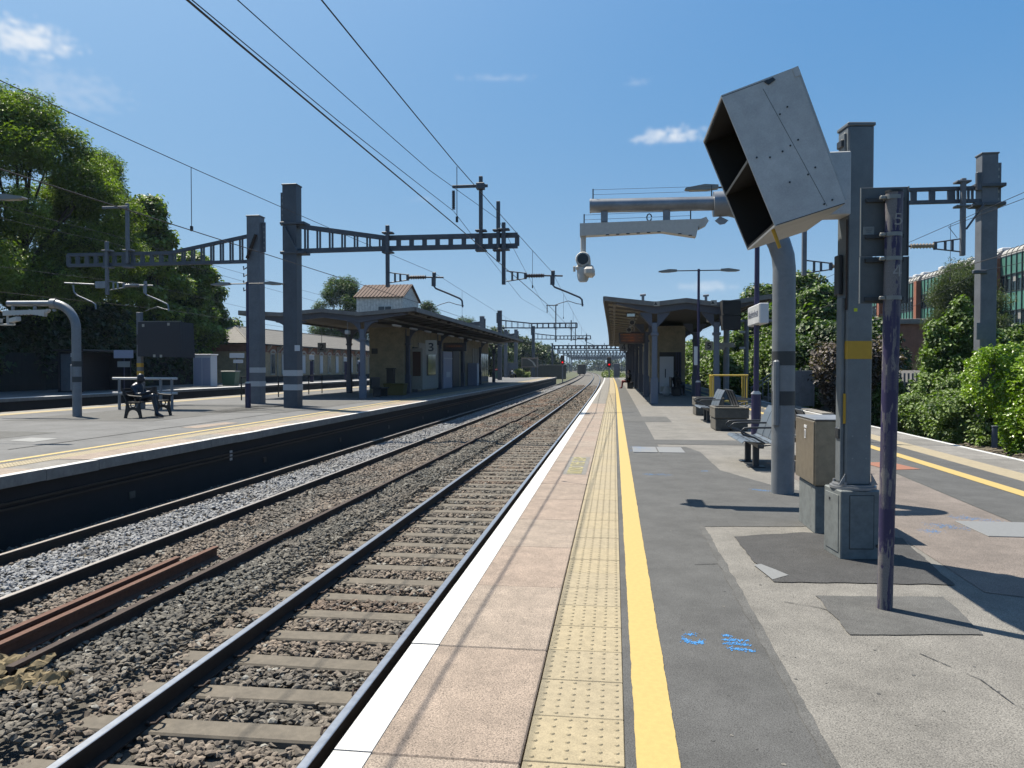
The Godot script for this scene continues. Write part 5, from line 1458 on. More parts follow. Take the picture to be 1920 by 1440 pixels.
func overhead_line() -> void:
	var g: Material = M.mast_grey
	var t := thing("overhead_line_mast", "tall near grey mast with white bands and boom over both tracks", "mast")
	mast_column(t, -12.12, -28.07, 8.38, 0.55, g, -1.0)
	for y in [1.32, 0.78]: obj("white_band", one_box(Vector3(-12.12, y, -28.07), Vector3(0.57, 0.22, 0.53)), M.band_white, t)
	for y in [6.95, 5.85]: obj("boom_bracket", one_box(Vector3(-12.0, y, -28.07), Vector3(0.95, 0.1, 0.62), 0.01), g, t)
	obj("stay", beam(Vector3(-12.3, 6.85, -27.74), Vector3(-11.8, 5.9, -27.74), 0.1, 0.06), g, t)
	boom(t, -28.0, -11.84, -8.45, -3.5, 6.86, 5.92, 6.34, 5.95, g, 0.46)
	drop_tube(t, -8.33, -28.0, 6.78, 4.5, g, 6.15)
	drop_tube(t, -4.83, -28.0, 8.47, 5.8, g, 6.15)
	drop_tube(t, -4.19, -28.0, 7.55, 5.37, g, 6.15)
	drop_tube(t, -3.97, -27.85, 6.75, 4.52, g, 6.15)
	obj("cross_arm", one_box(Vector3(-5.21, 8.1, -27.75), Vector3(1.3, 0.1, 0.1), 0.01), g, t)
	obj("arm_clamp", one_box(Vector3(-4.83, 8.1, -27.8), Vector3(0.3, 0.24, 0.24), 0.02), g, t)
	cantilever(t, -8.27, 4.85, -28.0, 1.0, M.insulator_brown, M.mast_grey)
	cantilever(t, -3.9, 4.84, -28.0, 1.0, M.insulator_brown, M.mast_grey)
	var sp := []
	var sr := []
	for k in 19:
		sp.append(Vector3(-5.82, 7.95 - 0.037 * k, -27.75))
		sr.append(0.04 if k % 2 else 0.075)
	obj("hanging_insulator", tube(mb(), sp, sr, 8), M.insulator_brown, t)
	obj("number_plate", one_box(Vector3(-11.82, 2.26, -27.78), Vector3(0.2, 0.22, 0.02)), M.white_panel, t)

	var a := thing("overhead_line_mast", "grey mast left of the tall near one with boom reaching left", "mast")
	mast_column(a, -15.07, -31.15, 7.88, 0.56, M.mast_light, 1.0)
	for y in [1.42, 0.84]: obj("white_band", one_box(Vector3(-15.07, y, -31.15), Vector3(0.58, 0.22, 0.54)), M.band_white, a)
	for k in 4: obj("hook", tube(mb(), [Vector3(-15.34, 5.75 - 0.3 * k, -30.95), Vector3(-15.52, 5.66 - 0.3 * k, -30.95), Vector3(-15.52, 5.8 - 0.3 * k, -30.95)], 0.03, 5), g, a)
	obj("stay", beam(Vector3(-14.9, 7.1, -30.82), Vector3(-15.3, 6.1, -30.82), 0.14, 0.08), M.rust_dark, a)
	boom(a, -31.0, -15.36, -18.83, -23.62, 7.06, 6.0, 6.43, 5.97, g, 0.42, 0.14)
	drop_tube(a, -21.69, -31.0, 6.96, 4.66, M.mast_light, 6.2)
	drop_tube(a, -20.72, -31.0, 8.56, 6.0, M.mast_light, 6.2)
	obj("cross_arm", one_box(Vector3(-21.2, 8.38, -30.75), Vector3(1.2, 0.1, 0.1), 0.01), M.mast_light, a)
	cantilever(a, -21.62, 5.05, -31.0, 1.0, M.galvanised, M.galvanised)
	var sm := obj("steady_arm", tube(mb(), [Vector3(-23.3, 5.1, -30.85), Vector3(-23.25, 4.8, -30.85), Vector3(-23.1, 4.65, -30.85), Vector3(-22.4, 4.35, -30.85), Vector3(-22.25, 4.25, -30.85), Vector3(-22.23, 4.05, -30.85)], 0.034, 7), M.galvanised, a)
	obj("arm_tube", rod(Vector3(-22.3, 5.12, -30.85), Vector3(-23.7, 5.2, -30.85), 0.032, 7), M.galvanised, sm)
	obj("frame_plate", one_box(Vector3(-22.0, 5.1, -30.85), Vector3(0.5, 0.3, 0.05), 0.01), M.galvanised, sm)

	var c := thing("overhead_line_mast", "grey mast rising from the ivy on the right with a short boom", "mast")
	mast_column(c, 10.95, -24.75, 7.82, 0.45, M.mast_light, 1.0)
	for y in [6.9, 6.35]: obj("boom_bracket", one_box(Vector3(10.95, y, -24.75), Vector3(0.85, 0.1, 0.56), 0.01), g, c)
	obj("side_plate", one_box(Vector3(10.62, 7.0, -24.5), Vector3(0.16, 0.55, 0.12), 0.02), g, c)
	obj("number_plate", one_box(Vector3(10.76, 2.6, -24.5), Vector3(0.3, 0.5, 0.02)), M.mast_light, c)
	boom(c, -24.62, 10.7, 9.9, 5.2, 6.84, 6.46, 6.84, 6.46, g, 0.5, 0.1)
	drop_tube(c, 10.18, -24.62, 7.1, 4.83, M.mast_light, 6.65)
	drop_tube(c, 5.69, -24.62, 7.0, 4.31, M.mast_light, 6.65)
	cantilever(c, 10.12, 5.14, -24.62, -1.0, M.insulator_pale, g)
	cantilever(c, 5.76, 4.58, -24.62, 1.0, M.insulator_pale, g, false)
	obj("tie", rod(Vector3(10.75, 6.35, -24.4), Vector3(10.25, 5.6, -24.4), 0.03, 6), g, c)
	obj("wire_bracket", one_box(Vector3(10.68, 4.35, -24.5), Vector3(0.4, 0.12, 0.12), 0.02), g, c)

	# the masts farther along
	var far := [[-13.84, -93.2, 8.4, -4.45, "mast of the second pair with boom over both tracks"], [-13.64, -130.6, 8.5, -3.96, "mast of the third pair with boom over both tracks"]]
	for k in 2:
		var q = far[k]
		var m := thing("overhead_line_mast", "distant grey " + q[4], "mast")
		mast_column(m, q[0], q[1], q[2], 0.5, g, -1.0)
		boom(m, q[1] + 0.1, q[0] + 0.3, q[0] + 3.9, q[3], 7.25, 6.35, 6.85, 6.3, g, 0.62, 0.14)
		drop_tube(m, q[3] - 2.55, q[1] + 0.1, 9.1, 4.6, g, 6.5)
		drop_tube(m, q[3] - 0.7, q[1] + 0.1, 7.2, 4.7, g, 6.5)
		obj("cross_arm", one_box(Vector3(q[3] - 3.0, 9.0, q[1] + 0.2), Vector3(1.4, 0.1, 0.1)), g, m)
		obj("hanging_insulator", rod(Vector3(q[3] - 3.6, 8.95, q[1] + 0.2), Vector3(q[3] - 3.6, 8.1, q[1] + 0.2), 0.06, 6), M.insulator_brown, m)
		cantilever(m, q[3] - 0.65, 5.0, q[1], 1.0, M.insulator_brown, g)
	for q in [[-15.3, -89.0, 7.45, "short grey mast left of the second boom mast"], [-16.6, -118.0, 7.3, "pale grey mast under the second boom"], [-15.2, -119.5, 7.4, "grey mast beside the pale one under the second boom"]]:
		var m := thing("overhead_line_mast", q[3], "mast")
		mast_column(m, q[0], q[1], q[2], 0.5, M.mast_light, 1.0)
		obj("boom_stub", beam(Vector3(q[0] - 0.2, q[2] - 0.8, q[1]), Vector3(q[0] - 3.0, q[2] - 1.1, q[1]), 0.12, 0.5), g, m)
	for k in 7:
		var z: float = [-231.0, -300.0, -352.0, -404.0, -455.0, -506.0, -560.0][k]
		var m := thing("gantry", ["nearest round holed gantry across the tracks", "second round holed gantry across the tracks", "third gantry in the row across the tracks", "fourth gantry in the row across the tracks", "fifth gantry in the row across the tracks", "sixth gantry in the row across the tracks", "farthest gantry in the row across the tracks"][k], "gantry")
		var xa: float = -16.9 + bend(z) * 0.55 - (2.0 if k else 0.0)
		var xb: float = 14.0 + bend(z) * 0.55
		for x in [xa, xb]: obj("column", one_box(Vector3(x, 3.6, z), Vector3(0.5, 10.4, 0.5), 0.02), g, m)
		for y in [8.05, 7.05]: obj("chord", beam(Vector3(xa, y, z), Vector3(xb, y, z), 0.3, 0.34), g, m)
		# web plates with hexagonal openings between them
		var n := 24
		for i in n:
			var x: float = lerpf(xa, xb, (i + 0.5) / n)
			var w: float = (xb - xa) / n
			obj("web_plate", prism(mb(), P2([-w * 0.42, -0.4, w * 0.42, -0.4, w * 0.2, -0.22, w * 0.16, 0.0, w * 0.2, 0.22, w * 0.42, 0.4, -w * 0.42, 0.4, -w * 0.2, 0.22, -w * 0.16, 0.0, -w * 0.2, -0.22]), Vector3(x, 7.55, z + 0.06), Vector3.RIGHT, Vector3.UP, Vector3(0, 0, -0.12)), g, m)
		for i in 5:
			var x: float = lerpf(xa, xb, 0.16 + 0.17 * i)
			obj("drop_tube", one_box(Vector3(x, 6.6, z + 0.2), Vector3(0.16, 4.4, 0.16)), g, m)

func wire(label: String, pts: Array, r: float, sag := 0.0, drops := [], m := "wire", called := "overhead_wire") -> void:
	# pts: [x, y, z] through which the wire runs; drops: [x, z, y0, y1] thin droppers under it
	var t := thing(called, label, "wire")
	var path := []
	for i in pts.size() - 1:
		var a := Vector3(pts[i][0], pts[i][1], pts[i][2])
		var b := Vector3(pts[i + 1][0], pts[i + 1][1], pts[i + 1][2])
		var n := 12
		for k in n:
			var u := k / float(n)
			var s := sag * 4.0 * u * (1.0 - u) * clampf(a.distance_to(b) / 55.0, 0.0, 1.5)
			path.append(a.lerp(b, u) + Vector3(0, -s, 0))
	var e = pts[-1]
	path.append(Vector3(e[0], e[1], e[2]))
	obj("conductor", tube(mb(), path, r, 6), M[m], t)
	for d in drops:
		var o := obj("dropper", rod(Vector3(d[0], d[2], d[1]), Vector3(d[0], d[3], d[1]), 0.006, 5), M.wire, t)
		obj("dropper_clip", one_box(Vector3(d[0], d[3] + 0.03, d[1]), Vector3(0.03, 0.08, 0.05)), M.wire, o)

func wires() -> void:
	# near track: contact wire and its catenary
	var b1 := bend(-94.0)
	var b2 := bend(-131.0)
	var b3 := bend(-231.0)
	wire("thick contact wire over the near track", [[-2.72, 3.75, 30.0], [-2.55, 3.74, -5.0], [-2.45, 3.74, -12.0], [-2.33, 3.74, -27.85], [-2.8 + b1, 3.75, -93.2], [-2.5 + b2, 3.75, -130.6], [-2.6 + b3, 3.75, -231.0]], 0.0080, 0.0, [], "wire_copper")
	wire("catenary wire hanging above the contact wire of the near track", [[-2.85, 5.0, 30.0], [-2.5, 4.66, 4.0], [-2.42, 4.58, -6.0], [-2.38, 4.6, -11.5], [-2.22, 4.95, -27.85], [-2.4 + b1 * 0.5, 4.55, -60.0], [-2.6 + b1, 5.05, -93.2], [-2.5 + b2, 5.05, -130.6], [-2.6 + b3, 5.05, -231.0]], 0.0066, 0.06, [[-2.38, -11.6, 4.58, 3.75], [-2.27, -21.5, 4.78, 3.75], [-2.29, -35.0, 4.82, 3.74], [-2.33, -44.0, 4.68, 3.74], [-2.45, -58.0, 4.55, 3.74]])
	# far track
	wire("contact wire over the track below the dark platform wall", [[-7.1, 3.8, 20.0], [-6.82, 3.75, -8.0], [-6.80, 3.75, -12.0], [-6.65, 3.75, -27.85], [-7.1 + b1, 3.75, -93.2], [-7.0 + b2, 3.75, -130.6], [-7.1 + b3, 3.75, -231.0]], 0.0080, 0.0, [], "wire_copper")
	wire("catenary wire above the track below the dark platform wall", [[-7.2, 5.0, 20.0], [-6.95, 4.8, -8.0], [-6.86, 4.8, -12.2], [-6.60, 5.02, -27.85], [-6.8 + b1 * 0.5, 4.55, -60.0], [-7.0 + b1, 5.05, -93.2], [-7.0 + b2, 5.05, -130.6], [-7.1 + b3, 5.05, -231.0]], 0.0066, 0.06, [[-6.86, -11.9, 4.79, 3.77], [-6.65, -33.5, 4.9, 3.75], [-6.75, -48.0, 4.62, 3.75]])
	# feeders carried high beside the masts
	wire("feeder wire carried by the hanging insulator of the tall near mast", [[-7.0, 7.5, 30.0], [-6.16, 6.92, -10.7], [-6.0, 6.92, -16.5], [-5.82, 7.22, -27.75], [-7.2, 6.9, -60.0], [-8.1, 8.1, -93.0], [-7.6, 8.1, -130.4]], 0.010, 0.03)
	wire("earth wire fixed to the third drop tube of the tall near mast", [[-5.9, 7.0, 30.0], [-5.22, 6.65, -10.3], [-5.06, 6.65, -14.0], [-4.78, 6.66, -19.8], [-4.19, 6.9, -27.85], [-5.6, 6.6, -60.0], [-7.0, 7.0, -93.2], [-6.5, 7.0, -130.6]], 0.0085, 0.02)
	# left hand tracks
	wire("contact wire in front of the left hand trees", [[-22.4, 4.1, -6.0], [-19.0, 4.0, -30.9], [-22.6, 4.0, -95.0]], 0.008, 0.05, [], "wire_copper")
	wire("catenary wire in front of the left hand trees", [[-22.4, 5.1, -6.0], [-19.9, 5.08, -30.9], [-22.6, 5.1, -95.0]], 0.007, 0.4)
	wire("feeder wire passing the raised cross arm of the left mast", [[-22.4, 7.6, -8.0], [-22.0, 7.38, -25.4], [-21.7, 7.3, -30.9], [-22.6, 7.4, -95.0]], 0.009, 0.3)
	wire("upper thin wire running on behind the left canopy", [[-22.3, 7.05, -8.0], [-22.0, 6.93, -25.0], [-21.69, 6.95, -30.9], [-23.0, 6.6, -95.0]], 0.009, 0.3)
	# right hand track
	wire("catenary wire above the right hand track", [[8.45, 5.3, 8.0], [8.5, 5.2, -17.5], [8.56, 5.2, -24.0], [8.0, 4.9, -80.0]], 0.0075, 0.0, [[8.53, -21.2, 5.19, 3.78]])
	wire("second wire close above the right hand catenary", [[9.25, 5.5, 8.0], [9.05, 5.3, -18.7], [8.88, 5.3, -22.2], [10.0, 5.35, -24.4]], 0.0075, 0.0)
	wire("contact wire above the right hand track", [[7.6, 3.75, 8.0], [7.61, 3.75, -24.5], [7.6, 3.75, -80.0]], 0.008, 0.0, [], "wire_copper")
	wire("pale earth wire tied to the side of the right hand mast", [[12.2, 4.3, 6.0], [10.68, 4.35, -24.4], [12.3, 4.0, -34.8], [12.4, 4.0, -76.0]], 0.0085, 0.1)

# ---------------------------------------------------------------- foreground

func curved_post(label: String, at: Vector3, group := "") -> Node3D:
	# a thick tube that turns over to the left, with a flange and a thinner arm
	var t := thing("camera_post", label, "post", at, 0.0, group)
	var pts := [Vector3(0, -0.02, 0), Vector3(0, 1.0, 0), Vector3(0, 2.72, 0)]
	for k in range(1, 9):
		var a := k / 8.0 * PI * 0.5
		pts.append(Vector3(-0.80 + 0.80 * cos(a), 2.72 + 0.80 * sin(a), 0))
	obj("tube", tube(mb(), pts, 0.134, 22), M.post_paint, t)
	for y in [1.64, 1.16]: obj("black_band", rod(Vector3(0, y - 0.085, 0), Vector3(0, y + 0.085, 0), 0.1365, 22), M.band_black, t)
	obj("access_door", cut_box(mb(), Vector3(-0.10, 1.22, 0.085), Vector3(0.07, 0.80, 0.10), 0.02), M.post_paint, t)
	obj("flange", rod(Vector3(-0.66, 3.52, 0), Vector3(-0.84, 3.52, 0), 0.152, 20), M.galvanised, t)
	obj("lug", prism(mb(), P2([-0.76, 3.37, -0.66, 3.32, -0.70, 3.28, -0.76, 3.27, -0.82, 3.32]), Vector3(0, 0, 0.012), Vector3.RIGHT, Vector3.UP, Vector3(0, 0, -0.024)), M.galvanised, t)
	obj("arm", rod(Vector3(-0.80, 3.53, 0), Vector3(-2.32, 3.54, 0), 0.085, 18), M.galvanised, t)
	obj("end_cap", rod(Vector3(-2.32, 3.54, 0), Vector3(-2.34, 3.54, 0), 0.088, 18), M.galvanised, t)
	return t

func bird_wire(t: Node3D, a: Vector3, b: Vector3) -> void:
	for p in [a, b]: obj("bird_wire_post", rod(p, p + Vector3(0, 0.13, 0), 0.008, 5), M.dark_steel, t)
	for h in [0.06, 0.12]: obj("bird_wire", rod(a + Vector3(0, h, 0), b + Vector3(0, h, 0), 0.0022, 4), M.dark_steel, t)

func camera_beam(t: Node3D, o: Vector3) -> void:
	# slim white housing hung under the arm, its lower edge stepping up towards the post
	for x in [-2.16, -1.40]: obj("hanger", one_box(o + Vector3(x, 3.40, 0), Vector3(0.085, 0.14, 0.07), 0.008), M.galvanised, t)
	obj("beam", prism(mb(), P2([-2.46, 3.16, -2.46, 3.315, -0.98, 3.335, -1.03, 3.22, -1.05, 3.12, -1.46, 3.19]), o + Vector3(0, 0, 0.075), Vector3.RIGHT, Vector3.UP, Vector3(0, 0, -0.15)), M.camera_white, t)
	obj("hinge_plate", prism(mb(), P2([-1.0, 3.335, -0.93, 3.36, -0.90, 3.31, -0.93, 3.26, -1.02, 3.215]), o + Vector3(0, 0, 0.06), Vector3.RIGHT, Vector3.UP, Vector3(0, 0, -0.12)), M.camera_white, t)
	for k in 9:
		var x := -2.12 + 0.125 * k
		if k != 6: obj("slot", one_box(o + Vector3(x, (3.165 + 0.0045 * k if k < 6 else 3.19 - (k - 5.6) * 0.022), 0.074), Vector3(0.04, 0.012, 0.006)), M.black, t)

func foreground() -> void:
	# square mast that carries the monitor hood
	var m := thing("monitor_mast", "square grey mast with one yellow band on a metal box base", "mast", Vector3(1.93, 0, -6.60), 0.12)
	obj("base_box", one_box(Vector3(0, 0.275, 0), Vector3(0.33, 0.55, 0.34), 0.008), M.box_grey, m)
	var cover := obj("front_cover", one_box(Vector3(0.0, 0.30, 0.172), Vector3(0.185, 0.42, 0.006), 0.002), M.box_grey, m)
	for q in [[0.0, 0.513, 0.19, 0.006], [0.0, 0.087, 0.19, 0.006], [-0.095, 0.30, 0.006, 0.43], [0.095, 0.30, 0.006, 0.43]]:
		obj("cover_gap", one_box(Vector3(q[0], q[1], 0.1705), Vector3(q[2], q[3], 0.003)), M.band_black, cover)
	var sc := obj("side_cover", one_box(Vector3(-0.167, 0.28, 0.0), Vector3(0.006, 0.46, 0.26), 0.002), M.box_grey, m)
	obj("lock", one_box(Vector3(-0.172, 0.46, -0.04), Vector3(0.006, 0.02, 0.02)), M.band_black, sc)
	obj("lock", rod(Vector3(0.125, 0.11, 0.168), Vector3(0.125, 0.11, 0.176), 0.014, 10), M.band_black, m)
	obj("flange", rod(Vector3(0, 0.552, 0), Vector3(0, 0.572, 0), 0.178, 26), M.galvanised, m)
	obj("flange_ring", rod(Vector3(0, 0.573, 0), Vector3(0, 0.588, 0), 0.160, 26), M.galvanised, m)
	for k in 4:
		var a := TAU * (k + 0.5) / 4.0
		var bo := obj("bolt", rod(Vector3(cos(a), 0, sin(a)) * 0.150 + Vector3(0, 0.588, 0), Vector3(cos(a), 0, sin(a)) * 0.150 + Vector3(0, 0.61, 0), 0.015, 6), M.galvanised, m)
	for s in [-1.0, 1.0]:
		obj("gusset", prism(mb(), P2([0, 0, 0.05, 0, 0, 0.09]), Vector3(s * 0.105, 0.588, 0.105), Vector3(s, 0, 0), Vector3.UP, Vector3(0, 0, -0.01)), M.galvanised, m)
	obj("column", one_box(Vector3(0, 2.02, 0), Vector3(0.205, 2.87, 0.205), 0.012), M.grey_paint, m)
	obj("yellow_band", one_box(Vector3(0, 1.67, 0), Vector3(0.209, 0.165, 0.209), 0.012), M.band_yellow, m)
	obj("cap", one_box(Vector3(0, 3.465, 0), Vector3(0.222, 0.03, 0.222), 0.006), M.grey_paint, m)
	obj("side_channel", one_box(Vector3(-0.118, 1.35, 0.02), Vector3(0.03, 1.48, 0.10), 0.005), M.rail_yellow if false else M.grey_paint, m)
	obj("edge_tape", one_box(Vector3(-0.108, 1.20, 0.08), Vector3(0.012, 0.24, 0.03)), M.band_yellow, m)
	obj("rust_edge", one_box(Vector3(-0.106, 2.35, 0.098), Vector3(0.012, 0.72, 0.012)), M.rust_dark, m)
	obj("sticker", one_box(Vector3(-0.035, 1.99, 0.104), Vector3(0.028, 0.026, 0.003)), mat("sticker", lin(0.55, 0.62, 0.02), 0.6), m)
	obj("side_box", one_box(Vector3(-0.125, 2.28, -0.02), Vector3(0.03, 0.32, 0.1), 0.006), M.band_black, m)
	obj("junction_box", one_box(Vector3(-0.12, 1.0, 0.02), Vector3(0.05, 0.09, 0.08), 0.008), M.dark_steel, m)
	for q in [[-0.05, 0.98], [0.06, 0.98], [-0.05, 0.80], [0.06, 0.80]]: obj("rivet", rod(Vector3(q[0], q[1], 0.102), Vector3(q[0], q[1], 0.107), 0.006, 8), M.galvanised, m)
	var tb := obj("top_hatch", one_box(Vector3(-0.108, 3.28, 0.0), Vector3(0.02, 0.26, 0.12), 0.006), M.grey_paint, m)
	obj("hatch_lid", one_box(Vector3(-0.122, 3.33, 0.0), Vector3(0.03, 0.06, 0.1), 0.006), M.dark_steel, tb)

	# the tilted hood for two monitors: an outline in the plane across the line, drawn out along it
	var h := thing("monitor_hood", "large tilted white metal hood with open black mouth facing the track", "monitor hood", Vector3(0, 0, 0))
	var z0 := -5.85
	var dz := -1.17
	var a := Vector2(0.768, 3.520)
	var e := Vector2(1.295, 3.700)
	var f := Vector2(1.648, 2.712)
	var d := Vector2(1.155, 2.556)
	var th := 0.014
	var side := func(z: float, called: String, parent: Node) -> Node: return obj(called, prism(mb(), PackedVector2Array([a, d, f, e]), Vector3(0, 0, z), Vector3.RIGHT, Vector3.UP, Vector3(0, 0, -th)), M.hood_white, parent)
	var s1: Node = side.call(z0, "side_panel", h)
	side.call(z0 + dz + th, "far_side_panel", h)
	var panel := func(p: Vector2, q: Vector2, called: String, mt: Material, inset: float) -> void:
		var n := (q - p).normalized().orthogonal() * inset
		var tn := (q - p).normalized().orthogonal() * th
		obj(called, prism(mb(), PackedVector2Array([p + n, q + n, q + n + tn, p + n + tn]), Vector3(0, 0, z0 - th - 0.001), Vector3.RIGHT, Vector3.UP, Vector3(0, 0, dz + 2 * th + 0.002)), mt, h)
	panel.call(a, e, "top_panel", M.hood_white, 0.0)
	panel.call(d, f, "bottom_panel", M.hood_white, -th)
	panel.call(e + (f - e) * 0.02, f - (f - e) * 0.02, "back_panel", M.hood_white, -0.02)
	# black lining and the shelf between the two screens
	var lining := mb()
	var li := func(u: float, v: float) -> Vector2: return a.lerp(d, v).lerp(e.lerp(f, v), u)
	for q in [[0.02, 0.02, 0.02, 0.98], [0.75, 0.02, 0.75, 0.98]]: pass
	obj("lining", prism(mb(), PackedVector2Array([li.call(0.012, 0.018), li.call(0.75, 0.018), li.call(0.75, 0.03), li.call(0.012, 0.03)]), Vector3(0, 0, z0 - 0.02), Vector3.RIGHT, Vector3.UP, Vector3(0, 0, dz + 0.04)), M.hood_black, h)
	obj("lining", prism(mb(), PackedVector2Array([li.call(0.012, 0.97), li.call(0.75, 0.97), li.call(0.75, 0.982), li.call(0.012, 0.982)]), Vector3(0, 0, z0 - 0.02), Vector3.RIGHT, Vector3.UP, Vector3(0, 0, dz + 0.04)), M.hood_black, h)
	for z in [z0 - 0.018, z0 + dz + 0.026]: obj("lining", prism(mb(), PackedVector2Array([li.call(0.012, 0.032), li.call(0.75, 0.032), li.call(0.75, 0.968), li.call(0.012, 0.968)]), Vector3(0, 0, z), Vector3.RIGHT, Vector3.UP, Vector3(0, 0, -0.006)), M.hood_black, h)
	obj("lining", prism(mb(), PackedVector2Array([li.call(0.752, 0.02), li.call(0.765, 0.02), li.call(0.765, 0.98), li.call(0.752, 0.98)]), Vector3(0, 0, z0 - 0.02), Vector3.RIGHT, Vector3.UP, Vector3(0, 0, dz + 0.04)), M.hood_black, h)
	obj("shelf", prism(mb(), PackedVector2Array([li.call(0.004, 0.492), li.call(0.74, 0.492), li.call(0.74, 0.504), li.call(0.004, 0.504)]), Vector3(0, 0, z0 - 0.026), Vector3.RIGHT, Vector3.UP, Vector3(0, 0, dz + 0.052)), M.hood_black, h)
	obj("shelf_edge", prism(mb(), PackedVector2Array([li.call(-0.002, 0.49), li.call(0.01, 0.49), li.call(0.01, 0.506), li.call(-0.002, 0.506)]), Vector3(0, 0, z0 - 0.027), Vector3.RIGHT, Vector3.UP, Vector3(0, 0, dz + 0.054)), M.strap, h)
	for k in 2: obj("screen", prism(mb(), PackedVector2Array([li.call(0.735, 0.06 + 0.47 * k), li.call(0.75, 0.06 + 0.47 * k), li.call(0.75, 0.45 + 0.47 * k), li.call(0.735, 0.45 + 0.47 * k)]), Vector3(0, 0, z0 - 0.1), Vector3.RIGHT, Vector3.UP, Vector3(0, 0, dz + 0.2)), M.glass_dark, h)
	# lid lip, seams, rivets on the side that faces the platform
	obj("lid_lip", prism(mb(), PackedVector2Array([e + Vector2(-0.03, -0.012), e + Vector2(0.012, 0.004), e + Vector2(0.032, -0.062), e + Vector2(-0.008, -0.075)]), Vector3(0, 0, z0 + 0.006), Vector3.RIGHT, Vector3.UP, Vector3(0, 0, dz - 0.012)), M.hood_white, h)
	var seam := func(p: Vector2, q: Vector2, w: float, mt: Material) -> void:
		var n := (q - p).normalized().orthogonal() * w
		obj("seam", prism(mb(), PackedVector2Array([p, q, q + n, p + n]), Vector3(0, 0, z0 + 0.0015), Vector3.RIGHT, Vector3.UP, Vector3(0, 0, -0.004)), mt, s1)
	seam.call(li.call(0.52, 0.06), li.call(0.75, 0.98), 0.003, M.sign_back)
	seam.call(li.call(0.0, 0.010), li.call(0.62, 0.012), 0.004, M.dark_steel)
	seam.call(li.call(0.02, 0.992), li.call(0.98, 0.996), 0.006, M.dark_steel)
	obj("latch", prism(mb(), PackedVector2Array([li.call(0.56, 0.02), li.call(0.68, 0.012), li.call(0.70, 0.035), li.call(0.60, 0.05)]), Vector3(0, 0, z0 + 0.01), Vector3.RIGHT, Vector3.UP, Vector3(0, 0, -0.012)), M.dark_steel, h)
	for q in [[0.60, 0.27], [0.72, 0.24], [0.46, 0.52], [0.58, 0.50], [0.70, 0.48], [0.12, 0.50], [0.28, 0.53], [0.66, 0.73], [0.78, 0.70], [0.72, 0.96], [0.84, 0.95], [0.40, 0.74]]:
		var c: Vector2 = li.call(q[0], q[1])
		obj("rivet", rod(Vector3(c.x, c.y, z0), Vector3(c.x, c.y, z0 + 0.005), 0.007, 8), M.dark_steel, s1)
	obj("cable_gland", rod(Vector3(1.17, 2.56, -6.0), Vector3(1.22, 2.42, -6.0), 0.014, 8), M.band_yellow, h)
	obj("bracket_box", one_box(Vector3(1.72, 2.99, -6.55), Vector3(0.26, 0.50, 0.22), 0.008), M.hood_white, h)

	# thick curved camera post and what hangs from it
	var cp := curved_post("thick grey curved post with two black bands beside the steel cabinet", Vector3(2.03, 0, -9.72))
	var beam_t := thing("camera_beam", "slim white camera housing hung below the arm of the near curved post", "camera housing")
	camera_beam(beam_t, Vector3(2.03, 0, -9.72))
	bird_wire(beam_t, Vector3(-0.38, 3.31, -9.72), Vector3(0.92, 3.33, -9.72))
	bird_wire(cp, Vector3(-2.3, 3.62, 0), Vector3(-0.86, 3.62, 0))
	var loop := []
	for k in 9: loop.append(Vector3(0.42 + 0.03 * cos(k * 0.75), 3.36 + 0.045 * sin(k * 0.75) + 0.02, -9.72))
	obj("cable_loop", tube(mb(), loop, 0.008, 5), M.dark_steel, beam_t)
	var pz := thing("dome_camera", "white turning camera hanging from the near white housing's tip", "camera", Vector3(-0.39, 0, -9.72))
	obj("stem", rod(Vector3(0, 3.16, 0), Vector3(0, 2.94, 0), 0.034, 12), M.camera_white, pz)
	obj("head", tube(mb(), [Vector3(0, 2.87, 0.10), Vector3(0, 2.87, 0.09), Vector3(0, 2.87, -0.34)], [0.085, 0.092, 0.085], 18), M.camera_white, pz)
	obj("window", rod(Vector3(0, 2.87, 0.10), Vector3(0, 2.87, 0.106), 0.068, 18), M.glass_dark, pz)
	obj("yoke", one_box(Vector3(0.02, 2.77, 0), Vector3(0.22, 0.06, 0.16), 0.02), M.camera_white, pz)
	obj("wiper_arm", one_box(Vector3(-0.11, 2.76, 0.02), Vector3(0.03, 0.07, 0.03), 0.006), M.camera_white, pz)
	obj("motor", one_box(Vector3(0.08, 2.71, 0.06), Vector3(0.13, 0.11, 0.30), 0.03), M.camera_white, pz)
	obj("lower_body", tube(mb(), [Vector3(0, 2.77, 0.02), Vector3(0, 2.68, 0.03), Vector3(0, 2.62, 0.03), Vector3(0, 2.595, 0.03)], [0.075, 0.078, 0.065, 0.045], 14), M.camera_white, pz)

	# stainless cabinet on a grey pedestal
	var cb := thing("equipment_cabinet", "brushed steel cabinet on a grey pedestal between mast and curved post", "cabinet", Vector3(1.97, 0, -7.72))
	obj("pedestal", one_box(Vector3(0.0, 0.22, 0.03), Vector3(0.28, 0.44, 0.62), 0.006), M.box_grey, cb)
	obj("body", one_box(Vector3(0.03, 0.745, 0), Vector3(0.36, 0.60, 0.72), 0.008), M.stainless, cb)
	obj("door", one_box(Vector3(-0.155, 0.745, 0), Vector3(0.012, 0.58, 0.70), 0.003), M.stainless, cb)
	obj("lid", one_box(Vector3(0.03, 1.052, 0), Vector3(0.37, 0.012, 0.74), 0.004), M.galvanised, cb)
	obj("notice", one_box(Vector3(-0.163, 0.97, 0.05), Vector3(0.003, 0.028, 0.10)), M.white_panel, cb)
	var nt := obj("notice", one_box(Vector3(-0.163, 0.90, 0.04), Vector3(0.003, 0.085, 0.05)), M.white_panel, cb)
	obj("notice_print", one_box(Vector3(-0.165, 0.90, 0.04), Vector3(0.002, 0.06, 0.014)), M.band_black, nt)
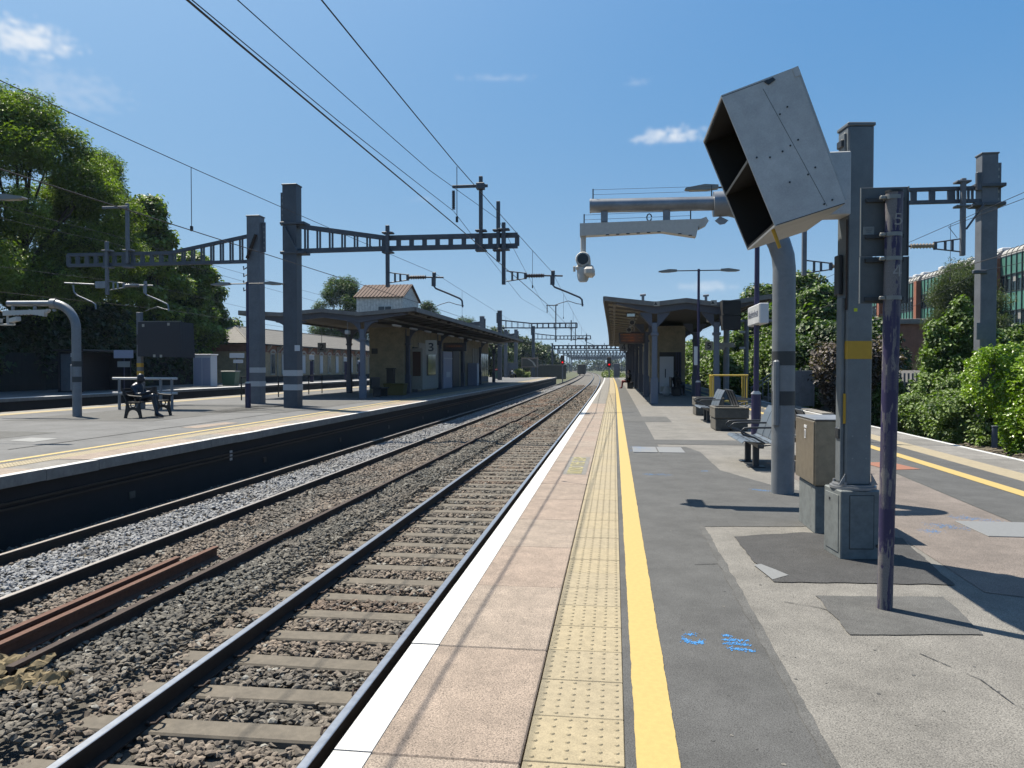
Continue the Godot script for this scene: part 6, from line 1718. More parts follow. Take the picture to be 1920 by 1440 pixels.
	for y in [0.97, 0.80, 0.62]: obj("hinge", one_box(Vector3(-0.15, y, -0.37), Vector3(0.03, 0.05, 0.02)), M.dark_steel, cb)
	for q in [[-0.142, 0.41, 0.20], [-0.142, 0.05, 0.20]]: obj("rivet", rod(Vector3(q[0], q[1], q[2]), Vector3(q[0] - 0.004, q[1], q[2]), 0.006, 6), M.galvanised, cb)

	# peeling purple post with two sign backs
	var pp := thing("sign_post", "peeling purple and grey round post in the foreground", "post", Vector3(1.70, 0, -5.13), 0.0)
	pp.rotation.z = -0.012
	var pm := purple_peel()
	obj("tube", tube(mb(), [Vector3(0, -0.02, 0), Vector3(0, 1.0, 0), Vector3(0, 2.62, 0)], [0.0455, 0.0475, 0.0515], 24), pm, pp)
	obj("cap", rod(Vector3(0, 2.62, 0), Vector3(0, 2.635, 0), 0.054, 24), M.black, pp)
	var five := letters("5", 0.10, M.chalk, pp, Transform3D(Basis(), Vector3(0.01, 2.45, 0.0495)), "chalk_mark", "Droid Sans", false)
	letters("4", 0.10, M.chalk, pp, Transform3D(Basis(), Vector3(0.012, 2.13, 0.0485)), "chalk_mark", "Droid Sans", false)
	for q in [["upper grey sign plate seen from behind on the peeling post", 2.455, 0.285, 0.435, [2.59, 2.36]], ["lower grey sign plate seen from behind on the peeling post", 2.085, 0.29, 0.295, [2.21, 1.965]]]:
		var s := thing("sign_plate", q[0], "sign", Vector3(1.695, q[1], -5.20), 0.0)
		obj("plate", one_box(Vector3(0, 0, 0), Vector3(q[2], q[3], 0.006), 0.002), M.sign_back, s)
		obj("rim", one_box(Vector3(-q[2] * 0.5, 0, 0.006), Vector3(0.006, q[3], 0.014)), M.strap, s)
		obj("rim", one_box(Vector3(q[2] * 0.5, 0, 0.006), Vector3(0.006, q[3], 0.014)), M.sign_back, s)
		for y in q[4]:
			obj("channel", one_box(Vector3(0, y - q[1], 0.012), Vector3(q[2] * 0.8, 0.024, 0.018)), M.band_black, s)
			obj("strap", rod(Vector3(0.035 - 0.0055, y - q[1] - 0.012, 0.07), Vector3(0.035 - 0.0055, y - q[1] + 0.012, 0.07), 0.0545, 22), M.strap, s)
			obj("buckle", one_box(Vector3(-0.036, y - q[1], 0.085), Vector3(0.035, 0.022, 0.03), 0.004), M.strap, s)
		if q[1] > 2.3:
			var lb := obj("maker_label", one_box(Vector3(-0.095, -0.055, 0.005), Vector3(0.068, 0.05, 0.003)), M.strap, s)
			for k in 3: obj("label_line", one_box(Vector3(-0.095, -0.045 - 0.01 * k, 0.007), Vector3(0.045 - 0.01 * k, 0.003, 0.002)), M.sign_back, lb)

func purple_peel() -> StandardMaterial3D:
	# dark purple paint flaking from grey metal: a thresholded noise, streaked upwards
	var w := 512
	var h := 1024
	var im := Image.create(w, h, false, Image.FORMAT_RGB8)
	var n := noise(301, 0.03, 5)
	var n2 := noise(302, 0.06, 3)
	var pu := lin(0.016, 0.011, 0.062)
	var gr := lin(0.15, 0.138, 0.14)
	for y in h:
		for x in w:
			var a := TAU * x / w
			var v := n.get_noise_3d(cos(a) * 34.0, y * 0.26, sin(a) * 34.0) + 0.3 * n2.get_noise_3d(cos(a) * 60.0, y * 0.5, sin(a) * 60.0) + 0.10 * sin(a + 0.5)
			var k := clampf((v + 0.07) * 12.0 + 0.5, 0.0, 1.0)
			var sh := 0.88 + 0.25 * n2.get_noise_2d(x * 3.0, y * 3.0)
			var c := gr.lerp(pu, k)
			im.set_pixel(x, y, Color(c.r * sh, c.g * sh, c.b * sh))
	var m := StandardMaterial3D.new()
	m.resource_name = "peeling_paint"
	m.albedo_texture = ImageTexture.create_from_image(im)
	m.uv1_triplanar = true
	m.uv1_scale = Vector3(3.2, 0.42, 3.2)
	m.roughness = 0.6
	return m

# ---------------------------------------------------------------- furniture

func metal_bench(label: String, at: Vector3, turn: float, seats: int, group: String) -> Node3D:
	# faces its own -x: perforated seat pans and backs on a beam, loop arm rests at the ends
	var t := thing("platform_bench", label, "bench", at, turn, group)
	var w := 0.52
	var l := w * seats
	obj("beam", one_box(Vector3(0.0, 0.36, 0), Vector3(0.09, 0.07, l), 0.008), M.dark_steel, t)
	for s in [-1.0, 1.0]:
		var lg := obj("leg", one_box(Vector3(0.0, 0.17, s * (l * 0.5 - 0.42)), Vector3(0.09, 0.34, 0.09), 0.008), M.dark_steel, t)
		obj("foot_plate", one_box(Vector3(0.0, 0.008, s * (l * 0.5 - 0.42)), Vector3(0.26, 0.016, 0.2), 0.004), M.dark_steel, lg)
	for k in seats:
		var z := (k - (seats - 1) * 0.5) * w
		var st := mb()
		var pts := [Vector2(-0.27, 0.40), Vector2(-0.24, 0.43), Vector2(-0.05, 0.415), Vector2(0.16, 0.40), Vector2(0.22, 0.425)]
		for i in pts.size() - 1:
			cut_box(st, Vector3((pts[i].x + pts[i + 1].x) * 0.5, (pts[i].y + pts[i + 1].y) * 0.5, z), Vector3(pts[i].distance_to(pts[i + 1]) + 0.006, 0.012, w - 0.03), 0.003, Basis(Vector3.BACK, (pts[i + 1] - pts[i]).angle()))
		obj("seat", st, M.bench_steel, t)
		var b := mb()
		var bp := [Vector2(0.21, 0.44), Vector2(0.27, 0.62), Vector2(0.34, 0.80), Vector2(0.40, 0.90)]
		for i in bp.size() - 1:
			cut_box(b, Vector3((bp[i].x + bp[i + 1].x) * 0.5, (bp[i].y + bp[i + 1].y) * 0.5, z), Vector3(bp[i].distance_to(bp[i + 1]) + 0.006, 0.012, w - 0.03), 0.003, Basis(Vector3.BACK, (bp[i + 1] - bp[i]).angle()))
		obj("backrest", b, M.bench_steel, t)
		# rows of punched holes read as dark slots
		for i in 4:
			obj("perforation", one_box(Vector3(-0.15 + i * 0.09, 0.432 - 0.006 * i, z), Vector3(0.018, 0.004, w - 0.14)), M.black, t)
	for k in seats + 1:
		var z := (k - seats * 0.5) * w
		obj("support", tube(mb(), [Vector3(0.0, 0.36, z), Vector3(0.20, 0.39, z), Vector3(0.30, 0.66, z), Vector3(0.39, 0.88, z)], 0.013, 6), M.dark_steel, t)
	for k in [0, 1, seats]:
		var z: float = (k - seats * 0.5) * w
		obj("arm_rest", tube(mb(), [Vector3(0.29, 0.64, z), Vector3(-0.12, 0.635, z), Vector3(-0.24, 0.625, z), Vector3(-0.29, 0.58, z), Vector3(-0.26, 0.53, z), Vector3(-0.1, 0.49, z), Vector3(0.06, 0.40, z)], 0.015, 8), M.dark_steel, t)
	return t

func lamp_post(label: String, at: Vector3, h: float, arm: float) -> Node3D:
	var t := thing("lamp_post", label, "lamp post", at, 0.0)
	obj("base_tube", rod(Vector3(0, -0.02, 0), Vector3(0, 0.93, 0), 0.105, 18), M.purple, t)
	obj("shoulder", tube(mb(), [Vector3(0, 0.93, 0), Vector3(0, 0.95, 0), Vector3(0, 1.0, 0)], [0.112, 0.112, 0.06], 18), M.white_panel, t)
	obj("column", tube(mb(), [Vector3(0, 0.9, 0), Vector3(0, h, 0)], [0.062, 0.05], 14), M.purple, t)
	obj("arm_tube", rod(Vector3(-arm * 0.5, h - 0.06, 0), Vector3(arm * 0.5, h - 0.06, 0), 0.022, 8), M.dark_steel, t)
	for s in [-1.0, 1.0]:
		var l := obj("lantern", prism(mb(), P2([0, 0.05, 0.3, 0.07, 0.72, 0.0, 0.74, -0.03, 0.70, -0.045, 0.28, -0.06, 0, -0.03]), Vector3(s * arm * 0.36, h - 0.06, 0.09), Vector3(s, 0, 0), Vector3.UP, Vector3(0, 0, -0.18)), M.strap, t)
		obj("lens", one_box(Vector3(s * (arm * 0.36 + 0.45), h - 0.115, 0), Vector3(0.36, 0.02, 0.14), 0.006), M.cream_white, l)
	return t

func platform_furniture() -> void:
	metal_bench("perforated metal bench facing the tracks just behind the thick curved post", Vector3(2.16, 0, -12.62), 0.0, 3, "metal benches on the yellow lined platform")
	metal_bench("metal bench facing the green bank behind the steel cabinet", Vector3(3.15, 0, -12.62), PI, 3, "metal benches on the yellow lined platform")
	metal_bench("farther metal bench facing the tracks in front of a planter", Vector3(2.62, 0, -22.6), 0.0, 3, "metal benches on the yellow lined platform")
	metal_bench("dark metal bench facing right between the planter and yellow railing", Vector3(3.62, 0, -22.6), PI, 3, "metal benches on the yellow lined platform")
	for q in [["low square concrete planter next to the purple lamp base", Vector3(2.80, 0, -19.6), 0.80], ["concrete planter behind the farther metal bench", Vector3(3.0, 0, -25.6), 0.9]]:
		var p := thing("concrete_planter", q[0], "planter", q[1])
		var w: float = q[2]
		obj("lower_ring", one_box(Vector3(0, 0.15, 0), Vector3(w - 0.04, 0.28, 1.0), 0.015), M.concrete, p)
		obj("upper_ring", one_box(Vector3(0, 0.41, 0), Vector3(w, 0.22, 1.04), 0.015), M.concrete, p)
		for s in [-1.0, 1.0]:
			obj("rim", one_box(Vector3(s * (w * 0.5 - 0.04), 0.54, 0), Vector3(0.08, 0.05, 1.04), 0.01), M.concrete, p)
			obj("rim", one_box(Vector3(0, 0.54, s * 0.48), Vector3(w - 0.17, 0.05, 0.08), 0.01), M.concrete, p)
		obj("soil", one_box(Vector3(0, 0.521, 0), Vector3(w - 0.1, 0.012, 0.95)), M.earth, p)
		for s in [-1.0, 1.0]: obj("foot_gap", one_box(Vector3(s * 0.1, 0.03, 0.5), Vector3(0.3, 0.06, 0.012)), M.black, p)
	lamp_post("purple lamp post with white name board, its head hidden by the big hood", Vector3(3.17, 0, -18.0), 5.65, 2.4)
	lamp_post("purple lamp post with twin lantern arms before the right canopy", Vector3(3.36, 0, -32.0), 5.5, 2.4)
	var nb := thing("station_name_board", "white station name board on the purple lamp post", "sign", Vector3(3.17, 0, -17.95))
	obj("box", one_box(Vector3(0.02, 2.70, 0), Vector3(0.19, 0.44, 1.45), 0.012), M.white_panel, nb)
	obj("frame", one_box(Vector3(-0.08, 2.70, 0), Vector3(0.012, 0.40, 1.40), 0.003), M.hood_white, nb)
	letters("Maidenhead", 0.22, M.blue_text, nb, Transform3D(Basis(Vector3(0, 0, 1), Vector3.UP, Vector3(-1, 0, 0)), Vector3(-0.088, 2.72, 0)), "lettering", "Droid Sans", false)
	var sg := thing("small_sign", "small white plate low on the twin lantern lamp post", "sign", Vector3(3.25, 2.0, -31.9))
	obj("plate", one_box(Vector3.ZERO, Vector3(0.14, 0.75, 0.03), 0.005), M.white_panel, sg)
	var yr := thing("yellow_railing", "yellow tubular guard railing beside the second lamp post", "railing", Vector3(4.36, 0, -30.6))
	for s in [-0.62, 0.62]:
		for z in [-0.7, -0.2, 0.4]: obj("post", rod(Vector3(s, 0, z), Vector3(s, 1.25, z), 0.03, 8), M.rail_yellow, yr)
		for y in [1.22, 0.25]: obj("side_rail", rod(Vector3(s, y, -0.72), Vector3(s, y, 0.42), 0.03, 8), M.rail_yellow, yr)
	for y in [1.23, 0.26]: obj("front_rail", rod(Vector3(-0.66, y, 0.4), Vector3(0.66, y, 0.4), 0.032, 8), M.rail_yellow, yr)
	var gp := thing("grey_post", "pale grey camera post with a short arm behind the yellow railing", "post", Vector3(5.3, 0, -38.0))
	obj("tube", rod(Vector3(0, 0, 0), Vector3(0, 3.7, 0), 0.14, 14), M.post_paint, gp)
	obj("plate", one_box(Vector3(0, 2.6, 0.16), Vector3(0.7, 0.22, 0.04), 0.01), M.cream_white, gp)
	var g2 := thing("grey_post", "second grey post with brackets beyond the yellow railing", "post", Vector3(6.55, 0, -40.0))
	obj("tube", rod(Vector3(0, 0, 0), Vector3(0, 3.9, 0), 0.12, 12), M.mast_light, g2)
	obj("arm", one_box(Vector3(0.5, 3.86, 0), Vector3(1.6, 0.1, 0.1), 0.01), M.galvanised, g2)
	for y in [3.3, 2.5]: obj("bracket", one_box(Vector3(-0.2, y, 0.05), Vector3(0.3, 0.12, 0.1), 0.02), M.band_white, g2)
	var mk := thing("marker_post", "short grey blue marker post at the foot of the brambles", "post", Vector3(10.1, -0.6, -22.2))
	obj("post", one_box(Vector3(0, 0.25, 0), Vector3(0.12, 0.55, 0.10), 0.01), M.canopy_blue, mk)
	obj("cap", one_box(Vector3(0, 0.55, 0), Vector3(0.14, 0.04, 0.12), 0.01), M.canopy_blue, mk)

# ---------------------------------------------------------------- left platform furniture, people, far end

func body(bones: Array, cell: float, k: float) -> SurfaceTool:
	# bones: [a, b, ra, rb]; a smooth union of tapered capsules meshed by surface nets
	var lo := Vector3(1e9, 1e9, 1e9)
	var hi := -lo
	for b in bones:
		for e in [[b[0], b[2]], [b[1], b[3]]]:
			lo = lo.min(e[0] - Vector3.ONE * (e[1] + 2.5 * cell))
			hi = hi.max(e[0] + Vector3.ONE * (e[1] + 2.5 * cell))
	var n := Vector3i(((hi - lo) / cell).ceil()) + Vector3i.ONE
	var f := PackedFloat32Array()
	f.resize(n.x * n.y * n.z)
	f.fill(1.0)
	for b in bones:
		var m: float = maxf(b[2], b[3]) + 2.5 * cell + k
		var l0 := Vector3i(((b[0].min(b[1]) - Vector3.ONE * m - lo) / cell).floor()).max(Vector3i.ZERO)
		var h0 := Vector3i(((b[0].max(b[1]) + Vector3.ONE * m - lo) / cell).ceil()).min(n - Vector3i.ONE)
		var ba: Vector3 = b[1] - b[0]
		var bb := maxf(ba.length_squared(), 1e-9)
		for z in range(l0.z, h0.z + 1):
			for y in range(l0.y, h0.y + 1):
				var i := (z * n.y + y) * n.x
				for x in range(l0.x, h0.x + 1):
					var pa: Vector3 = lo + Vector3(x, y, z) * cell - b[0]
					var t := clampf(pa.dot(ba) / bb, 0.0, 1.0)
					var d: float = (pa - ba * t).length() - lerpf(b[2], b[3], t)
					var o := f[i + x]
					var h := maxf(k - absf(o - d), 0.0) / k
					f[i + x] = minf(o, d) - h * h * k * 0.25
	var st := mb()
	var vert := {}
	var at := func(x: int, y: int, z: int) -> float: return f[(z * n.y + y) * n.x + x]
	var point := func(x: int, y: int, z: int) -> Vector3:
		var key := Vector3i(x, y, z)
		if vert.has(key): return vert[key]
		var s := Vector3.ZERO
		var c := 0
		for e in [[0, 0, 0, 1, 0, 0], [0, 1, 0, 1, 1, 0], [0, 0, 1, 1, 0, 1], [0, 1, 1, 1, 1, 1], [0, 0, 0, 0, 1, 0], [1, 0, 0, 1, 1, 0], [0, 0, 1, 0, 1, 1], [1, 0, 1, 1, 1, 1], [0, 0, 0, 0, 0, 1], [1, 0, 0, 1, 0, 1], [0, 1, 0, 0, 1, 1], [1, 1, 0, 1, 1, 1]]:
			var v0: float = at.call(x + e[0], y + e[1], z + e[2])
			var v1: float = at.call(x + e[3], y + e[4], z + e[5])
			if (v0 < 0.0) != (v1 < 0.0):
				var t := v0 / (v0 - v1)
				s += Vector3(e[0], e[1], e[2]).lerp(Vector3(e[3], e[4], e[5]), t)
				c += 1
		vert[key] = lo + (Vector3(x, y, z) + s / maxi(c, 1)) * cell
		return vert[key]
	var grad := func(p: Vector3) -> Vector3:
		var g := ((p - lo) / cell)
		var c := Vector3i(g.round()).clamp(Vector3i.ONE, n - Vector3i.ONE * 2)
		return Vector3(at.call(c.x + 1, c.y, c.z) - at.call(c.x - 1, c.y, c.z), at.call(c.x, c.y + 1, c.z) - at.call(c.x, c.y - 1, c.z), at.call(c.x, c.y, c.z + 1) - at.call(c.x, c.y, c.z - 1)).normalized()
	for z in range(1, n.z - 1):
		for y in range(1, n.y - 1):
			for x in range(1, n.x - 1):
				var v: float = f[(z * n.y + y) * n.x + x]
				for ax in 3:
					var w: float = f[((z + (1 if ax == 2 else 0)) * n.y + y + (1 if ax == 1 else 0)) * n.x + x + (1 if ax == 0 else 0)]
					if (v < 0.0) == (w < 0.0): continue
					var q := []
					for o in [[0, 0], [-1, 0], [-1, -1], [0, -1]]:
						var c := Vector3i(x, y, z)
						c[(ax + 1) % 3] += o[0]
						c[(ax + 2) % 3] += o[1]
						q.append(point.call(c.x, c.y, c.z))
					if v >= 0.0: q.reverse()
					var nn := []
					for p in q: nn.append(grad.call(p))
					tri_n(st, [q[0], q[1], q[2]], [nn[0], nn[1], nn[2]])
					tri_n(st, [q[0], q[2], q[3]], [nn[0], nn[2], nn[3]])
	return st

func V(x: float, y: float, z: float) -> Vector3:
	return Vector3(x, y, z)

func left_furniture() -> void:
	var cp := curved_post("pale curved camera post standing alone on the left platform", Vector3(-16.6, 0, -22.1))
	var bt := thing("camera_beam", "white camera housing under the arm of the left curved post", "camera housing")
	camera_beam(bt, Vector3(-16.6, 0, -22.1))
	var pz := thing("dome_camera", "pair of white cameras hanging below the left white housing", "camera", Vector3(-18.95, 0, -22.1))
	obj("stem", rod(V(0, 3.16, 0), V(0, 2.86, 0), 0.035, 10), M.camera_white, pz)
	obj("yoke", one_box(V(0, 2.88, 0), V(0.5, 0.06, 0.1), 0.02), M.camera_white, pz)
	for s in [-1.0, 1.0]: obj("camera_body", beam(V(s * 0.16, 3.0, 0.05), V(s * 0.55, 3.05, 0.2), 0.14, 0.13), M.camera_white, pz)
	# bench with cast iron ends and a bronze reader on it
	var b := thing("iron_bench", "black bench with cast iron scroll ends under the seated statue", "bench", Vector3(-14.3, 0, -22.25))
	for s in [-0.78, 0.78]:
		var e := mb()
		var outline := [[-0.26, 0.0], [-0.19, 0.0], [-0.165, 0.16]]
		var poly := PackedVector2Array([Vector2(-0.29, 0.0), Vector2(-0.21, 0.0), Vector2(-0.19, 0.10)])
		for k in 9: poly.append(Vector2(-0.18 * cos(PI * k / 8.0) + 0.0, 0.10 + 0.16 * sin(PI * k / 8.0)))
		poly.append_array(PackedVector2Array([Vector2(0.19, 0.10), Vector2(0.21, 0.0), Vector2(0.29, 0.0), Vector2(0.235, 0.30), Vector2(0.22, 0.44), Vector2(0.17, 0.44), Vector2(0.15, 0.33), Vector2(-0.12, 0.33), Vector2(-0.15, 0.44), Vector2(-0.22, 0.44), Vector2(-0.235, 0.30)]))
		var fr := obj("end_frame", prism(mb(), poly, V(0, 0, s + 0.025), Vector3.RIGHT, Vector3.UP, V(0, 0, -0.05)), M.iron, b)
		var ring := []
		for k in 13: ring.append(V(0.085 * cos(TAU * k / 12.0), 0.40 + 0.065 * sin(TAU * k / 12.0), s))
		obj("ring", tube(mb(), ring, 0.018, 6, false), M.iron, fr)
		obj("seat_bearer", one_box(V(0, 0.455, s), V(0.50, 0.035, 0.05)), M.iron, fr)
		obj("arm_rest", tube(mb(), [V(-0.30, 0.88, s), V(-0.24, 0.74, s), V(-0.12, 0.68, s), V(0.10, 0.66, s), V(0.26, 0.655, s), V(0.29, 0.63, s), V(0.24, 0.60, s), V(0.22, 0.44, s)], 0.022, 7), M.iron, fr)
		obj("back_post", tube(mb(), [V(-0.2, 0.44, s), V(-0.27, 0.66, s), V(-0.36, 0.90, s)], 0.024, 6), M.iron, fr)
	for k in 5: obj("seat_slat", one_box(V(-0.2 + 0.1 * k, 0.485, 0), V(0.085, 0.028, 1.62), 0.006), M.iron, b)
	for k in 4: obj("back_slat", one_box(V(-0.245 - 0.035 * k, 0.58 + 0.09 * k, 0), V(0.028, 0.08, 1.62), 0.006), M.iron, b)
	var s := thing("seated_statue", "dark bronze statue sitting on the iron bench reading an open book", "statue", Vector3(-14.3, 0, -21.95))
	var bones := [
		[V(-0.10, 0.60, 0), V(-0.17, 0.92, 0.0), 0.155, 0.165], [V(-0.17, 0.92, -0.13), V(-0.17, 0.92, 0.13), 0.115, 0.115], [V(-0.15, 0.98, 0), V(-0.10, 1.10, 0), 0.062, 0.055],
		[V(-0.08, 1.16, 0), V(-0.06, 1.245, 0), 0.092, 0.10], [V(-0.01, 1.13, 0), V(0.0, 1.15, 0), 0.062, 0.058], [V(0.05, 1.18, 0), V(0.065, 1.155, 0), 0.018, 0.02],
		[V(-0.06, 1.18, -0.1), V(-0.06, 1.15, -0.1), 0.022, 0.018], [V(-0.06, 1.18, 0.1), V(-0.06, 1.15, 0.1), 0.022, 0.018],
		[V(-0.06, 0.585, 0.10), V(0.42, 0.66, 0.13), 0.10, 0.078], [V(0.42, 0.66, 0.13), V(0.54, 0.20, 0.14), 0.075, 0.052], [V(0.54, 0.14, 0.14), V(0.76, 0.055, 0.16), 0.05, 0.036],
		[V(-0.06, 0.585, -0.10), V(0.40, 0.62, -0.05), 0.10, 0.078], [V(0.40, 0.62, -0.05), V(0.46, 0.14, 0.02), 0.07, 0.05], [V(0.46, 0.09, 0.02), V(0.66, 0.045, 0.05), 0.048, 0.034],
		[V(-0.17, 0.92, 0.19), V(-0.02, 0.70, 0.26), 0.068, 0.052], [V(-0.02, 0.70, 0.26), V(0.25, 0.77, 0.16), 0.052, 0.036], [V(0.25, 0.77, 0.16), V(0.33, 0.80, 0.13), 0.036, 0.03],
		[V(-0.17, 0.92, -0.19), V(-0.02, 0.72, -0.27), 0.068, 0.052], [V(-0.02, 0.72, -0.27), V(0.25, 0.77, -0.16), 0.052, 0.036], [V(0.25, 0.77, -0.16), V(0.33, 0.80, -0.12), 0.036, 0.03],
		[V(-0.05, 0.52, -0.12), V(0.10, 0.50, 0.14), 0.05, 0.05],
	]
	var bd := obj("figure", body(bones, 0.016, 0.045), M.bronze, s)
	for side in [-1.0, 1.0]:
		for k in 4: obj("finger", tube(mb(), [V(0.33, 0.80 + 0.012 * k, side * 0.125), V(0.375, 0.80 + 0.018 * k, side * 0.115), V(0.395, 0.82 + 0.018 * k, side * 0.10)], 0.009, 5), M.bronze, bd)
		obj("thumb", tube(mb(), [V(0.31, 0.82, side * 0.12), V(0.335, 0.85, side * 0.105), V(0.35, 0.87, side * 0.095)], 0.010, 5), M.bronze, bd)
	obj("glasses", tube(mb(), [V(-0.05, 1.19, -0.1), V(0.035, 1.18, -0.07), V(0.05, 1.17, -0.03), V(0.055, 1.18, 0), V(0.05, 1.17, 0.03), V(0.035, 1.18, 0.07), V(-0.05, 1.19, 0.1)], 0.007, 5), M.bronze, s)
	var book := obj("open_book", beam(V(0.34, 0.76, -0.09), V(0.34, 0.76, -0.001), 0.03, 0.24), M.bronze, s)
	book.position = V(0.06, 0.06, 0)
	var bk2 := obj("book_leaf", beam(V(0.40, 0.82, 0.001), V(0.37, 0.82, 0.10), 0.03, 0.24), M.bronze, s)
	# grey guard rail and signed post behind
	var gr := thing("guard_railing", "short pale grey guard railing behind the seated statue", "railing", Vector3(-16.85, 0, -26.0))
	for x in [-1.0, 0.62, 1.05]: obj("post", rod(V(x, 0, 0), V(x, 1.12, 0), 0.05, 8), M.post_paint, gr)
	for y in [1.13, 0.6]: obj("rail", rod(V(-1.25, y, 0), V(1.25, y, 0), 0.048, 10), M.band_white, gr)
	var ps := thing("monitor_post", "slim grey post with yellow and black bands behind the statue", "post", Vector3(-17.35, 0, -26.5))
	obj("column", one_box(V(0, 1.78, 0), V(0.17, 3.56, 0.17), 0.01), M.mast_light, ps)
	for q in [[1.62, "band_yellow"], [1.33, "band_yellow"], [2.55, "band_black"]]: obj("band", one_box(V(0, q[0], 0), V(0.176, 0.16 if q[0] < 2 else 0.4, 0.176), 0.01), M[q[1]], ps)
	obj("base", one_box(V(0, 0.5, 0), V(0.26, 1.0, 0.24), 0.02), M.mast_light, ps)
	var sc := thing("monitor_hood", "big dark navy monitor hood on the banded slim post", "monitor hood", Vector3(-16.3, 2.55, -26.5))
	obj("shell", prism(mb(), P2([-0.85, -0.62, 0.85, -0.66, 0.80, 0.62, -0.82, 0.64]), V(0, 0, 0.45), Vector3.RIGHT, Vector3.UP, V(0, 0, -0.9)), M.screen_navy, sc)
	obj("top_edge", one_box(V(0, 0.645, 0.44), V(1.66, 0.02, 0.03)), M.strap, sc)
	for q in [[-0.62, 0.5], [0.36, 0.54], [-0.2, -0.6], [0.06, -0.61]]: obj("tag", one_box(V(q[0], q[1], 0.455), V(0.09, 0.10, 0.01)), M.cream_white, sc)
	var ns := plate_sign("station_name_sign", "small blue and white sign left of the slim banded post in the shade", "", Vector3(-29.9, 2.35, -44.0), 0.35, 1.1, 0.5, 0.1, "lilac_panel")
	obj("lower_plate", one_box(V(0, -0.62, 0), V(0.7, 0.36, 0.05)), M.strap, ns)
	obj("post", rod(V(0, -2.35, -0.05), V(0, 0.2, -0.05), 0.04, 6), M.navy, ns)
	lamp_post("navy lamp post with twin lanterns before the left mast", Vector3(-13.75, 0, -27.7), 4.75, 1.9)
	lamp_post("lamp post beyond the left edge, only one lantern showing", Vector3(-14.75, 0, -15.8), 5.4, 2.6)

func seated(label: String, at: Vector3, turn: float, coat: Material, legs: Material) -> void:
	var s := thing("person", label, "person", at, turn)
	var bones := [[V(0, 0.55, 0), V(-0.06, 0.95, 0), 0.15, 0.16], [V(-0.06, 0.93, -0.15), V(-0.06, 0.93, 0.15), 0.1, 0.1], [V(-0.04, 1.0, 0), V(0.0, 1.1, 0), 0.06, 0.055], [V(-0.06, 0.92, 0.2), V(0.05, 0.68, 0.24), 0.065, 0.05], [V(0.05, 0.68, 0.24), V(0.28, 0.66, 0.12), 0.05, 0.036], [V(-0.06, 0.92, -0.2), V(0.05, 0.68, -0.24), 0.065, 0.05], [V(0.05, 0.68, -0.24), V(0.28, 0.66, -0.12), 0.05, 0.036]]
	obj("coat", body(bones, 0.03, 0.05), coat, s)
	obj("legs", body([[V(0, 0.5, 0.1), V(0.44, 0.52, 0.11), 0.10, 0.078], [V(0.44, 0.52, 0.11), V(0.5, 0.1, 0.11), 0.075, 0.05], [V(0.5, 0.06, 0.11), V(0.66, 0.04, 0.12), 0.05, 0.036], [V(0, 0.5, -0.1), V(0.44, 0.52, -0.11), 0.10, 0.078], [V(0.44, 0.52, -0.11), V(0.5, 0.1, -0.11), 0.075, 0.05], [V(0.5, 0.06, -0.11), V(0.66, 0.04, -0.12), 0.05, 0.036]], 0.03, 0.05), legs, s)
	var h := obj("head", body([[V(0.0, 1.17, 0), V(0.0, 1.26, 0), 0.085, 0.095], [V(0.05, 1.14, 0), V(0.055, 1.16, 0), 0.055, 0.05], [V(0.1, 1.19, 0), V(0.105, 1.17, 0), 0.016, 0.018]], 0.02, 0.03), M.skin, s)
	obj("hair", body([[V(-0.03, 1.28, 0), V(-0.045, 1.2, 0), 0.098, 0.09]], 0.02, 0.03), M.coat_black, h)

func signal_post(label: String, at: Vector3, h: float) -> void:
	var t := thing("railway_signal", label, "signal", at)
	obj("post", rod(V(0, -1.0, -0.1), V(0, h - 0.4, -0.1), 0.09, 8), M.mast_light, t)
	obj("backboard", one_box(V(0, h, 0), V(0.62, 1.5, 0.08), 0.04), M.black, t)
	obj("hood", tube(mb(), [V(0, h - 0.38, 0.04), V(0, h - 0.38, 0.3)], 0.2, 12, false), M.black, t)
	obj("lit_lamp", rod(V(0, h - 0.38, 0.05), V(0, h - 0.38, 0.08), 0.13, 14), M.lamp_red, t)
	var l := OmniLight3D.new()
	l.name = "glow"
	l.light_color = Color(1, 0.04, 0.03)
	l.light_energy = 0.08
	l.light_size = 0.19
	l.omni_range = 60.0
	l.omni_attenuation = 2.0
	l.shadow_enabled = true
	l.position = V(0, h - 0.38, 0.32)
	t.add_child(l)

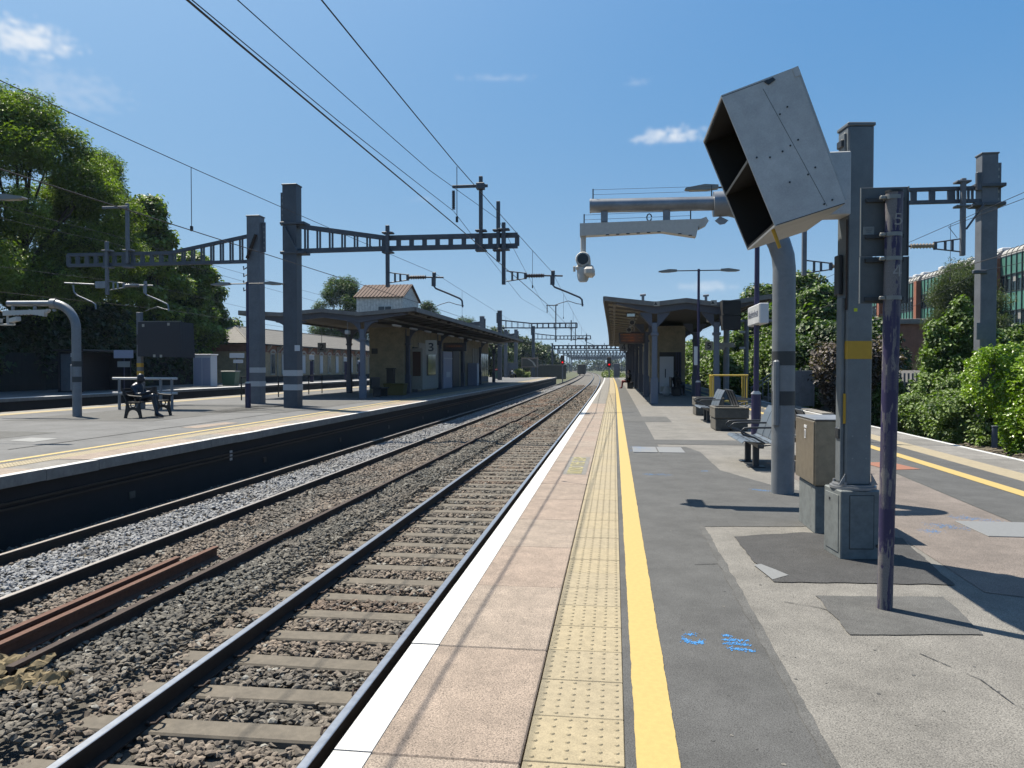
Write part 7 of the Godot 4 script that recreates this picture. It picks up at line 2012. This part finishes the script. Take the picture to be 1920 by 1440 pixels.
func far_end() -> void:
	seated("person in a dark coat with a red garment sitting by the right canopy building", Vector3(1.05 + bend(-57.0), 0, -57.0), PI, M.coat_black, M.coat_red)
	seat_box("bench carrying the person in dark and red", Vector3(1.15 + bend(-57.0), 0, -57.0), M.door_dark)
	seated("person in black sitting with a pale bag by the white door under the right canopy", Vector3(3.35, 0, -42.6), 0.9, M.coat_black, M.coat_black)
	seat_box("bench by the white door under the right canopy", Vector3(3.3, 0, -42.7), M.door_dark)
	var bag := thing("bag", "pale bag standing on the platform beside the white door's seated person", "bag", Vector3(2.75, 0, -42.2))
	obj("sack", body([[V(0, 0.18, 0), V(0.02, 0.42, 0), 0.2, 0.13]], 0.03, 0.04), M.cloth_white, bag)
	obj("handle", tube(mb(), [V(-0.08, 0.5, 0), V(-0.05, 0.64, 0), V(0.08, 0.64, 0), V(0.11, 0.5, 0)], 0.012, 6), M.cloth_white, bag)
	seated("person in white and black sitting at the sunny end of the left platform", Vector3(-15.0, 0, -114.0), 0.6, M.cloth_white, M.coat_black)
	seat_box("bench at the sunny end of the left platform", Vector3(-15.1, 0, -114.0), M.door_dark)
	var gb := thing("litter_bin", "small green and red bin at the sunny end of the left platform", "bin", Vector3(-15.7, 0, -103.0))
	obj("body", one_box(V(0, 0.55, 0), V(0.8, 1.1, 0.6), 0.05), M.bin_green, gb)
	obj("lid", one_box(V(0, 1.2, 0), V(0.85, 0.25, 0.65), 0.06), M.coat_red, gb)
	signal_post("red signal at the end of the left platform", Vector3(-8.32, 0, -125.0), 2.75)
	signal_post("red signal at the end of the yellow lined platform", Vector3(-0.78, 0, -117.5), 2.35)
	# hoardings and bushes at the end of the left platform
	var hb := thing("hoarding", "big pale picture hoarding on posts at the far end of the left platform", "hoarding", Vector3(-13.3, 0, -122.0))
	obj("board", one_box(V(0, 2.3, 0), V(2.7, 1.5, 0.1), 0.02), M.coping_sand, hb)
	obj("picture", one_box(V(-0.05, 2.3, 0.055), V(2.3, 1.2, 0.01)), M.concrete, hb)
	obj("stripe", prism(mb(), P2([-0.4, 0.6, 0.0, 0.6, 0.7, 0.1, 1.1, -0.6, 0.8, -0.6, 0.4, 0.1]), V(-0.05, 2.3, 0.061), Vector3.RIGHT, Vector3.UP, V(0, 0, 0.004)), M.cream_white, hb)
	for x in [-1.2, 1.2]: obj("post", one_box(V(x, 0.9, -0.06), V(0.12, 1.8, 0.1)), M.mast_light, hb)
	var w := thing("wall_panel", "pale grey wall panel at the end of the left platform", "wall", Vector3(-15.6, 0, -118.5))
	obj("panel", one_box(V(0, 1.1, 0), V(1.7, 2.2, 0.15), 0.02), M.mast_light, w)
	obj("coping", one_box(V(0, 2.24, 0), V(1.8, 0.08, 0.2), 0.01), M.canopy_grey, w)
	var w2 := thing("boundary_wall", "long grey wall running beyond the picture hoarding", "wall", Vector3(-12.6, -0.5, -134.0))
	obj("panel", one_box(V(1.2, 1.2, 0), V(6.2, 2.4, 0.2), 0.02), M.concrete, w2)
	obj("coping", one_box(V(1.2, 2.44, 0), V(6.3, 0.1, 0.3), 0.02), M.canopy_grey, w2)
	bush("lineside_bush", "yellow green bush in front of the picture hoarding", "bush", Vector3(-14.4, 0, -117.0), [[V(0, 0.6, 0), V(0.9, 0.6, 0.6)], [V(0.7, 0.4, 0), V(0.7, 0.45, 0.6)]], 420, 0.28, "broad", Color(0.05, 0.08, 0.012), Color(0.20, 0.24, 0.05), 301)
	bush("lineside_weeds", "yellow green weeds left of the distant wagon", "bush", Vector3(-15.0, -1.2, -150.0), [[V(0, 0.6, 0), V(2.6, 1.0, 8.0)], [V(-2.0, 0.7, -22), V(3.0, 1.1, 10.0)], [V(-4.0, 0.7, -46), V(3.4, 1.2, 12.0)]], 1000, 0.45, "far", Color(0.06, 0.085, 0.018), Color(0.20, 0.23, 0.05), 302)
	bush("lineside_weeds", "green weeds past the end of the yellow lined platform", "bush", Vector3(0.8, -1.2, -165.0), [[V(0, 0.6, 0), V(1.5, 0.9, 6.0)], [V(-1.2, 0.6, -30), V(1.6, 1.0, 10.0)], [V(-2.4, 0.6, -62), V(1.8, 1.1, 12.0)]], 800, 0.5, "far", Color(0.05, 0.08, 0.018), Color(0.17, 0.21, 0.05), 303)
	# wagon standing on the far track
	var wg := thing("goods_wagon", "dark square ended goods wagon far down the left track", "wagon", Vector3(-10.6, -0.9, -252.0), 0.02)
	obj("body", one_box(V(0, 1.95, -6.0), V(2.7, 2.9, 12.0), 0.08), M.wagon, wg)
	obj("end_door", one_box(V(0, 1.9, 0.02), V(2.3, 2.4, 0.08), 0.02), M.wagon, wg)
	obj("underframe", one_box(V(0, 0.42, -6.0), V(2.4, 0.3, 11.6), 0.03), M.iron, wg)
	for s in [-0.75, 0.75]:
		obj("buffer", rod(V(s * 1.15, 0.6, 0.0), V(s * 1.15, 0.6, 0.45), 0.2, 10), M.iron, wg)
		for z in [-1.6, -10.4]: obj("wheel", rod(V(s - 0.06, 0.42, z), V(s + 0.06, 0.42, z), 0.42, 16), M.iron, wg)
	# a far lighting column and pale cabinets by the right end signal
	var cbn := thing("equipment_cabinet", "grey cabinet standing beside the right hand red signal", "cabinet", Vector3(0.35, 0, -118.0))
	obj("body", one_box(V(0, 1.2, 0), V(0.9, 1.9, 0.5), 0.03), M.mast_light, cbn)
	obj("leg_frame", one_box(V(0, 0.12, 0), V(0.8, 0.24, 0.4)), M.galvanised, cbn)
